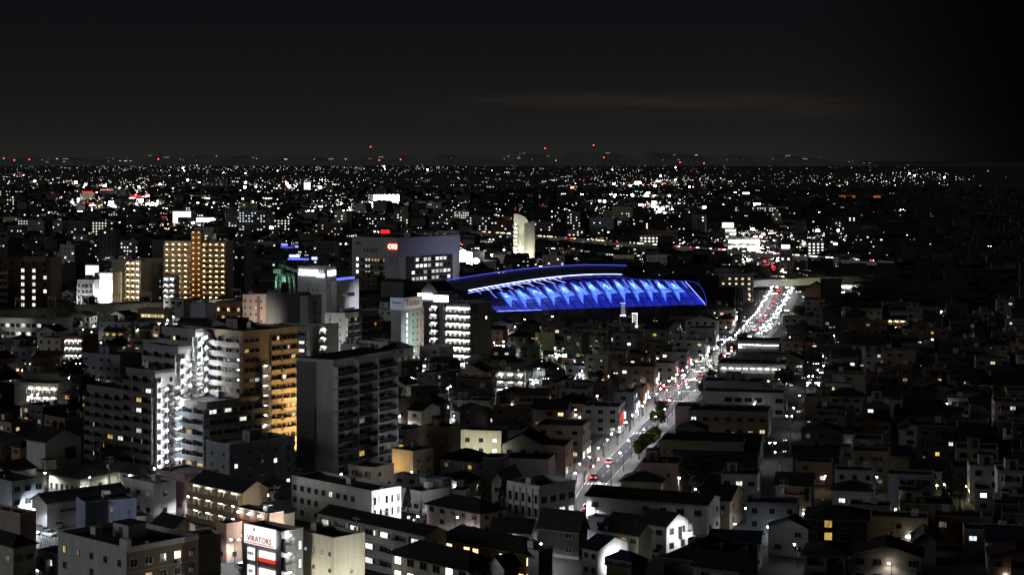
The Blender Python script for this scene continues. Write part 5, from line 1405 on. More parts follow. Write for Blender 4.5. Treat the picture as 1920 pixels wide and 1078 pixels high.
# ---- between the slab tower and the arena
mid = [((943, 618, 9.5, 905, 952, 25), 'orange', 3, 'hip', 'rusty orange three storey house right of the blazing gallery apartments', 'the rusty orange house', .0),
       ((1010, 626, 11, 1004, 1040, 60), 'cream', 3, 'flat', 'cream lit stair tower next to the green lamp', 'the cream stair tower', .4),
       ((1012, 650, 8.5, 975, 1016, 20), 'green', 3, 'flat', 'green walled block with a green lit rooftop sign', 'the green walled block', .15),
       ((1092, 628, 11, 1058, 1104, 22), 'dark', 4, 'flat', 'dark block with a lit window pair right of the green lamp', 'the dark block right of the lamp', .25),
       ((1130, 634, 9, 1110, 1132, 15), 'white', 3, 'flat', 'white narrow house with three square windows right of the dark lamp block', 'the white narrow house', .1),
       ((1140, 668, 11.5, 1097, 1146, 22), 'olive', 4, 'flat', 'plain olive green block with a grey windowed left side', 'the plain olive block', 0),
       ((1190, 627, 9, 1148, 1210, 18), 'grey', 3, 'flat', 'grey house with white lit corner windows under the light column', 'the grey corner window house', .25),
       ((1250, 617, 8.5, 1205, 1275, 14), 'grey', 2, 'gable', 'long grey building with two lit strips in front of the arena', 'the lit strip building', .3),
       ((985, 700, 8.5, 930, 990, 14), 'white', 3, 'flat', 'small flats with lit white galleries and a zigzag stair below the green block', 'the small lit gallery flats', .5),
       ((1045, 720, 6, 1030, 1075, 14), 'tan', 2, 'flat', 'tan flat block with a yellow lit strip above the wide gable house', 'the tan yellow strip block', .15),
       ((960, 655, 7, 920, 968, 15), 'olive', 2, 'flat', 'olive garage block with lit shutters right of the blazing apartments', 'the olive garage block', .3),
       ((1022, 690, 5, 985, 1030, 18), 'dark', 2, 'hip', 'black roofed house under the green lamp', 'the black roofed house', .1),
       ((770, 728, 7.5, 775, 822, 60), 'cream', 2, 'flat', 'cream lit house with white lower wall right of the slab tower', 'the cream lit house', .1),
       ((815, 702, 8, 782, 865, 35), 'dark', 3, 'flat', 'black glossy roofed block below the blazing gallery apartments', 'the black glossy roofed block', .25),
       ((862, 770, 8, 852, 920, 55), 'grey', 3, 'gable', 'grey gable house above the white apartment house', 'the grey gable house', .05),
       ((925, 765, 8.5, 928, 1004, 70), 'tan', 3, 'flat', 'brown block with a long white lit window strip', 'the long lit strip block', .3),
       ((790, 770, 6.5, 765, 825, 30), 'cream', 2, 'gable', 'pale gabled house next to the slab tower right edge', 'the pale gabled house', .1),
       ((752, 682, 8, 735, 792, 40), 'brown', 2, 'flat', 'dark block with orange lit eaves behind the slab tower', 'the orange eaves block', .3)]
for px, wc, nf, kd, lab, lm, lt in mid:
    hs(lab, px, wc, nf, kd, 1.6, 'x', 'black', lm, lit=lt, name='house', cat='house' if 'house' in lab else 'building')
b = [x for x in REG if x.lm == 'the small lit gallery flats'][0]
facade(b, 'F', dict(k='corr', nb=3, d=1.2, tube=tubeb, doors=1))
stair(b, 'F', -.4, 2.0, 0, 2, 'white zigzag stair at the small lit gallery flats', stlamp)
# ---- arena surroundings and the far middle distance
far = [((1003, 505, 11, 975, 1012, 12), 'grey', 4, 'flats with three rows of lit galleries behind the arena left end', 'the flats behind the arena', 3),
       ((1236, 443, 15, 1199, 1240, 12), 'white', 5, 'flats with five glowing gallery rows above the arena', 'the five row flats', 4),
       ((1322, 404, 24, 1298, 1328, 12), 'grey', 7, 'tall slim flats with bright galleries in the right distance', 'the tall slim flats', 2),
       ((1306, 390, 26, 1284, 1310, 12), 'dark', 8, 'dark tall block behind the tall slim flats', 'the dark tall block', 1),
       ((1425, 446, 12, 1366, 1430, 12), 'white', 2, 'white lit showroom with a huge window by the far junction', 'the white lit showroom', 5),
       ((1380, 428, 9, 1350, 1384, 12), 'grey', 2, 'white billboard shop left of the lit showroom', 'the billboard shop', 5),
       ((1484, 468, 17, 1462, 1505, 12), 'grey', 6, 'slim grey tower with a white sign cap and lit stair by the far junction', 'the slim sign capped tower', 2),
       ((1546, 454, 12, 1514, 1550, 12), 'grey', 4, 'flats with four rows of white dots right of the junction', 'the white dotted flats', 4),
       ((1605, 407, 16, 1590, 1608, 12), 'dark', 6, 'dark flats with a bright column of lamps in the right distance', 'the bright lamp column flats', 4),
       ((1478, 388, 14, 1378, 1484, 12), 'cream', 4, 'long cream hotel with many dotted windows in the right distance', 'the long cream hotel', 3),
       ((1095, 432, 12, 1064, 1100, 12), 'white', 4, 'small white flats with lit galleries left of the petrol canopy', 'the small white flats', 3),
       ((1222, 418, 12, 1180, 1226, 12), 'dark', 5, 'dark flats with sparse windows behind the five row flats', 'the dark flats behind', 2),
       ((427, 333, 30, 380, 430, 14), 'grey', 9, 'grey tall twin flats on the left skyline', 'the grey skyline flats', 1),
       ((358, 396, 17, 324, 360, 14), 'white', 6, 'white lit flats in front of the shopping district', 'the white lit flats', 5),
       ((357, 388, 20, 343, 360, 14), 'tan', 7, 'brown block peeping out right of the white lit flats', 'the brown peeping block', 3),
       ((510, 366, 10, 325, 514, 10), 'brown', 3, 'very long dark shopping centre with a white lit base in the left distance', 'the long shopping centre', 1),
       ((218, 358, 18, 183, 222, 10), 'cream', 4, 'pale windowless block with a pink top light in the left distance', 'the pale windowless block', 0),
       ((178, 362, 18, 150, 180, 10), 'cream', 4, 'pale block with a red sign in the left distance', 'the pale red signed block', 0),
       ((108, 364, 14, 72, 110, 10), 'grey', 4, 'grey windowless box at the left distance', 'the grey windowless box', 0),
       ((45, 357, 16, -20, 48, 10), 'brown', 4, 'brown block with amber windows at the left edge distance', 'the amber windowed block', 3),
       ((582, 342, 24, 570, 584, 10), 'white', 8, 'slim white lit stair tower in the far centre left', 'the slim white stair tower', 5),
       ((402, 408, 9, 368, 404, 10), 'white', 2, 'blazing white stepped shop in the left middle distance', 'the blazing stepped shop', 6),
       ((180, 384, 10, 138, 184, 10), 'white', 3, 'blazing games hall with pink and red lights at left', 'the blazing games hall', 6),
       ((268, 370, 12, 242, 270, 10), 'white', 3, 'blazing white games hall with a red aura left of centre', 'the blazing white hall', 6),
       ((310, 382, 5, 252, 312, 10), 'white', 1, 'long low white lit shop front beside the blazing white hall', 'the long low shop front', 6),
       ((1090, 470, 7, 1036, 1094, 12), 'tan', 2, 'dim long house behind the arena roof', 'the dim long house', 1),
       ((1190, 480, 7, 1150, 1194, 12), 'cream', 2, 'cream shed behind the arena roof right part', 'the cream shed', 0),
       ((975, 440, 10, 915, 966, 12), 'grey', 3, 'grey flats left of the round topped tower', 'the grey flats by the round top', 2),
       ((596, 484, 9, 540, 622, 12), 'dark', 2, 'dark hall with blue neon strips behind the pale grey office tower', 'the blue neon hall', 1),
       ((560, 462, 8, 526, 562, 12), 'dark', 2, 'dark hall roof edged in faint blue light beyond the blue neon hall', 'the faint blue hall', 1),
       ((1650, 480, 8, 1562, 1655, 12), 'olive', 2, 'yellow lit long shed at right beyond the highway', 'the yellow lit shed', 2),
       ((1660, 365, 9, 1540, 1665, 12), 'orange', 2, 'long orange glowing factory wall in the right far distance', 'the orange factory', 7)]
blz = GL['blaze']
galm = mat('far_gallery_light', (.9, .9, .9), noise=0, emit=2.0, ecol=(1, .97, .86), samp=False)
orangeglow = mat('self_glowing_wall', (.5, .2, .05), noise=0, emit=.42, ecol=(1, .22, .03))  # factory wall glows by itself in place of sodium lamplight
for px, wc, nf, lab, lm, mode in far:
    b = solve(*px, Wd=14); b.nf = nf; b.z0 = .3; b.fh = (b.h - .8) / nf
    begin('shop_building' if mode in (5, 6) else 'apartment_block', lab, 'building', b, lm)
    core(b, wall(wc), False)
    flat_roof(b, roofm('slate'), wall(wc), .6, False, 0)
    g = MB(); n = max(2, int(b.L / 3.6))
    def pane(i, r, m, w=1.5, h=1.3):
        x = -b.L + b.L * (i + .5) / n
        z = b.z0 + r * b.fh + .8
        g.box(x - w / 2, x + w / 2, -.08, -.003, z, z + h, m, skip='k')
    for r in range(nf):
        for i in range(n):
            if mode == 1 and R.random() < .10: pane(i, r, GL['white'])
            elif mode == 1: pane(i, r, glassd)
            elif mode == 2: pane(i, r, galm if R.random() < .30 else glassd, 1.6, 1.2)
            elif mode == 3: pane(i, r, galm if R.random() < .55 else glassd, 1.3, 1.0)
            elif mode == 4: pane(i, r, galm, 1.6, 1.2)
            elif mode == 5: pane(i, r, blz, b.L / n * .9, b.fh * .55)
            elif mode == 6: pane(i, r, blz, b.L / n * .96, b.fh * .75)
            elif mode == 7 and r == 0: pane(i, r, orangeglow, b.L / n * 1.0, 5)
    if mode == 4 or mode == 3 or mode == 2:
        for r in range(nf):
            g.box(-b.L, 0, -1.2, -.1, b.z0 + r * b.fh - .15, b.z0 + r * b.fh + .7, wall(wc))
    if g.f:
        g.build('windows', b.root)['kind'] = 'stuff'
    if 'blue' in lm:
        g2 = MB(); k = 1 if 'neon' in lm else .35
        bm_ = mat('blue_neon_%d' % (k * 100), (.2, .2, .6), noise=0, emit=3.0 * k, ecol=(.10, .12, 1)); bw_ = mat('blue_white_neon_%d' % (k * 100), (.4, .4, .8), noise=0, emit=3.0 * k, ecol=(.35, .40, 1))
        g2.box(-b.L, -b.L * .3, -.4, -.1, b.h - 1.4, b.h - .5, bm_); g2.box(-b.L * .95, -b.L * .6, -.7, -.41, b.h + .4, b.h + 2.4, bw_); g2.box(-b.L * .2, -b.L * .02, -.5, -.1, b.h - 1.2, b.h + .8, bw_)
        g2.build('neon_sign', b.root)
    if lm == 'the long shopping centre':
        g = MB()
        for i in range(40):
            x = -b.L * i / 40
            g.box(x - b.L / 60, x, -.5, -.1, .3, 3.6, blz)
        g.build('shop_windows', b.root)['kind'] = 'stuff'
    if lm in ('the slim sign capped tower', 'the billboard shop', 'the blazing games hall', 'the pale red signed block', 'the blazing white hall', 'the pale windowless block'):
        sm = {'the blazing games hall': signred, 'the pale red signed block': mat('red_roof_sign_glow'), 'the blazing white hall': mat('red_roof_sign_glow'), 'the pale windowless block': mat('pink_sign_glow', (.6, .2, .25), noise=0, emit=.8, ecol=(1, .30, .35))}.get(lm, mat('white_roof_sign_glow'))
        hh = 5 if 'billboard' in lm else 2.4
        q = MB(); q.box(-b.L * .85, -b.L * .15, -.5, 0, b.h + .9, b.h + .9 + hh, sm); q.box(-b.L * .5 - .3, -b.L * .5 + .3, -.3, .1, b.h - .1, b.h + .899, greymetal); q.build('roof_sign', b.root)
# petrol station canopy
p = G(1110, 424, 6)
r_ = empty('petrol_canopy', (p.x, p.y, 0)); tag(r_, 'glaring white petrol station canopy on posts left of the five row flats', 'canopy')
q = MB(); q.box(-9, 9, -6, 6, 5.4, 6.4, mat('white_roof_sign_glow')); q.build('canopy_roof', r_)
for s in (-5, 5):
    q = MB(); q.box(s - .3, s + .3, -.3, .3, 0, 5.39, whitemetal); q.build('canopy_post', r_)
# ================================================================== the rest of the town
GW, GHT = 480, 270
zb = np.full((GHT, GW), 1e9)
prot = np.full((GHT, GW), 1e9)
YY, XX = np.mgrid[0:GHT, 0:GW]
def hull_cells(pts):
    pts = sorted(set((round(x / 4, 2), round(y / 4, 2)) for x, y in pts))
    if len(pts) < 3:
        return None
    def half(ps):
        o = []
        for p in ps:
            while len(o) > 1 and (o[-1][0] - o[-2][0]) * (p[1] - o[-2][1]) - (o[-1][1] - o[-2][1]) * (p[0] - o[-2][0]) <= 0:
                o.pop()
            o.append(p)
        return o[:-1]
    hl = half(pts) + half(pts[::-1])
    x0, x1 = max(0, int(min(p[0] for p in hl))), min(GW, int(max(p[0] for p in hl)) + 1)
    y0, y1 = max(0, int(min(p[1] for p in hl))), min(GHT, int(max(p[1] for p in hl)) + 1)
    if x1 <= x0 or y1 <= y0:
        return None
    m = np.ones((y1 - y0, x1 - x0), bool)
    yy, xx = YY[y0:y1, x0:x1] + .5, XX[y0:y1, x0:x1] + .5
    for (ax_, ay_), (bx_, by_) in zip(hl, hl[1:] + hl[:1]):
        m &= (bx_ - ax_) * (yy - ay_) - (by_ - ay_) * (xx - ax_) >= 0
    return (slice(y0, y1), slice(x0, x1)), m
def box_pts(b, h0, h1):
    return [pix(corner(b, x, y, z)) for x in (-b.L, 0) for y in (0, b.W) for z in (h0, h1)]
def cen_px(b):
    return pix(corner(b, -b.L / 2, b.W / 2, b.h * .6))
HERO = list(REG)
for b in HERO + [ARENA]:
    r = hull_cells(box_pts(b, 0, b.h))
    if r:
        s, m = r; zb[s] = np.where(m & (b.D < zb[s]), b.D, zb[s])
    r = hull_cells(box_pts(b, b.h * .35, b.h))
    if r:
        s, m = r; prot[s] = np.where(m & (b.D < prot[s]), b.D, prot[s])
for poly, d_ in (([(0, 576), (265, 562), (455, 550), (455, 588), (0, 622)], 930), ([(925, 586), (1318, 566), (1322, 592), (925, 606)], 950), ([(42, 950), (150, 942), (165, 1000), (100, 1012), (42, 995)], 400), ([(1181, 586), (1199, 586), (1199, 612), (1181, 612)], 860), ([(1158, 570), (1178, 570), (1178, 592), (1158, 592)], 900), ([(60, 810), (150, 810), (150, 880), (60, 880)], 470), ([(0, 628), (110, 616), (113, 668), (0, 690)], 700), ([(120, 612), (250, 596), (250, 640), (195, 650), (190, 628), (120, 628)], 880)):
    r = hull_cells(poly); s, m = r; prot[s] = np.where(m & (d_ < prot[s]), d_, prot[s])
def seg_dist(p, pts):
    best = 1e9
    for a, c in zip(pts, pts[1:]):
        a, c = Vector(a), Vector(c); d = c - a
        t = max(0, min(1, (p - a).dot(d) / max(d.length_squared, 1e-6)))
        best = min(best, (p - a - d * t).length)
    return best
rail_line = [va.to_2d(), vb_.to_2d(), vb_.to_2d() + vd * 330]
elev = [ea.to_2d(), eb.to_2d(), ec.to_2d(), ec.to_2d() + ed * 140]
ROADS = [(RC_, 13.5), (SC, 4.5), (XC, 6), (LC, 6.5), (QC, 5), (rail_line, 9), (elev, 9)]
def inside(b, p, marg=1.0):
    d = Vector((p[0] - b.X, p[1] - b.D)); ca, sa = math.cos(b.a), math.sin(b.a)
    x, y = d.x * ca - d.y * sa, d.x * sa + d.y * ca
    lo, hi = min(-b.L, 0), max(-b.L, 0)
    return lo - marg < x < hi + marg and -marg < y < b.W + marg
def overlaps(b, others, marg=1.2):
    cs = [corner(b, -b.L * i / 3, b.W * j / 3) for i in range(4) for j in range(4)]
    for o in others:
        if abs(o.X - b.X) + abs(o.D - b.D) > 190:
            continue
        if any(inside(o, c, marg) for c in cs):
            return True
        if any(inside(b, corner(o, -o.L * i / 3, o.W * j / 3), marg) for i in range(4) for j in range(4)):
            return True
    return False
LMS = [(cen_px(b), b.lm) for b in HERO if b.lm]
LMS += [((1110, 555), 'the blue arena'), ((130, 592), 'the railway viaduct'), ((1590, 525), 'the elevated road')]
def where(px, py, n=1):
    ls = sorted(LMS, key=lambda t: ((t[0][0] - px) ** 2 + ((t[0][1] - py) * 1.6) ** 2))
    o = []
    for (x, y), t in ls[:n]:
        dx, dy = px - x, (py - y) * 1.6
        o.append((('right of ' if dx > 0 else 'left of ') if abs(dx) > abs(dy) else ('in front of ' if dy > 0 else 'behind ')) + t)
    return o
NUM = ['', 'second ', 'third ', 'fourth ', 'fifth ', 'sixth ', 'seventh ', 'eighth ', 'ninth ', 'tenth ']
def unique(base, px, py):
    w = where(px, py, 4)
    for tail in (w[0], w[0] + ', also ' + w[1], w[0] + ', also ' + w[2], w[1] + ', also ' + w[2], w[0] + ', also ' + w[3]):
        l = base + ' ' + tail
        if len(l.split()) <= 16 and l not in LABELS:
            return l
    short = ' '.join(base.split()[-4:])
    for tail in w + [w[0] + ', also ' + w[1]]:
        l = short + ' ' + tail
        if l not in LABELS and len(l.split()) <= 16:
            return l
    for k in NUM[1:]:
        l = k + base + ' ' + w[0]
        if l not in LABELS:
            return l if len(l.split()) <= 16 else ' '.join(l.split()[:16])
    return base + ' ' + w[0]
FILL = []
def district(px, py):
    if px < 700 and py > 840: return 45
    if px < 560: return 42 if py > 700 else 20
    if px < 900: return 32
    return 11.8
def try_house(X, D, ang):
    px, py = pix((X, D, 0))
    right = px > 1330 + (700 - py) * .25 and px > 1240
    b = Bd(); b.X, b.D = X, D; b.a = math.radians(ang)
    b.L = R.uniform(7.5, 13) * (1.35 if R.random() < .2 else 1); b.W = R.uniform(7, 11)
    nf = R.choices((1, 2, 3, 4), (10, 62, 24, 4))[0]
    if py < 700 and not right and R.random() < .3: nf += 1
    b.h = nf * 2.8 + .7; b.nf = nf
    c = corner(b, -b.L / 2, b.W / 2)
    for pts, w in ROADS:
        if seg_dist(c.to_2d(), pts) < w + max(b.L, b.W) * .45: return False
    if any(inside(ARENA, corner(b, -b.L * i, b.W * j), 3) for i in (0, 1) for j in (0, 1)): return False
    for q_ in pk:
        if (q_ - c.to_2d()).length < 14: return False
    for f0, f1 in FLOODS:
        if (f0 - c.to_2d()).length < 40 and any(inside(b, f0.lerp(f1, k / 4), 2.0) for k in range(4)): return False
    if overlaps(b, REG0) or overlaps(b, FILL, 1.0): return False
    r = hull_cells(box_pts(b, 0, b.h))
    if not r: return False
    s, m = r; n = m.sum()
    if n < 6: return False
    if (m & (prot[s] > b.D + 3) & (prot[s] < 1e8)).sum() > .06 * n + 1: return False
    vis = (m & (zb[s] > b.D)).sum()
    if vis < .30 * n or vis < 7: return False
    zb[s] = np.where(m & (b.D < zb[s]), b.D, zb[s])
    b.vis = vis; b.right = right
    FILL.append(b)
    return True
MIDR = []
tries = 0
while len(MIDR) < 60 and tries < 4000:
    tries += 1
    px = R.uniform(5, 1780)
    if px > 1250 and R.random() < (px - 1250) / 650: continue
    D = 1040 * (2.6 ** R.random())
    b = Bd(); b.X, b.D = (px - CX) / F * D, D; b.a = math.radians(R.choice((10, 14, 25, 35)))
    if px > 1600: continue
    b.nf = R.choice((3, 4, 5, 6, 7, 9)) if px < 1200 else R.choice((3, 4, 5)); b.L = R.uniform(12, 34); b.W = R.uniform(9, 14); b.h = b.nf * 3 + 1
    if overlaps(b, HERO, 3) or overlaps(b, MIDR, 3): continue
    c0 = corner(b, -b.L / 2, b.W / 2).to_2d()
    if any(seg_dist(c0, pts) < w + b.L * .5 for pts, w in ROADS): continue
    if any(inside(ARENA, corner(b, -b.L * i, b.W * j), 5) for i in (0, 1) for j in (0, 1)): continue
    r = hull_cells(box_pts(b, 0, b.h))
    if not r: continue
    s, m = r; n = m.sum()
    if n < 4 or (m & (prot[s] > D) & (prot[s] < 1e8)).any() or (m & (zb[s] > D)).sum() < .5 * n: continue
    zb[s] = np.where(m & (D < zb[s]), D, zb[s])
    b.z0 = .4; b.fh = (b.h - .9) / b.nf
    MIDR.append(b)
galw = mat('far_warm_gallery_light', (.9, .8, .6), noise=0, emit=1.3, ecol=(1, .72, .36), samp=False)
galc = mat('far_cool_gallery_light', (.9, .9, .9), noise=0, emit=1.5, ecol=(.88, .95, 1), samp=False)
for b in MIDR:
    wc = R.choice(('grey', 'dark', 'taupe', 'tan', 'bluegrey', 'brown', 'cream'))
    gm = R.choice((galm, galm, galw, galc)); den = R.choice((.08, .08, .15, .15, .3, .55, .9))
    px, py = cen_px(b)
    base = '%s %d storey %s %s' % (dict(dark='charcoal', bluegrey='blue grey').get(wc, wc), b.nf, 'flats' if b.nf > 3 else 'block', {.08: 'almost all dark', .15: 'with few lit windows', .3: 'with scattered lights', .55: 'with many lights', .9: 'with rows of bright galleries'}[den])
    begin('apartment_block', unique(base, px, py), 'flats', b, None, 'middle distance flats', False)
    core(b, wall(wc), False); flat_roof(b, roofm('slate'), wall(wc), .6, b.nf > 4, 0)
    g = MB(); n = max(3, int(b.L / 3.4)); dd = 1.2 if den > .25 else 0
    for r in range(b.nf):
        z = b.z0 + r * b.fh
        for i in range(n):
            x = -b.L + b.L * (i + .5) / n
            g.box(x - .65, x + .65, -.08, -.003, z + 1.0, z + 1.95, gm if R.random() < den else glassd, skip='k')
    g.build('windows', b.root)['kind'] = 'stuff'
    if dd:
        me = balc_mesh(b.L, 1.2, .95, wall(wc), wall(wc), 1, 'solid')
        for r in range(1, b.nf): put(b, 'balcony', me, 'F', 0, b.z0 + r * b.fh)
REG0 = list(REG)
D = 366.0
while D < 980 and len(FILL) < 300:
    half = D * 980 / F
    x = -half + R.uniform(0, 6)
    while x < half + 8:
        px, py = pix((x, D, 0))
        for t in range(3):
            if try_house(x + R.uniform(-2.5, 2.5), D + R.uniform(-2.5, 2.5), district(px, py) + R.uniform(-2, 2)):
                break
        x += R.uniform(11, 17)
    D += R.uniform(11, 15)
DLAST = D
porchw = mat('porch_white_light', (.9, .9, .9), noise=0, emit=65, ecol=(.95, .98, 1)); porchc = mat('porch_warm_light', (.9, .8, .6), noise=0, emit=50, ecol=(1, .74, .40))
wcs = ['white', 'cream', 'grey', 'bluegrey', 'tan', 'dark', 'brown', 'beige', 'pink']
wname = dict(white='white', cream='cream', grey='grey', bluegrey='blue grey', tan='tan', dark='charcoal', brown='brown', beige='beige', pink='pinkish', black='black')
for b in FILL:
    wc = R.choices(wcs, (3, 2, 6, 5, 7, 14, 10, 2, 2) if b.right else (12, 9, 9, 5, 5, 4, 3, 6, 3))[0]  # more dark walls at right, standing in for the dimness there
    kd = R.choices(('gable', 'hip', 'flat'), (38, 27, 35) if b.nf < 3 else (15, 10, 75))[0]
    rc = R.choices(('black', 'slate', 'navy', 'rust'), (8, 5, 2, 2))[0]
    px, py = cen_px(b)
    b.z0 = .35; b.fh = (b.h - .5) / b.nf
    lit = .085 if b.right else .16
    begin('house', '', 'house', b, None, 'small houses packed through the town', False)
    wm = wall(wc)
    core(b, wm, True, concrete)
    if kd == 'flat':
        flat_roof(b, roofm(rc), wm, .35, R.random() < .35, R.randint(0, 2))
    else:
        ridge_roof(b, roofm(rc), wm, kd, R.uniform(1.3, 2.4), R.choice('xy'), R.uniform(.35, .7))
    nb = len(b.root.children)
    fl = R.random() < .25
    facade(b, 'F', dict(n=max(1, int(b.L / 3.2)), w=R.choice((1.6, 1.7, 1.2)), hh=R.choice((1.1, 1.3)), lit=lit, skip=.2, ac=.15))
    sd = 'R' if b.rightvis else ('L' if b.leftvis else None)
    if sd:
        facade(b, sd, dict(n=max(1, int(b.W / 3.6)), w=1.2, hh=1.1, lit=lit, skip=.35, ac=.1))
    if b.nf > 1 and R.random() < .5:
        w = min(4.0, b.L * .5)
        put(b, 'balcony', balc_mesh(w, 1.2, 1.0, wm, wm, 1, R.choice(('solid', 'rail'))), 'F', R.uniform(.3, b.L - w - .3), b.z0 + b.fh * (b.nf - 1))
    if R.random() < (.22 if b.right else .62):
        put(b, 'porch_lamp', bx_mesh('porch_lamp', .34, .3, .2, R.choice((porchw, porchw, porchc))), 'F', b.L * R.uniform(.15, .85), 2.5, .05)
    kids = [c.data.materials[0].name for c in b.root.children if c.name.startswith('window')]
    cols = {'warm_lit_room': 'warm', 'white_lit_room': 'white', 'yellow_lit_room': 'yellow', 'cool_lit_room': 'bluish', 'curtained_lit_room': 'dim', 'amber_lit_room': 'amber'}
    ln = [cols[k] for k in kids if k in cols]
    litw = ('' if not ln else ' and %s lit %s' % (ln[0], 'window' if len(ln) == 1 else 'windows'))
    base = '%s %s house with %s %s roof%s' % (wname[wc], ('one storey', 'two storey', 'three storey', 'four storey', 'five storey')[b.nf - 1], {'black': 'black', 'slate': 'slate', 'navy': 'navy', 'rust': 'rusty'}[rc], kd, litw)
    tag(b.root, unique(base, px, py))
# ================================================================== lamps
def lamp_proto(h, arm, m, double=False, r=.2, P=800, col=(.93, .96, 1)):
    root = empty('street_lamp', (0, 0, 0))
    g = MB(); g.tube((0, 0, 0), (0, 0, h), .09, darkmetal, 6, .06); g.build('pole', root)
    g = MB()
    for s in ((-1, 1) if double else (1,)):
        g.tube((0, 0, h - .1), (arm * s, 0, h + .15), .05, darkmetal, 5)
    g.build('arm', root)
    for s in ((-1, 1) if double else (1,)):
        g = MB(); g.blob((arm * s, 0, h + .02), r, m, .8); g.box(arm * s - r, arm * s + r, -r * .6, r * .6, h + .15, h + .22, darkmetal); g.build('lamp', root)
        k = 'lampbeam%s%s' % (P, m.name)
        ld = cached(k, lambda: bpy.data.lights.new('lamp_beam', 'SPOT'))
        ld.energy = P; ld.color = col; ld.spot_size = math.radians(158); ld.spot_blend = .6; ld.shadow_soft_size = .15
        so = bpy.data.objects.new('lamp_beam', ld); C.objects.link(so); so.parent = root; so.location = (arm * s, 0, h - r - .1)
    return root
av = lamp_proto(5.2, .9, lampw, False, .25, 2900)
first = [av]
def inst(proto, used, loc, rz=0):
    if not used[0]:
        used[0] = True; o = proto
    else:
        o = copy_tree(proto)
    o.location = loc; o.rotation_euler = (0, 0, rz)
    return o
ua = [False]
lpts = resample(offset_line(RL, -1.2), 11); rpts = resample(offset_line(RR, 1.0), 19)
nl = 0
for pts, side_ in ((lpts, 'left'), (rpts, 'right')):
    for i, p in enumerate(pts):
        px, py = pix((p.x, p.y, 5))
        if py > 960 or py < 530:
            continue
        o = inst(av, ua, (p.x + R.uniform(-.6, .6), p.y + R.uniform(-2, 2), .1), (0 if side_ == 'left' else PI) + R.uniform(-.2, .2))
        tag(o, unique('slim lamp on the avenue %s kerb' % side_, px, py) if py > 600 else 'slim white street lamp on the %s kerb of the far main avenue' % side_, 'street lamp', 'street lamps along the main avenue')
        nl += 1
def lamp_at(px, py, h, proto, used, base, rz=0):
    p = G(px, py, h)
    o = inst(proto, used, (p.x, p.y, 0), rz)
    tag(o, unique(base, px, py), 'street lamp', 'single street lamps over the town')
sl = lamp_proto(5.0, 1.0, lampw, False, .24, 2500); us = [False]
dl = lamp_proto(5.5, .8, lampw, True, .24, 420); ud = [False]
dl2 = lamp_proto(5.6, .8, lampw, True, .24, 2200); ud2 = [False]
wl = lamp_proto(4.0, .6, lampc, False, .22, 600, (1, .72, .36)); uw = [False]
rl_ = lamp_proto(5.0, .8, lampw, False, .22, 420); ur = [False]
gl = lamp_proto(5.0, .8, lampg, False, .5, 4000, (.86, 1, .62)); ug = [False]
for px, py in ((88, 887), (30, 957), (285, 896), (333, 983), (212, 937), (460, 985), (695, 901), (758, 918), (843, 862), (1255, 990), (1272, 897), (1310, 916), (1458, 848), (1487, 765), (1500, 742), (1511, 722), (1530, 694), (1547, 668), (1642, 848), (1626, 865), (1644, 893), (1672, 1057), (1686, 955), (1567, 629), (1586, 615), (1600, 700), (1700, 643), (1835, 650), (1912, 668), (1908, 690), (1846, 726), (1836, 753), (640, 988), (1402, 950), (1478, 700), (1440, 612), (186, 870), (200, 848), (170, 896), (1073, 715), (1016, 741), (866, 722), (848, 724), (700, 588), (724, 610), (25, 670), (12, 690), (60, 636), (86, 632), (95, 527), (114, 534), (128, 535), (455, 540), (462, 512), (330, 655), (1010, 690), (1240, 605), (1346, 596), (1360, 578), (1478, 545), (1130, 555), (700, 690), (975, 702), (20, 640), (70, 650), (125, 622), (180, 612), (262, 606), (345, 598), (436, 588), (40, 612), (95, 606), (30, 655), (48, 668), (100, 672), (8, 652)):
    lamp_at(px, py, 5, *((rl_, ur) if px > 1400 and py > 600 else (sl, us)), 'single white street lamp', R.uniform(0, 6.28))
for px, py in ((1460, 948), (1463, 905), (1480, 780), (1742, 941), (440, 1012), (48, 968), (58, 968), (1405, 952), (1448, 830), (1520, 705)):
    lamp_at(px, py, 5.5, *((dl2, ud2) if px < 700 else (dl, ud)), 'twin headed white street lamp', R.uniform(-.3, .3))
for px, py in ((1756, 909), (1660, 692), (1640, 704), (1825, 910), (400, 606), (424, 612), (232, 633), (300, 607), (1548, 893), (1705, 1006), (860, 1012), (905, 1020), (1125, 660), (1142, 705), (980, 675), (1700, 625), (745, 840), (200, 985), (188, 940), (1808, 912)):
    lamp_at(px, py, 4, wl, uw, 'small warm yellow street lamp', R.uniform(0, 6.28))
lamp_at(1043, 666, 5, gl, ug, 'dazzling greenish white lamp')
if not us[0]: pass
n = 0
while n < 78:                                       # lanes between the houses
    D = R.uniform(380, 980); x = R.uniform(-.29, .30) * D
    p = Vector((x, D)); px, py = pix((x, D, 5))
    if px > 1300 and R.random() < .72: continue
    if px < -10 or px > 1930 or py > 1075: continue
    if any(inside(o, (x, D), 1.0) for o in REG) or inside(ARENA, (x, D), 2): continue
    if any(seg_dist(p, pts) < w - 2 for pts, w in ROADS[:1]): continue
    iy, ix = int(py / 4), int(px / 4)
    if zb[min(iy, 269), min(max(ix, 0), 479)] < D - 2: continue
    o = inst(*((rl_, ur) if px > 1280 else (sl, us)), (x, D, 0), R.uniform(0, 6.28))
    tag(o, unique('lone white lane lamp', px, py), 'street lamp', 'single street lamps over the town'); n += 1
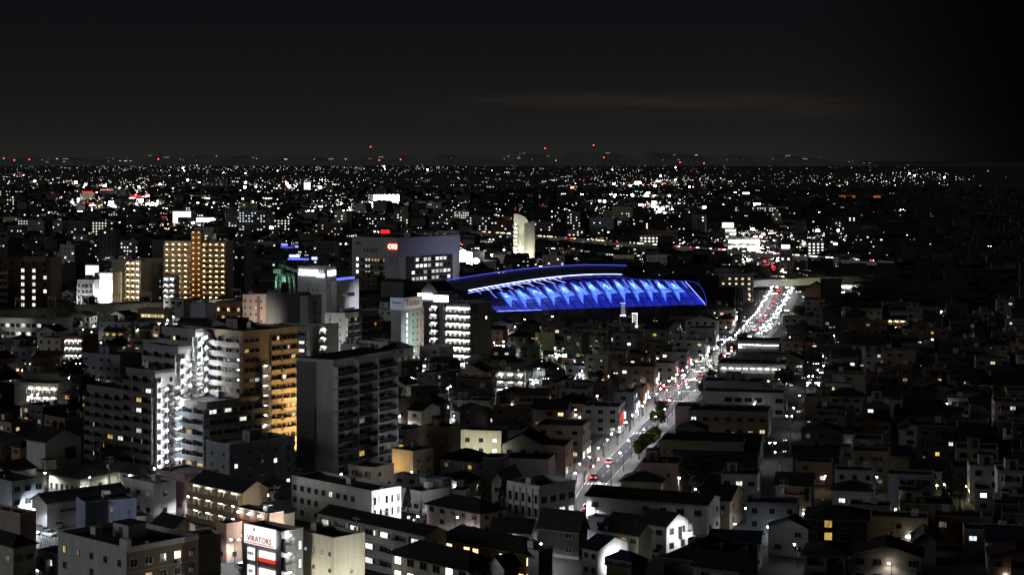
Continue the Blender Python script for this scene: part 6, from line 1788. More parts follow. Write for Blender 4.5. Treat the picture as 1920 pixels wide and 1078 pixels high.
# ================================================================== utility poles and wires
def pole_proto():
    root = empty('utility_pole', (0, 0, 0))
    g = MB(); g.tube((0, 0, 0), (0, 0, 11), .19, concrete, 7, .12); g.build('shaft', root)
    for z in (10.3, 9.3):
        g = MB(); g.box(-1, 1, -.06, .06, z, z + .12, greymetal)
        for x in (-.9, -.4, .4, .9):
            g.tube((x, 0, z + .12), (x, 0, z + .34), .05, whitemetal, 5)
        g.build('crossarm', root)
    g = MB(); g.tube((.38, 0, 7.6), (.38, 0, 8.7), .28, greymetal, 8); g.build('transformer', root)
    return root
pp = pole_proto(); up = [False]
def poles(pxs, z=0, why=''):
    prev = None
    for i, (px, py) in enumerate(pxs):
        p = G(px, py)
        nx = G(*pxs[min(i + 1, len(pxs) - 1)]) if i + 1 < len(pxs) else None
        pv = G(*pxs[i - 1]) if i else None
        d = ((nx or p) - (pv or p)); an = math.atan2(d.y, d.x) + PI / 2
        o = inst(pp, up, (p.x, p.y, 0), an)
        tag(o, unique('concrete utility pole with crossarms', px, py - 30), 'utility pole', 'utility poles with overhead wires')
        if prev is not None:
            q0, a0 = prev; span = (p - q0)
            g = MB(); c, s = math.cos(an), math.sin(an)
            for off, z in ((-.9, 10.65), (.9, 10.65), (-.4, 9.65), (.4, 9.65), (.1, 7.2)):
                pts = []
                for k in range(9):
                    t = k / 8
                    w = Vector((c * off, s * off, z - 4 * .55 * t * (1 - t)))
                    pts.append(span * t + w)
                for u, v in zip(pts, pts[1:]):
                    g.tube(u, v, .022, darkmetal, 3, caps=False)
            w = g.build('power_line', None, q0)
            mx, my = (px + pix(q0)[0]) / 2, (py + pix(q0)[1]) / 2 - 50
            tag(w, unique('sagging overhead power wires between poles', mx, my), 'power line', 'overhead wires strung between poles')
        prev = (p, an)
poles([(520, 1120), (604, 1088), (668, 1066), (722, 1050), (790, 1030)])
poles([(459, 1095), (515, 1000), (560, 960)])
poles([(1250, 942), (1248, 905)])
poles([(1470, 985), (1466, 925), (1482, 850)])
poles([(205, 935), (188, 900)])
poles([(1672, 1075), (1640, 960), (1600, 890)])
poles([(855, 880), (843, 850), (838, 810)])
# ================================================================== cars
def car_proto(col, name, van=False, lamps='tail'):
    root = empty(name, (0, 0, 0))
    cm = mat('car_paint_' + col, dict(white=(.60, .60, .58), black=(.02, .02, .022), silver=(.32, .33, .34), red=(.30, .02, .02), blue=(.03, .06, .16))[col], rough=.28, noise=.05, spec=.5)
    hh = .62
    L_, w = 4.2, .84
    prof = [(-2.1, .28), (-2.1, .78), (-1.95, .86), (1.2 if not van else 1.6, .92), (2.0, .74), (2.1, .55), (2.1, .28)]
    g = MB()
    for s in (1, -1):
        ps = [(x, w * s, z) for x, z in prof]
        g.face(ps if s < 0 else ps[::-1], cm)
    for (x0, z0), (x1, z1) in zip(prof, prof[1:] + prof[:1]):
        g.face([(x0, -w, z0), (x0, w, z0), (x1, w, z1), (x1, -w, z1)], cm)
    g.build('body', root)
    if van:
        pr = [(-2.0, .9), (-1.9, 1.75), (.9, 1.78), (1.5, .93)]
    else:
        pr = [(-1.75, .88), (-1.15, 1.40), (.35, 1.42), (1.15, .92)]
    g = MB(); wi = w - .1
    for s in (1, -1):
        ps = [(x, (w if z < 1 else wi) * s, z) for x, z in pr]
        g.face(ps if s < 0 else ps[::-1], glassd)
    for k, ((x0, z0), (x1, z1)) in enumerate(zip(pr, pr[1:])):
        y0, y1 = (w if z0 < 1 else wi), (w if z1 < 1 else wi)
        g.face([(x0, -y0, z0), (x0, y0, z0), (x1, y1, z1), (x1, -y1, z1)], cm if k == 1 else glassd)
    g.build('cabin', root)
    wm = cached('wheel', lambda: wheel_mesh())
    for x in (-1.3, 1.3):
        for s in (-1, 1):
            link('wheel', wm, root, (x, s * .76, .31))
    for s in (-.6, .6):
        g = MB(); g.box(-2.16, -2.11, s - .17, s + .17, .60, .78, redl if lamps in ('tail', 'both') else mat('unlit_tail_light', (.16, .01, .01), rough=.3, noise=0)); g.build('tail_light', root)
        g = MB(); g.box(2.06, 2.13, s - .16, s + .16, .56, .72, headl if lamps in ('head', 'both') else mat('unlit_head_light', (.4, .4, .4), rough=.2, noise=0)); g.build('head_light', root)
    return root
def wheel_mesh():
    g = MB(); g.tube((0, -.1, 0), (0, .1, 0), .31, mat('tyre_rubber', (.015, .015, .015), noise=.1), 10); g.tube((0, -.11, 0), (0, .11, 0), .18, greymetal, 8)
    return g.mesh('wheel')
def rack_mesh():
    g = MB()
    for x in (-.3, .3):
        for y in (-.6, .6):
            for k in range(8):
                a0, a1 = k * PI / 4, (k + 1) * PI / 4
                g.tube((x, y + .33 * math.cos(a0), .34 + .33 * math.sin(a0)), (x, y + .33 * math.cos(a1), .34 + .33 * math.sin(a1)), .03, greymetal, 3, caps=False)
        g.tube((x, -.6, .34), (x, .1, .8), .03, whitemetal, 4); g.tube((x, .1, .8), (x, .6, .34), .03, whitemetal, 4)
    return g.mesh('bicycle_rack')
PC = {}
def car(x, y, rz, col, lamps, lab, van=False, z=0.0):
    k = (col, lamps, van)
    if k not in PC:
        PC[k] = [car_proto(col, 'van' if van else 'car', van, lamps), [False]]
    o = inst(PC[k][0], PC[k][1], (x, y, z), rz)
    px, py = pix((x, y, .6))
    tag(o, unique(lab, px, py) if lab else None, 'van' if van else 'car')
    return o
def on_road(py, f, lamps, col, base, van=False):
    y = F * H / (py - YH)
    l, r_, l2 = along(RL, y), along(RR, y), along(RL, y + 4)
    p = l.lerp(r_, f); d = l2 - l; an = math.atan2(d.y, d.x)
    o = car(p.x, p.y, an if f < .5 else an + PI, col, lamps, None if py < 606 else base, van)
    o['group'] = 'cars driving along the main avenue'
    if py < 606:
        o['category'] = 'van' if van else 'car'; o['label'] = '%s %s %s on the far stretch of the avenue' % (col, 'van' if van else 'car', 'showing red tail lights' if f < .5 else 'coming on with white head lights')
on_road(897, .28, 'both', 'black', 'dark car with red tail lights at the near end of the avenue')
on_road(752, .25, 'both', 'red', 'red glowing braking car at the crossing')
on_road(868, .30, 'both', 'silver', 'silver car with red tail lights on the avenue')
on_road(704, .25, 'both', 'black', 'dark car with tail lights farther up the avenue')
cols = ['white', 'silver', 'black', 'blue']
for i, (py, f) in enumerate(((655, .25), (640, .75), (634, .25), (626, .72), (620, .25), (614, .75), (608, .78), (603, .22), (597, .75), (592, .22), (587, .8), (583, .74), (579, .2), (575, .72), (571, .82), (567, .2), (563, .70), (560, .8), (556, .3), (553, .7), (549, .8), (546, .25), (542, .3), (538, .7), (534, .75), (529, .25))):
    on_road(py, f, 'both', cols[i % 4], ('car with tail lights on the far avenue' if f < .5 else 'oncoming car with white head lights on the far avenue'), i % 5 == 4)
for i in range(16):
    py = 528 + i * 6.2
    on_road(py, (.66, .84)[i % 2], 'both', cols[(i + 1) % 4], 'oncoming car with white head lights on the far avenue', i % 6 == 3)
def signal(px, py, rz):
    p = G(px, py); r_ = empty('traffic_signal', (p.x, p.y, 0), rz); tag(r_, unique('traffic signal showing red', px, py - 30), 'traffic signal', 'traffic signals along the avenue')
    g = MB(); g.tube((0, 0, 0), (0, 0, 5.6), .1, greymetal, 6); g.tube((0, 0, 5.4), (2.6, 0, 5.5), .06, greymetal, 5); g.build('pole', r_)
    g = MB(); g.box(1.6, 2.9, -.15, .15, 5.2, 5.65, darkmetal); g.build('signal_box', r_)
    g = MB(); g.blob((2.6, -.2, 5.42), .24, mat('red_signal_lamp', (.5, .02, .02), noise=0, emit=190, ecol=(1, .02, .03))); g.build('red_lamp', r_)
    for k in (1.9, 2.25):
        g = MB(); g.blob((k, -.16, 5.42), .13, darkmetal); g.build('unlit_lamp', r_)
for px, py in ((1094, 912), (1104, 898), (1258, 752), (1272, 742), (1236, 760), (1345, 690), (1360, 675), (1416, 610), (1440, 568)):
    signal(px, py, R.uniform(-.2, .2))
for i in range(34):                                   # jam at the far junction
    py = R.uniform(452, 512); f = R.choice((.12, .28, .4, .6, .75, .9))
    y = F * H / (py - YH); l, r_, l2 = along(RL, y), along(RR, y), along(RL, y + 6)
    p = l.lerp(r_, f); d = l2 - l; an = math.atan2(d.y, d.x)
    o = car(p.x, p.y, an if f < .5 else an + PI, cols[i % 4], 'both', None)
    tag(o, 'tiny car with glowing lights in the jam at the far junction', None, 'cars jammed at the far junction')
for i, (px, py, col, v) in enumerate(((1222, 722, 'white', 0), (1231, 720, 'silver', 1), (1241, 724, 'black', 0), (1250, 727, 'white', 0))):
    p = G(px, py); o = car(p.x, p.y, 1.2 + R.uniform(-.1, .1), col, 'tail', 'car parked with red lights on', bool(v)); o['group'] = 'cars parked at the avenue shops'
for i, (px, py, col, v, a_) in enumerate(((52, 983, 'white', 0, .9), (62, 976, 'white', 1, .9), (72, 971, 'black', 0, .9), (84, 967, 'silver', 0, .9), (97, 970, 'black', 0, .9), (70, 995, 'black', 0, -.7), (82, 1000, 'blue', 0, -.7), (92, 1004, 'silver', 0, -.7), (120, 950, 'black', 1, .5), (108, 988, 'black', 0, -.7))):
    p = G(px, py); o = car(p.x, p.y, a_, col, 'none', '%s car parked in the fenced lot' % col, bool(v)); o['group'] = 'cars parked in the fenced lot'
for i, (px, py, col) in enumerate(((195, 913, 'black'), (206, 911, 'silver'), (217, 909, 'white'), (228, 907, 'silver'), (240, 905, 'white'), (452, 1066, 'white'), (735, 910, 'black'), (715, 763, 'white'), (730, 768, 'silver'), (925, 952, 'black'), (935, 956, 'silver'), (15, 668, 'white'), (28, 664, 'silver'), (41, 661, 'black'), (54, 659, 'white'), (67, 657, 'silver'), (80, 654, 'white'), (190, 868, 'white'), (178, 872, 'silver'), (212, 655, 'white'), (226, 658, 'silver'), (1598, 712, 'white'), (1604, 718, 'silver'), (1590, 722, 'white'), (1118, 1050, 'silver'), (1220, 1040, 'white'), (990, 955, 'white'), (1060, 940, 'red'))):
    p = G(px, py); o = car(p.x, p.y, R.uniform(0, 3), col, 'none', '%s parked car' % col); o['group'] = 'parked cars about the town'
p = G(1102, 955)
car(p.x, p.y, 1.35, 'black', 'both', 'dark car waiting with red lights below the first zebra crossing')
# ================================================================== trees
bark = mat('bark', (.06, .05, .04), noise=.4, scale=4)
leafs = [mat('leaves_%s' % n, c, rough=.7, noise=.35, scale=1.2, vary=.2) for n, c in (('dark', (.030, .045, .020)), ('mid', (.05, .075, .022)), ('yellow', (.14, .145, .04)))]  # the yellow leaves carry lamplight in their colour
def leaf_mesh(h, r, n, m, kind):
    g = MB()
    cl_ = [(R.uniform(-.6, .6) * r, R.uniform(-.6, .6) * r, h * R.uniform(.45, .85)) for _ in range(9)]
    for i in range(n):
        if kind == 'conifer':
            t = R.random() ** .7; z = h * (.12 + .86 * t); rr = r * (1 - t) * R.uniform(.55, 1.05) + .1; a = R.uniform(0, 6.28)
            c = Vector((rr * math.cos(a), rr * math.sin(a), z))
        else:
            k = R.choice(cl_); v = Vector((R.gauss(0, 1), R.gauss(0, 1), R.gauss(0, .8))).normalized() * (r * .55 * R.random() ** .4)
            c = Vector(k) + v
        s = R.uniform(.12, .34) * (1 + r * .12)
        u = Vector((R.gauss(0, 1), R.gauss(0, 1), R.gauss(0, .7))).normalized(); w = u.orthogonal().normalized()
        g.face([c - u * s - w * s * .6, c + u * s - w * s * .6, c + u * s * .7 + w * s * .7, c - u * s + w * s * .5], m)
    return g.mesh('crown')
def trunk_mesh(h, r, kind):
    g = MB(); top = h * (.95 if kind == 'conifer' else .6)
    g.tube((0, 0, 0), (.1, .05, top), .07 + h * .018, bark, 6, .05)
    if kind != 'conifer':
        for i in range(9 if kind == 'bare' else 5):
            a = R.uniform(0, 6.28); z = h * R.uniform(.3, .58)
            e = Vector((math.cos(a) * r * .7, math.sin(a) * r * .7, z + h * R.uniform(.15, .4)))
            g.tube((.05, .02, z), e, .05 + h * .006, bark, 5, .03)
            if kind == 'bare':
                for _ in range(3):
                    g.tube(e, e + Vector((R.uniform(-.6, .6), R.uniform(-.6, .6), R.uniform(.3, 1.0))), .035, bark, 4, .015)
    return g.mesh('trunk')
TP = {}
def tree(px, py, h, kind, m, lab, sc=1.0):
    k = (kind, m, h, R.randint(0, 1))
    if k not in TP:
        r = h * (.24 if kind == 'conifer' else .42)
        TP[k] = (trunk_mesh(h, r, kind), leaf_mesh(h, r, {'conifer': 420, 'round': 900}.get(kind, 10), leafs[m], kind) if kind != 'bare' else None)
    p = G(px, py)
    o = empty({'conifer': 'conifer_tree', 'bare': 'bare_tree'}.get(kind, 'leafy_tree'), (p.x, p.y, 0), R.uniform(0, 6.28))
    o.scale = (sc, sc, sc)
    tag(o, unique(lab, px, py - 15), 'tree', 'trees dotted through the town')
    link('trunk', TP[k][0], o)
    if TP[k][1]: link('crown', TP[k][1], o)
for px, py, h, kd, m, lab in ((903, 945, 7, 'conifer', 2, 'yellow green lamp lit conifer'), (944, 960, 8, 'conifer', 1, 'thin sparse conifer'), (765, 960, 6, 'conifer', 0, 'dark layered conifer'), (820, 938, 5, 'conifer', 1, 'small conifer'),
        (1198, 862, 6, 'round', 2, 'yellow green leafy street tree'), (1212, 848, 6, 'round', 2, 'lamp lit leafy street tree'), (1226, 832, 5, 'round', 2, 'lamp lit leafy street tree'), (1232, 800, 6, 'round', 2, 'yellow lamp lit street tree'), (1242, 778, 5, 'round', 1, 'green street tree'), (1322, 742, 6, 'round', 1, 'big green street tree'), (1330, 722, 6, 'round', 0, 'dark street tree'), (1352, 690, 6, 'round', 0, 'dark street tree'), (1372, 668, 6, 'round', 1, 'green street tree'), (1392, 648, 6, 'round', 1, 'green street tree'),
        (1158, 835, 7.5, 'bare', 0, 'bare pruned street tree'), (1131, 858, 6, 'bare', 0, 'bare pruned street tree'), (1182, 806, 7, 'bare', 0, 'bare pruned street tree'), (1206, 780, 7, 'bare', 0, 'bare pruned street tree'), (1228, 757, 7, 'bare', 0, 'bare pruned street tree'), (1272, 722, 8, 'bare', 0, 'bare dark street tree'), (1110, 882, 6, 'bare', 0, 'bare pruned street tree'), (1096, 905, 5.5, 'bare', 0, 'bare pruned street tree'),
        (135, 735, 13, 'round', 0, 'big dark round tree'), (160, 745, 9, 'round', 0, 'dark bushy tree'), (225, 668, 9, 'round', 0, 'dark tree'), (140, 782, 7, 'round', 1, 'olive bushy tree'), (905, 735, 10, 'round', 0, 'dark domed tree'), (880, 742, 8, 'round', 0, 'dark domed tree'), (1115, 690, 7, 'round', 0, 'dark tree'), (955, 700, 7, 'round', 0, 'dark tree'), (1010, 700, 6, 'round', 0, 'dark tree lit green'), (1035, 705, 6, 'round', 1, 'green lit tree'), (1142, 722, 6, 'round', 1, 'green lit tree'),
        (1350, 610, 7, 'round', 2, 'yellow lit tree'), (1340, 603, 6, 'round', 2, 'yellow lit shrub tree'), (1706, 975, 3.5, 'round', 1, 'small round clipped tree'), (1722, 975, 3.5, 'round', 1, 'small round clipped tree'), (1785, 960, 9, 'bare', 0, 'bare tall garden tree'), (1800, 955, 8, 'bare', 0, 'bare tall garden tree'), (1776, 948, 7, 'bare', 0, 'bare garden tree'), (62, 1012, 2.5, 'round', 1, 'low green shrub'), (705, 562, 8, 'round', 2, 'yellow lit tree'), (1610, 565, 10, 'round', 0, 'dark tree'), (1690, 560, 12, 'round', 0, 'dark tree'), (1640, 580, 9, 'round', 0, 'dark tree'), (1575, 600, 10, 'round', 0, 'dark tree'), (1780, 600, 11, 'round', 0, 'dark tree')):
    tree(px, py, h, kd, m, lab)
n = 0
while n < 34:
    D = R.uniform(390, 1050); x = R.uniform(-.28, .29) * D; px, py = pix((x, D, 4))
    if any(inside(o, (x, D), 2.0) for o in REG) or inside(ARENA, (x, D), 4) or py > 900: continue
    if any(seg_dist(Vector((x, D)), pts) < w for pts, w in ROADS): continue
    if zb[min(269, int(py / 4)), min(479, max(0, int(px / 4)))] < D: continue
    if D < 1e8 and D < prot[min(269, int(py / 4)), min(479, max(0, int(px / 4)))] < 1e8: continue
    tree(*pix((x, D, 0)), R.choice((5, 7, 9)), 'round', 0, 'dark tree', R.uniform(.8, 1.2)); n += 1
# fence of the car park and hedges
fp = [G(42, 998), G(75, 1018), G(112, 1022)]
r_ = empty('lot_fence', tuple(fp[0])); tag(r_, 'pale slatted fence along the near edge of the parked cars', 'fence')
post = cached('fslat', lambda: fence_slat()) if False else None
def fence_slat():
    g = MB(); g.box(-.22, .22, -.03, .03, .1, 1.5, whitemetal); return g.mesh('slat')
sm_ = fence_slat()
ps_ = resample([p.to_2d() for p in fp], .6)
for p in ps_:
    d = p - fp[0].to_2d(); link('slat', sm_, r_, (d.x, d.y, 0), math.radians(-40))
r_ = empty('bicycle_shelter', tuple(G(20, 652))); tag(r_, 'long glaring white lit bicycle shelter before the railway viaduct at left', 'shelter')
q = MB(); q.box(0, 30, -1.5, 1.5, 2.5, 2.7, whitemetal); q.build('shelter_roof', r_, rz=.25 - .25)
for i in range(7):
    q = MB(); q.tube((i * 5, 1.2, 0), (i * 5, 1.2, 2.5), .07, greymetal, 5); q.build('post', r_)
    q = MB(); q.box(i * 5 - 1.2 if i else 0, i * 5 + 1.2, -.1, .1, 2.38, 2.49, tubeb); q.build('shelter_lamp', r_)
for i in range(24):
    q = cached('bikerack', lambda: rack_mesh()); link('bicycle_rack', q, r_, (.8 + i * 1.25, 0, 0))
# ================================================================== beyond: the wide dark town and its lights
farwall = [mat('far_wall_%d' % i, c, noise=.3, scale=.1) for i, c in enumerate(((.06, .06, .06), (.09, .088, .08), (.13, .13, .135), (.035, .035, .035)))]
farroof = mat('far_roof', (.03, .03, .032), noise=.3, scale=.1)
g = MB(); cnt = 0
for i in range(9000):
    D = DLAST * (5.2 ** (R.random() ** 1.15)) if R.random() < .8 else R.uniform(620, 1300)
    x = R.uniform(-.31, .32) * D
    if D < 2500:
        if any(inside(o, (x, D), 9) for o in REG if abs(o.D - D) < 150) or inside(ARENA, (x, D), 10): continue
        if any(seg_dist(Vector((x, D)), pts) < w + 8 for pts, w in ROADS): continue
        px, py = pix((x, D, 4))
        if prot[min(269, max(0, int(py / 4))), min(479, max(0, int(px / 4)))] < D: continue
        r = hull_cells([pix((x + dx, D + dy, z)) for dx in (-5, 5) for dy in (0, 10) for z in (2, 8)])
        if r and (r[1] & (prot[r[0]] > D) & (prot[r[0]] < 1e8)).any(): continue
    elif any(inside(o, (x, D), 14) for o in HERO if abs(o.D - D) < 120): continue
    px, py = pix((x, D, 4))
    s = 1 + max(0, (D - 1300) / 3500)
    w, d, h = R.uniform(6, 13) * s, R.uniform(7, 12) * s, R.choice((4, 6.5, 6.5, 7, 9.5)) * (1 + .15 * (s - 1))
    if R.random() < .03: h *= 2; w *= 1.6
    a = math.radians(-district(px, py)); ca, sa = math.cos(a), math.sin(a)
    n0 = len(g.v); wm = R.choice(farwall); k = g.mi(wm); kr = g.mi(farroof)
    P4 = [(x + u * ca - v * sa, D + u * sa + v * ca) for u, v in ((-w / 2, -d / 2), (w / 2, -d / 2), (w / 2, d / 2), (-w / 2, d / 2))]
    g.v += [(*p, 0) for p in P4] + [(*p, h) for p in P4]
    e0, e1 = ((P4[0][0] + P4[3][0]) / 2, (P4[0][1] + P4[3][1]) / 2), ((P4[1][0] + P4[2][0]) / 2, (P4[1][1] + P4[2][1]) / 2)
    rz_ = h + (R.uniform(1, 2.4) if R.random() < .65 else .3)
    g.v += [(*e0, rz_), (*e1, rz_)]
    g.f += [(n0, n0 + 1, n0 + 5, n0 + 4), (n0 + 1, n0 + 2, n0 + 6, n0 + 9, n0 + 5), (n0 + 3, n0, n0 + 4, n0 + 8, n0 + 7), (n0 + 4, n0 + 5, n0 + 9, n0 + 8), (n0 + 6, n0 + 7, n0 + 8, n0 + 9)]
    g.m += [k, k, k, kr, kr]; cnt += 1
tag(g.build('distant_houses'), 'dark mass of far houses spreading to the horizon', 'houses', None, 'stuff')
FL = dict(w=mat('far_white_light', (.9, .9, .9), noise=0, emit=3.4, ecol=(1, .98, .93), samp=False), c=mat('far_cool_light', (.9, .9, .9), noise=0, emit=4, ecol=(.86, .93, 1), samp=False),
          y=mat('far_warm_light', (.9, .8, .6), noise=0, emit=3, ecol=(1, .74, .38), samp=False), d=mat('far_dim_light', (.9, .8, .6), noise=0, emit=.55, ecol=(1, .92, .8), samp=False),
          r=mat('far_red_light', (.6, .05, .05), noise=0, emit=4, ecol=(1, .05, .06), samp=False), g=mat('far_green_light', (.2, .6, .5), noise=0, emit=4, ecol=(.2, 1, .8), samp=False), o=mat('far_orange_light', (.6, .3, .05), noise=0, emit=5, ecol=(1, .42, .06), samp=False),
          b=mat('far_big_light', (.9, .9, .9), noise=0, emit=45, ecol=(1, 1, .96), samp=False))
g = MB()
def dot(px, py, k, s, wide=1.0, z=None, raw=False):
    """a far light: s is its breadth in photo pixels"""
    z = R.uniform(4, 9) if z is None else z
    if not raw: s *= max(.40, min(1.1, (py - 298) / 62))
    p = G(px, py, z)
    if p.y > 45000 or p.y < 300: return
    u = s * p.y / F
    g.box(p.x - u * wide / 2, p.x + u * wide / 2, p.y, p.y + u, max(.5, p.z - u / 2), max(.5, p.z - u / 2) + u, FL[k], skip='kb')
def pickk():
    return R.choices('wcydrgob', (26, 10, 14, 46, 3.0, .5, .8, 1.2))[0]
def dens(px, py):
    a = 1.0 if px < 1000 else max(.12, 1 - (px - 1000) / 950)
    if px > 1680: a *= max(.04, 1 - (px - 1680) / 160)
    t = (py - 304) / 190
    a *= .25 + 1.1 * max(0, .5 + .5 * math.sin(py * .42 + 2.2 * math.sin(px * .0047 + 1) + 1.3 * math.sin(px * .017)) + .25 * math.sin(px * .05 + py * .3))
    return a * (1.15 - .75 * t)
n = 0
while n < 2300:
    px = R.uniform(-15, 1935); py = 304 + 195 * R.random() ** 1.3
    if R.random() > dens(px, py): continue
    s = R.choice((.28, .36, .45, .6, .95)) * (1.0 if py > 330 else .8)
    k = pickk()
    run = R.choice((1, 1, 1, 2, 2, 3, 4)) if py > 312 else R.choice((1, 2, 3))
    for j in range(run):
        dot(px + j * R.uniform(2.2, 4.5), py + R.uniform(-.4, .4), k, s * R.uniform(.8, 1.2), R.choice((1, 1, 1.4, 2.4)))
    n += 1
for cx, cy, sx, sy, cnt_, big in ((160, 385, 26, 10, 70, 7), (275, 380, 34, 8, 90, 12), (455, 383, 60, 3, 60, 2), (390, 416, 16, 6, 26, 5), (340, 424, 80, 5, 50, 3), (560, 346, 60, 7, 80, 6), (620, 388, 50, 10, 110, 8), (640, 395, 24, 7, 50, 5), (1205, 342, 70, 5, 60, 6), (1210, 366, 60, 3, 26, 6), (1195, 383, 60, 4, 70, 8), (1245, 392, 16, 10, 60, 6), (1300, 335, 60, 6, 40, 1), (1400, 445, 60, 8, 60, 5), (1395, 470, 16, 16, 80, 8), (1560, 440, 50, 10, 50, 5), (350, 316, 220, 4, 190, 6), (130, 350, 110, 12, 90, 6), (250, 355, 40, 10, 60, 5), (790, 318, 80, 5, 60, 2), (930, 408, 60, 20, 50, 0), (1090, 395, 60, 10, 50, 1), (1715, 330, 60, 7, 50, 2), (1560, 335, 120, 9, 60, 1), (90, 390, 60, 14, 50, 2), (1120, 320, 90, 5, 50, 2)):
    for i in range(int(cnt_ * 1.9)):
        dot(R.gauss(cx, sx), max(304.5, R.gauss(cy, sy)), 'b' if i < big else R.choices('wcydr', (50, 15, 16, 16, 4))[0], R.choice((.5, .7, 1.0, 1.4)) if i >= big else R.uniform(1.6, 4.2), R.choice((1, 1, 2.0)) if i >= big else R.choice((1, 1.6)))
for px, py, k, s, wd in ((1273, 390, 'o', 4.5, 1), (1205, 413, 'g', 4, 1.2), (720, 313, 'w', 3, 1), (810, 362, 'b', 2.4, 1), (566, 307, 'y', 3, 3), (1399, 363, 'w', 4, 3), (1420, 383, 'b', 4, 3), (890, 308, 'd', 2, 4), (1073, 352, 'o', 3, 2), (1186, 366, 'b', 4, 1), (1212, 366, 'b', 5, 1), (1234, 367, 'b', 3.4, 1), (1255, 367, 'b', 3, 1), (1154, 366, 'b', 2.2, 1.4), (65, 340, 'b', 2.4, 1), (142, 342, 'b', 3, 1.2), (480, 350, 'b', 2, 1), (352, 338, 'b', 2.4, 1), (618, 350, 'b', 3, 1), (152, 389, 'b', 6, 1.6), (168, 396, 'b', 5, 2.4), (160, 404, 'r', 3, 5), (176, 384, 'w', 5, 1.5), (150, 398, 'b', 3.5, 2), (262, 377, 'b', 7, 1.3), (284, 384, 'b', 5, 4), (300, 388, 'w', 4, 3), (248, 372, 'r', 4, 1.4), (255, 366, 'r', 3, 2), (276, 366, 'r', 3, 2), (270, 371, 'w', 5, 2), (208, 380, 'b', 4, 2), (212, 388, 'b', 4, 2), (393, 418, 'b', 5, 3), (600, 352, 'b', 3.5, 1.5), (640, 382, 'b', 3, 1), (633, 376, 'y', 3, 1), (1196, 343, 'b', 3.5, 3), (1235, 340, 'w', 3, 3), (1170, 382, 'b', 4, 4), (1200, 386, 'b', 4, 3), (1228, 388, 'w', 4, 3), (1384, 466, 'b', 4, 1.5), (1400, 458, 'b', 4, 3), (1390, 480, 'r', 4, 2), (1404, 488, 'w', 4, 1.5)):
    dot(px, py, k, s, wd, None, True)
# mid town sprinkling: loose glowing boxes standing in for small lights among the houses
n = 0
while n < 1750:
    px = R.uniform(0, 1915); py = R.uniform(430, 720) if n < 1670 else R.uniform(600, 1000)
    if n >= 1670 and px < 1280: continue
    if R.random() > (1.0 if px < 1350 else max(.10, .62 - (px - 1350) / 950)): continue
    p = G(px, py, 4)
    if any(inside(o, (p.x, p.y), 1.5) for o in REG if abs(o.D - p.y) < 150) or inside(ARENA, (p.x, p.y), 3): continue
    if prot[int(py / 4), int(px / 4)] < p.y + 60 and prot[int(py / 4), int(px / 4)] < 1e8: continue
    k = R.choices('wcydrb', (40, 14, 14, 30, 1.5, 2))[0]
    s = R.choice((.4, .5, .6, .8, 1.1, 1.6))
    for j in range(R.choice((1, 1, 2, 2, 3))):
        dot(px + j * R.uniform(2.5, 5), py, k, s, R.choice((1, 1.3, 2)), 4.0 + R.uniform(-.5, 2))
    n += 1
# lights of the far highway
for a0, a1, k in ((ha, hb, 'y'), (hb, hc, 'w')):
    for i in range(46):
        t = R.random(); p = a0.lerp(a1, t); px, py = pix((p.x, p.y, 10.4))
        dot(px, py, R.choices((k, 'r', 'w'), (5, 2, 2))[0], R.uniform(.9, 1.6), R.choice((1, 2, 4)), 10.4)
for i in range(60):
    px = R.uniform(1230, 1440); dot(px, 461 + (px - 1230) * .055 + R.uniform(-1, 1), R.choice('wwry'), R.uniform(1, 1.8), R.choice((1, 3, 5)), 3)
g.build('distant_lights')
tag(bpy.data.objects['distant_lights'], 'countless far town lights scattered to the horizon', 'lights', None, 'stuff')
# shop windows glowing at street level along the avenue
for b in REG0 + FILL:
    if not getattr(b, 'rightvis', False): continue
    m = corner(b, 0, b.W / 2).to_2d()
    if 480 < m.y < 1250 and seg_dist(m, RL) < 15:
        for k in range(max(1, int(b.W / 3.5))):
            if R.random() < .75:
                put(b, 'shop_window', win_mesh(2.3, 1.9, R.choice(('blaze', 'white', 'ryokan', 'blaze')), 'grid'), 'R', b.W * (k + .5) / max(1, int(b.W / 3.5)), .5, .02)
# ---- hills along the horizon
hillm = mat('hazy_pale_hill', (.34, .34, .33), noise=.12, scale=.0004)  # pale tone stands for haze over the dark forest
def hill(name, y, amp, base, seed, depth):
    rr = random.Random(seed); ph = [rr.uniform(0, 6.28) for _ in range(7)]
    g = MB(); n = 220; xs = [-.34 * y + .68 * y * i / n for i in range(n + 1)]
    def hz(x):
        u = x / y
        v = sum(math.sin(u * f_ + ph[j]) / (j + 1) for j, f_ in enumerate((9, 17, 31, 53, 90, 150, 260)))
        return max(30, base + amp * v) * max(0.02, min(1, (.215 - u) / .06))
    for x0, x1 in zip(xs, xs[1:]):
        z0, z1 = hz(x0), hz(x1)
        g.face([(x0, y, -1), (x1, y, -1), (x1, y + depth * .5, z1), (x0, y + depth * .5, z0)], hillm)
        g.face([(x0, y + depth * .5, z0), (x1, y + depth * .5, z1), (x1, y + depth, -1), (x0, y + depth, -1)], hillm)
    structure(name, g)
    return hz
hsl = mat('hillside_light', (.9, .9, .8), noise=0, emit=1.6, ecol=(1, .97, .9), samp=False)
hz1 = hill('hills', 26000, 22, 72, 3, 3000)
hz2 = hill('far_hills', 36000, 50, 160, 8, 6000)
g = MB()
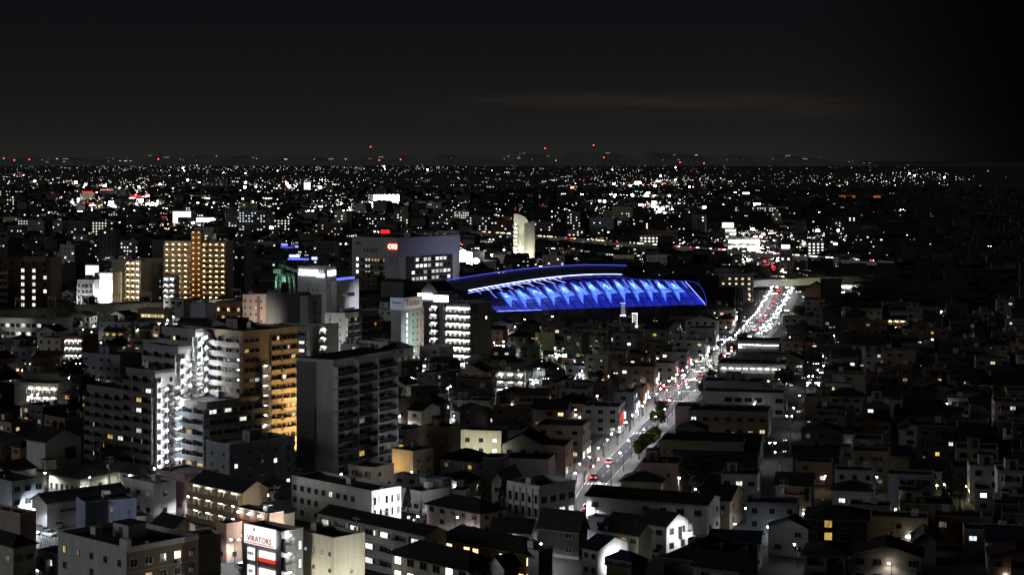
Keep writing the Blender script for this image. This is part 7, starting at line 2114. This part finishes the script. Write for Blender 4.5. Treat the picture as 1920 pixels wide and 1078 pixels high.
for i in range(150):
    px = R.uniform(0, 1700)
    if R.random() > (1 if px < 1100 else .55): continue
    y = 36000 + 1500; x = (px - CX) / F * y
    z = R.uniform(.15, 1.25) * hz2(x)
    yy = 36000 + 3000 * min(1, z / max(1, hz2(x))) - 60
    if z > hz2(x): continue
    x = (px - CX) / F * yy
    u = R.uniform(.35, .9) * yy / F; wd = R.choice((1.2, 2, 4, 7, 12))
    g.box(x - u * wd / 2, x + u * wd / 2, yy, yy + u, z, z + u * .8, R.choice((FL['d'], FL['d'], FL['d'], hsl)), skip='kb')
tag(g.build('hillside_lights'), 'faint streaks of light on the far hillsides', 'lights', None, 'stuff')
# ---- radio masts with red beacons
for i, (px, py, d) in enumerate(((7, 298, 9000), (27, 301, 9500), (55, 300, 8000), (695, 276, 9000), (711, 301, 7000), (751, 300, 8000), (1022, 279, 11000), (1042, 302, 7000), (1113, 273, 10000), (1132, 296, 9000), (1275, 305, 8000), (1320, 307, 8000), (297, 299, 9000))):
    x = (px - CX) / F * d; z = H - (py - YH) * d / F
    r_ = empty('radio_mast', (x, d, 0)); tag(r_, ('first', 'second', 'third', 'fourth', 'fifth', 'sixth', 'seventh', 'eighth', 'ninth', 'tenth', 'eleventh', 'twelfth', 'low')[(0, 1, 2, 4, 5, 6, 7, 8, 9, 10, 11, 12, 3)[i] if i < 12 else 12] + ' radio mast with a red beacon on the skyline, counting from the left' if i < 12 else 'radio mast with a red beacon between the leftmost three and the centre', 'radio mast', 'radio masts on the skyline')
    g = MB()
    for s in (-1, 1):
        g.tube((s * 3, 0, 0), (s * .5, 0, z), .5, darkmetal, 4, .3)
    for k in range(6):
        t0, t1 = k / 6, (k + 1) / 6; g.tube((-3 + 2.5 * t0, 0, z * t0), (3 - 2.5 * t1, 0, z * t1), .3, darkmetal, 3)
    g.build('mast', r_)
    u = .8 * d / F; g = MB(); g.box(-u, u, -u, u, z, z + u * 1.2, redb); g.build('beacon', r_)
print('houses', len(FILL), 'last row', DLAST, 'lamps', nl, 'far', cnt, 'objects', len(bpy.data.objects))
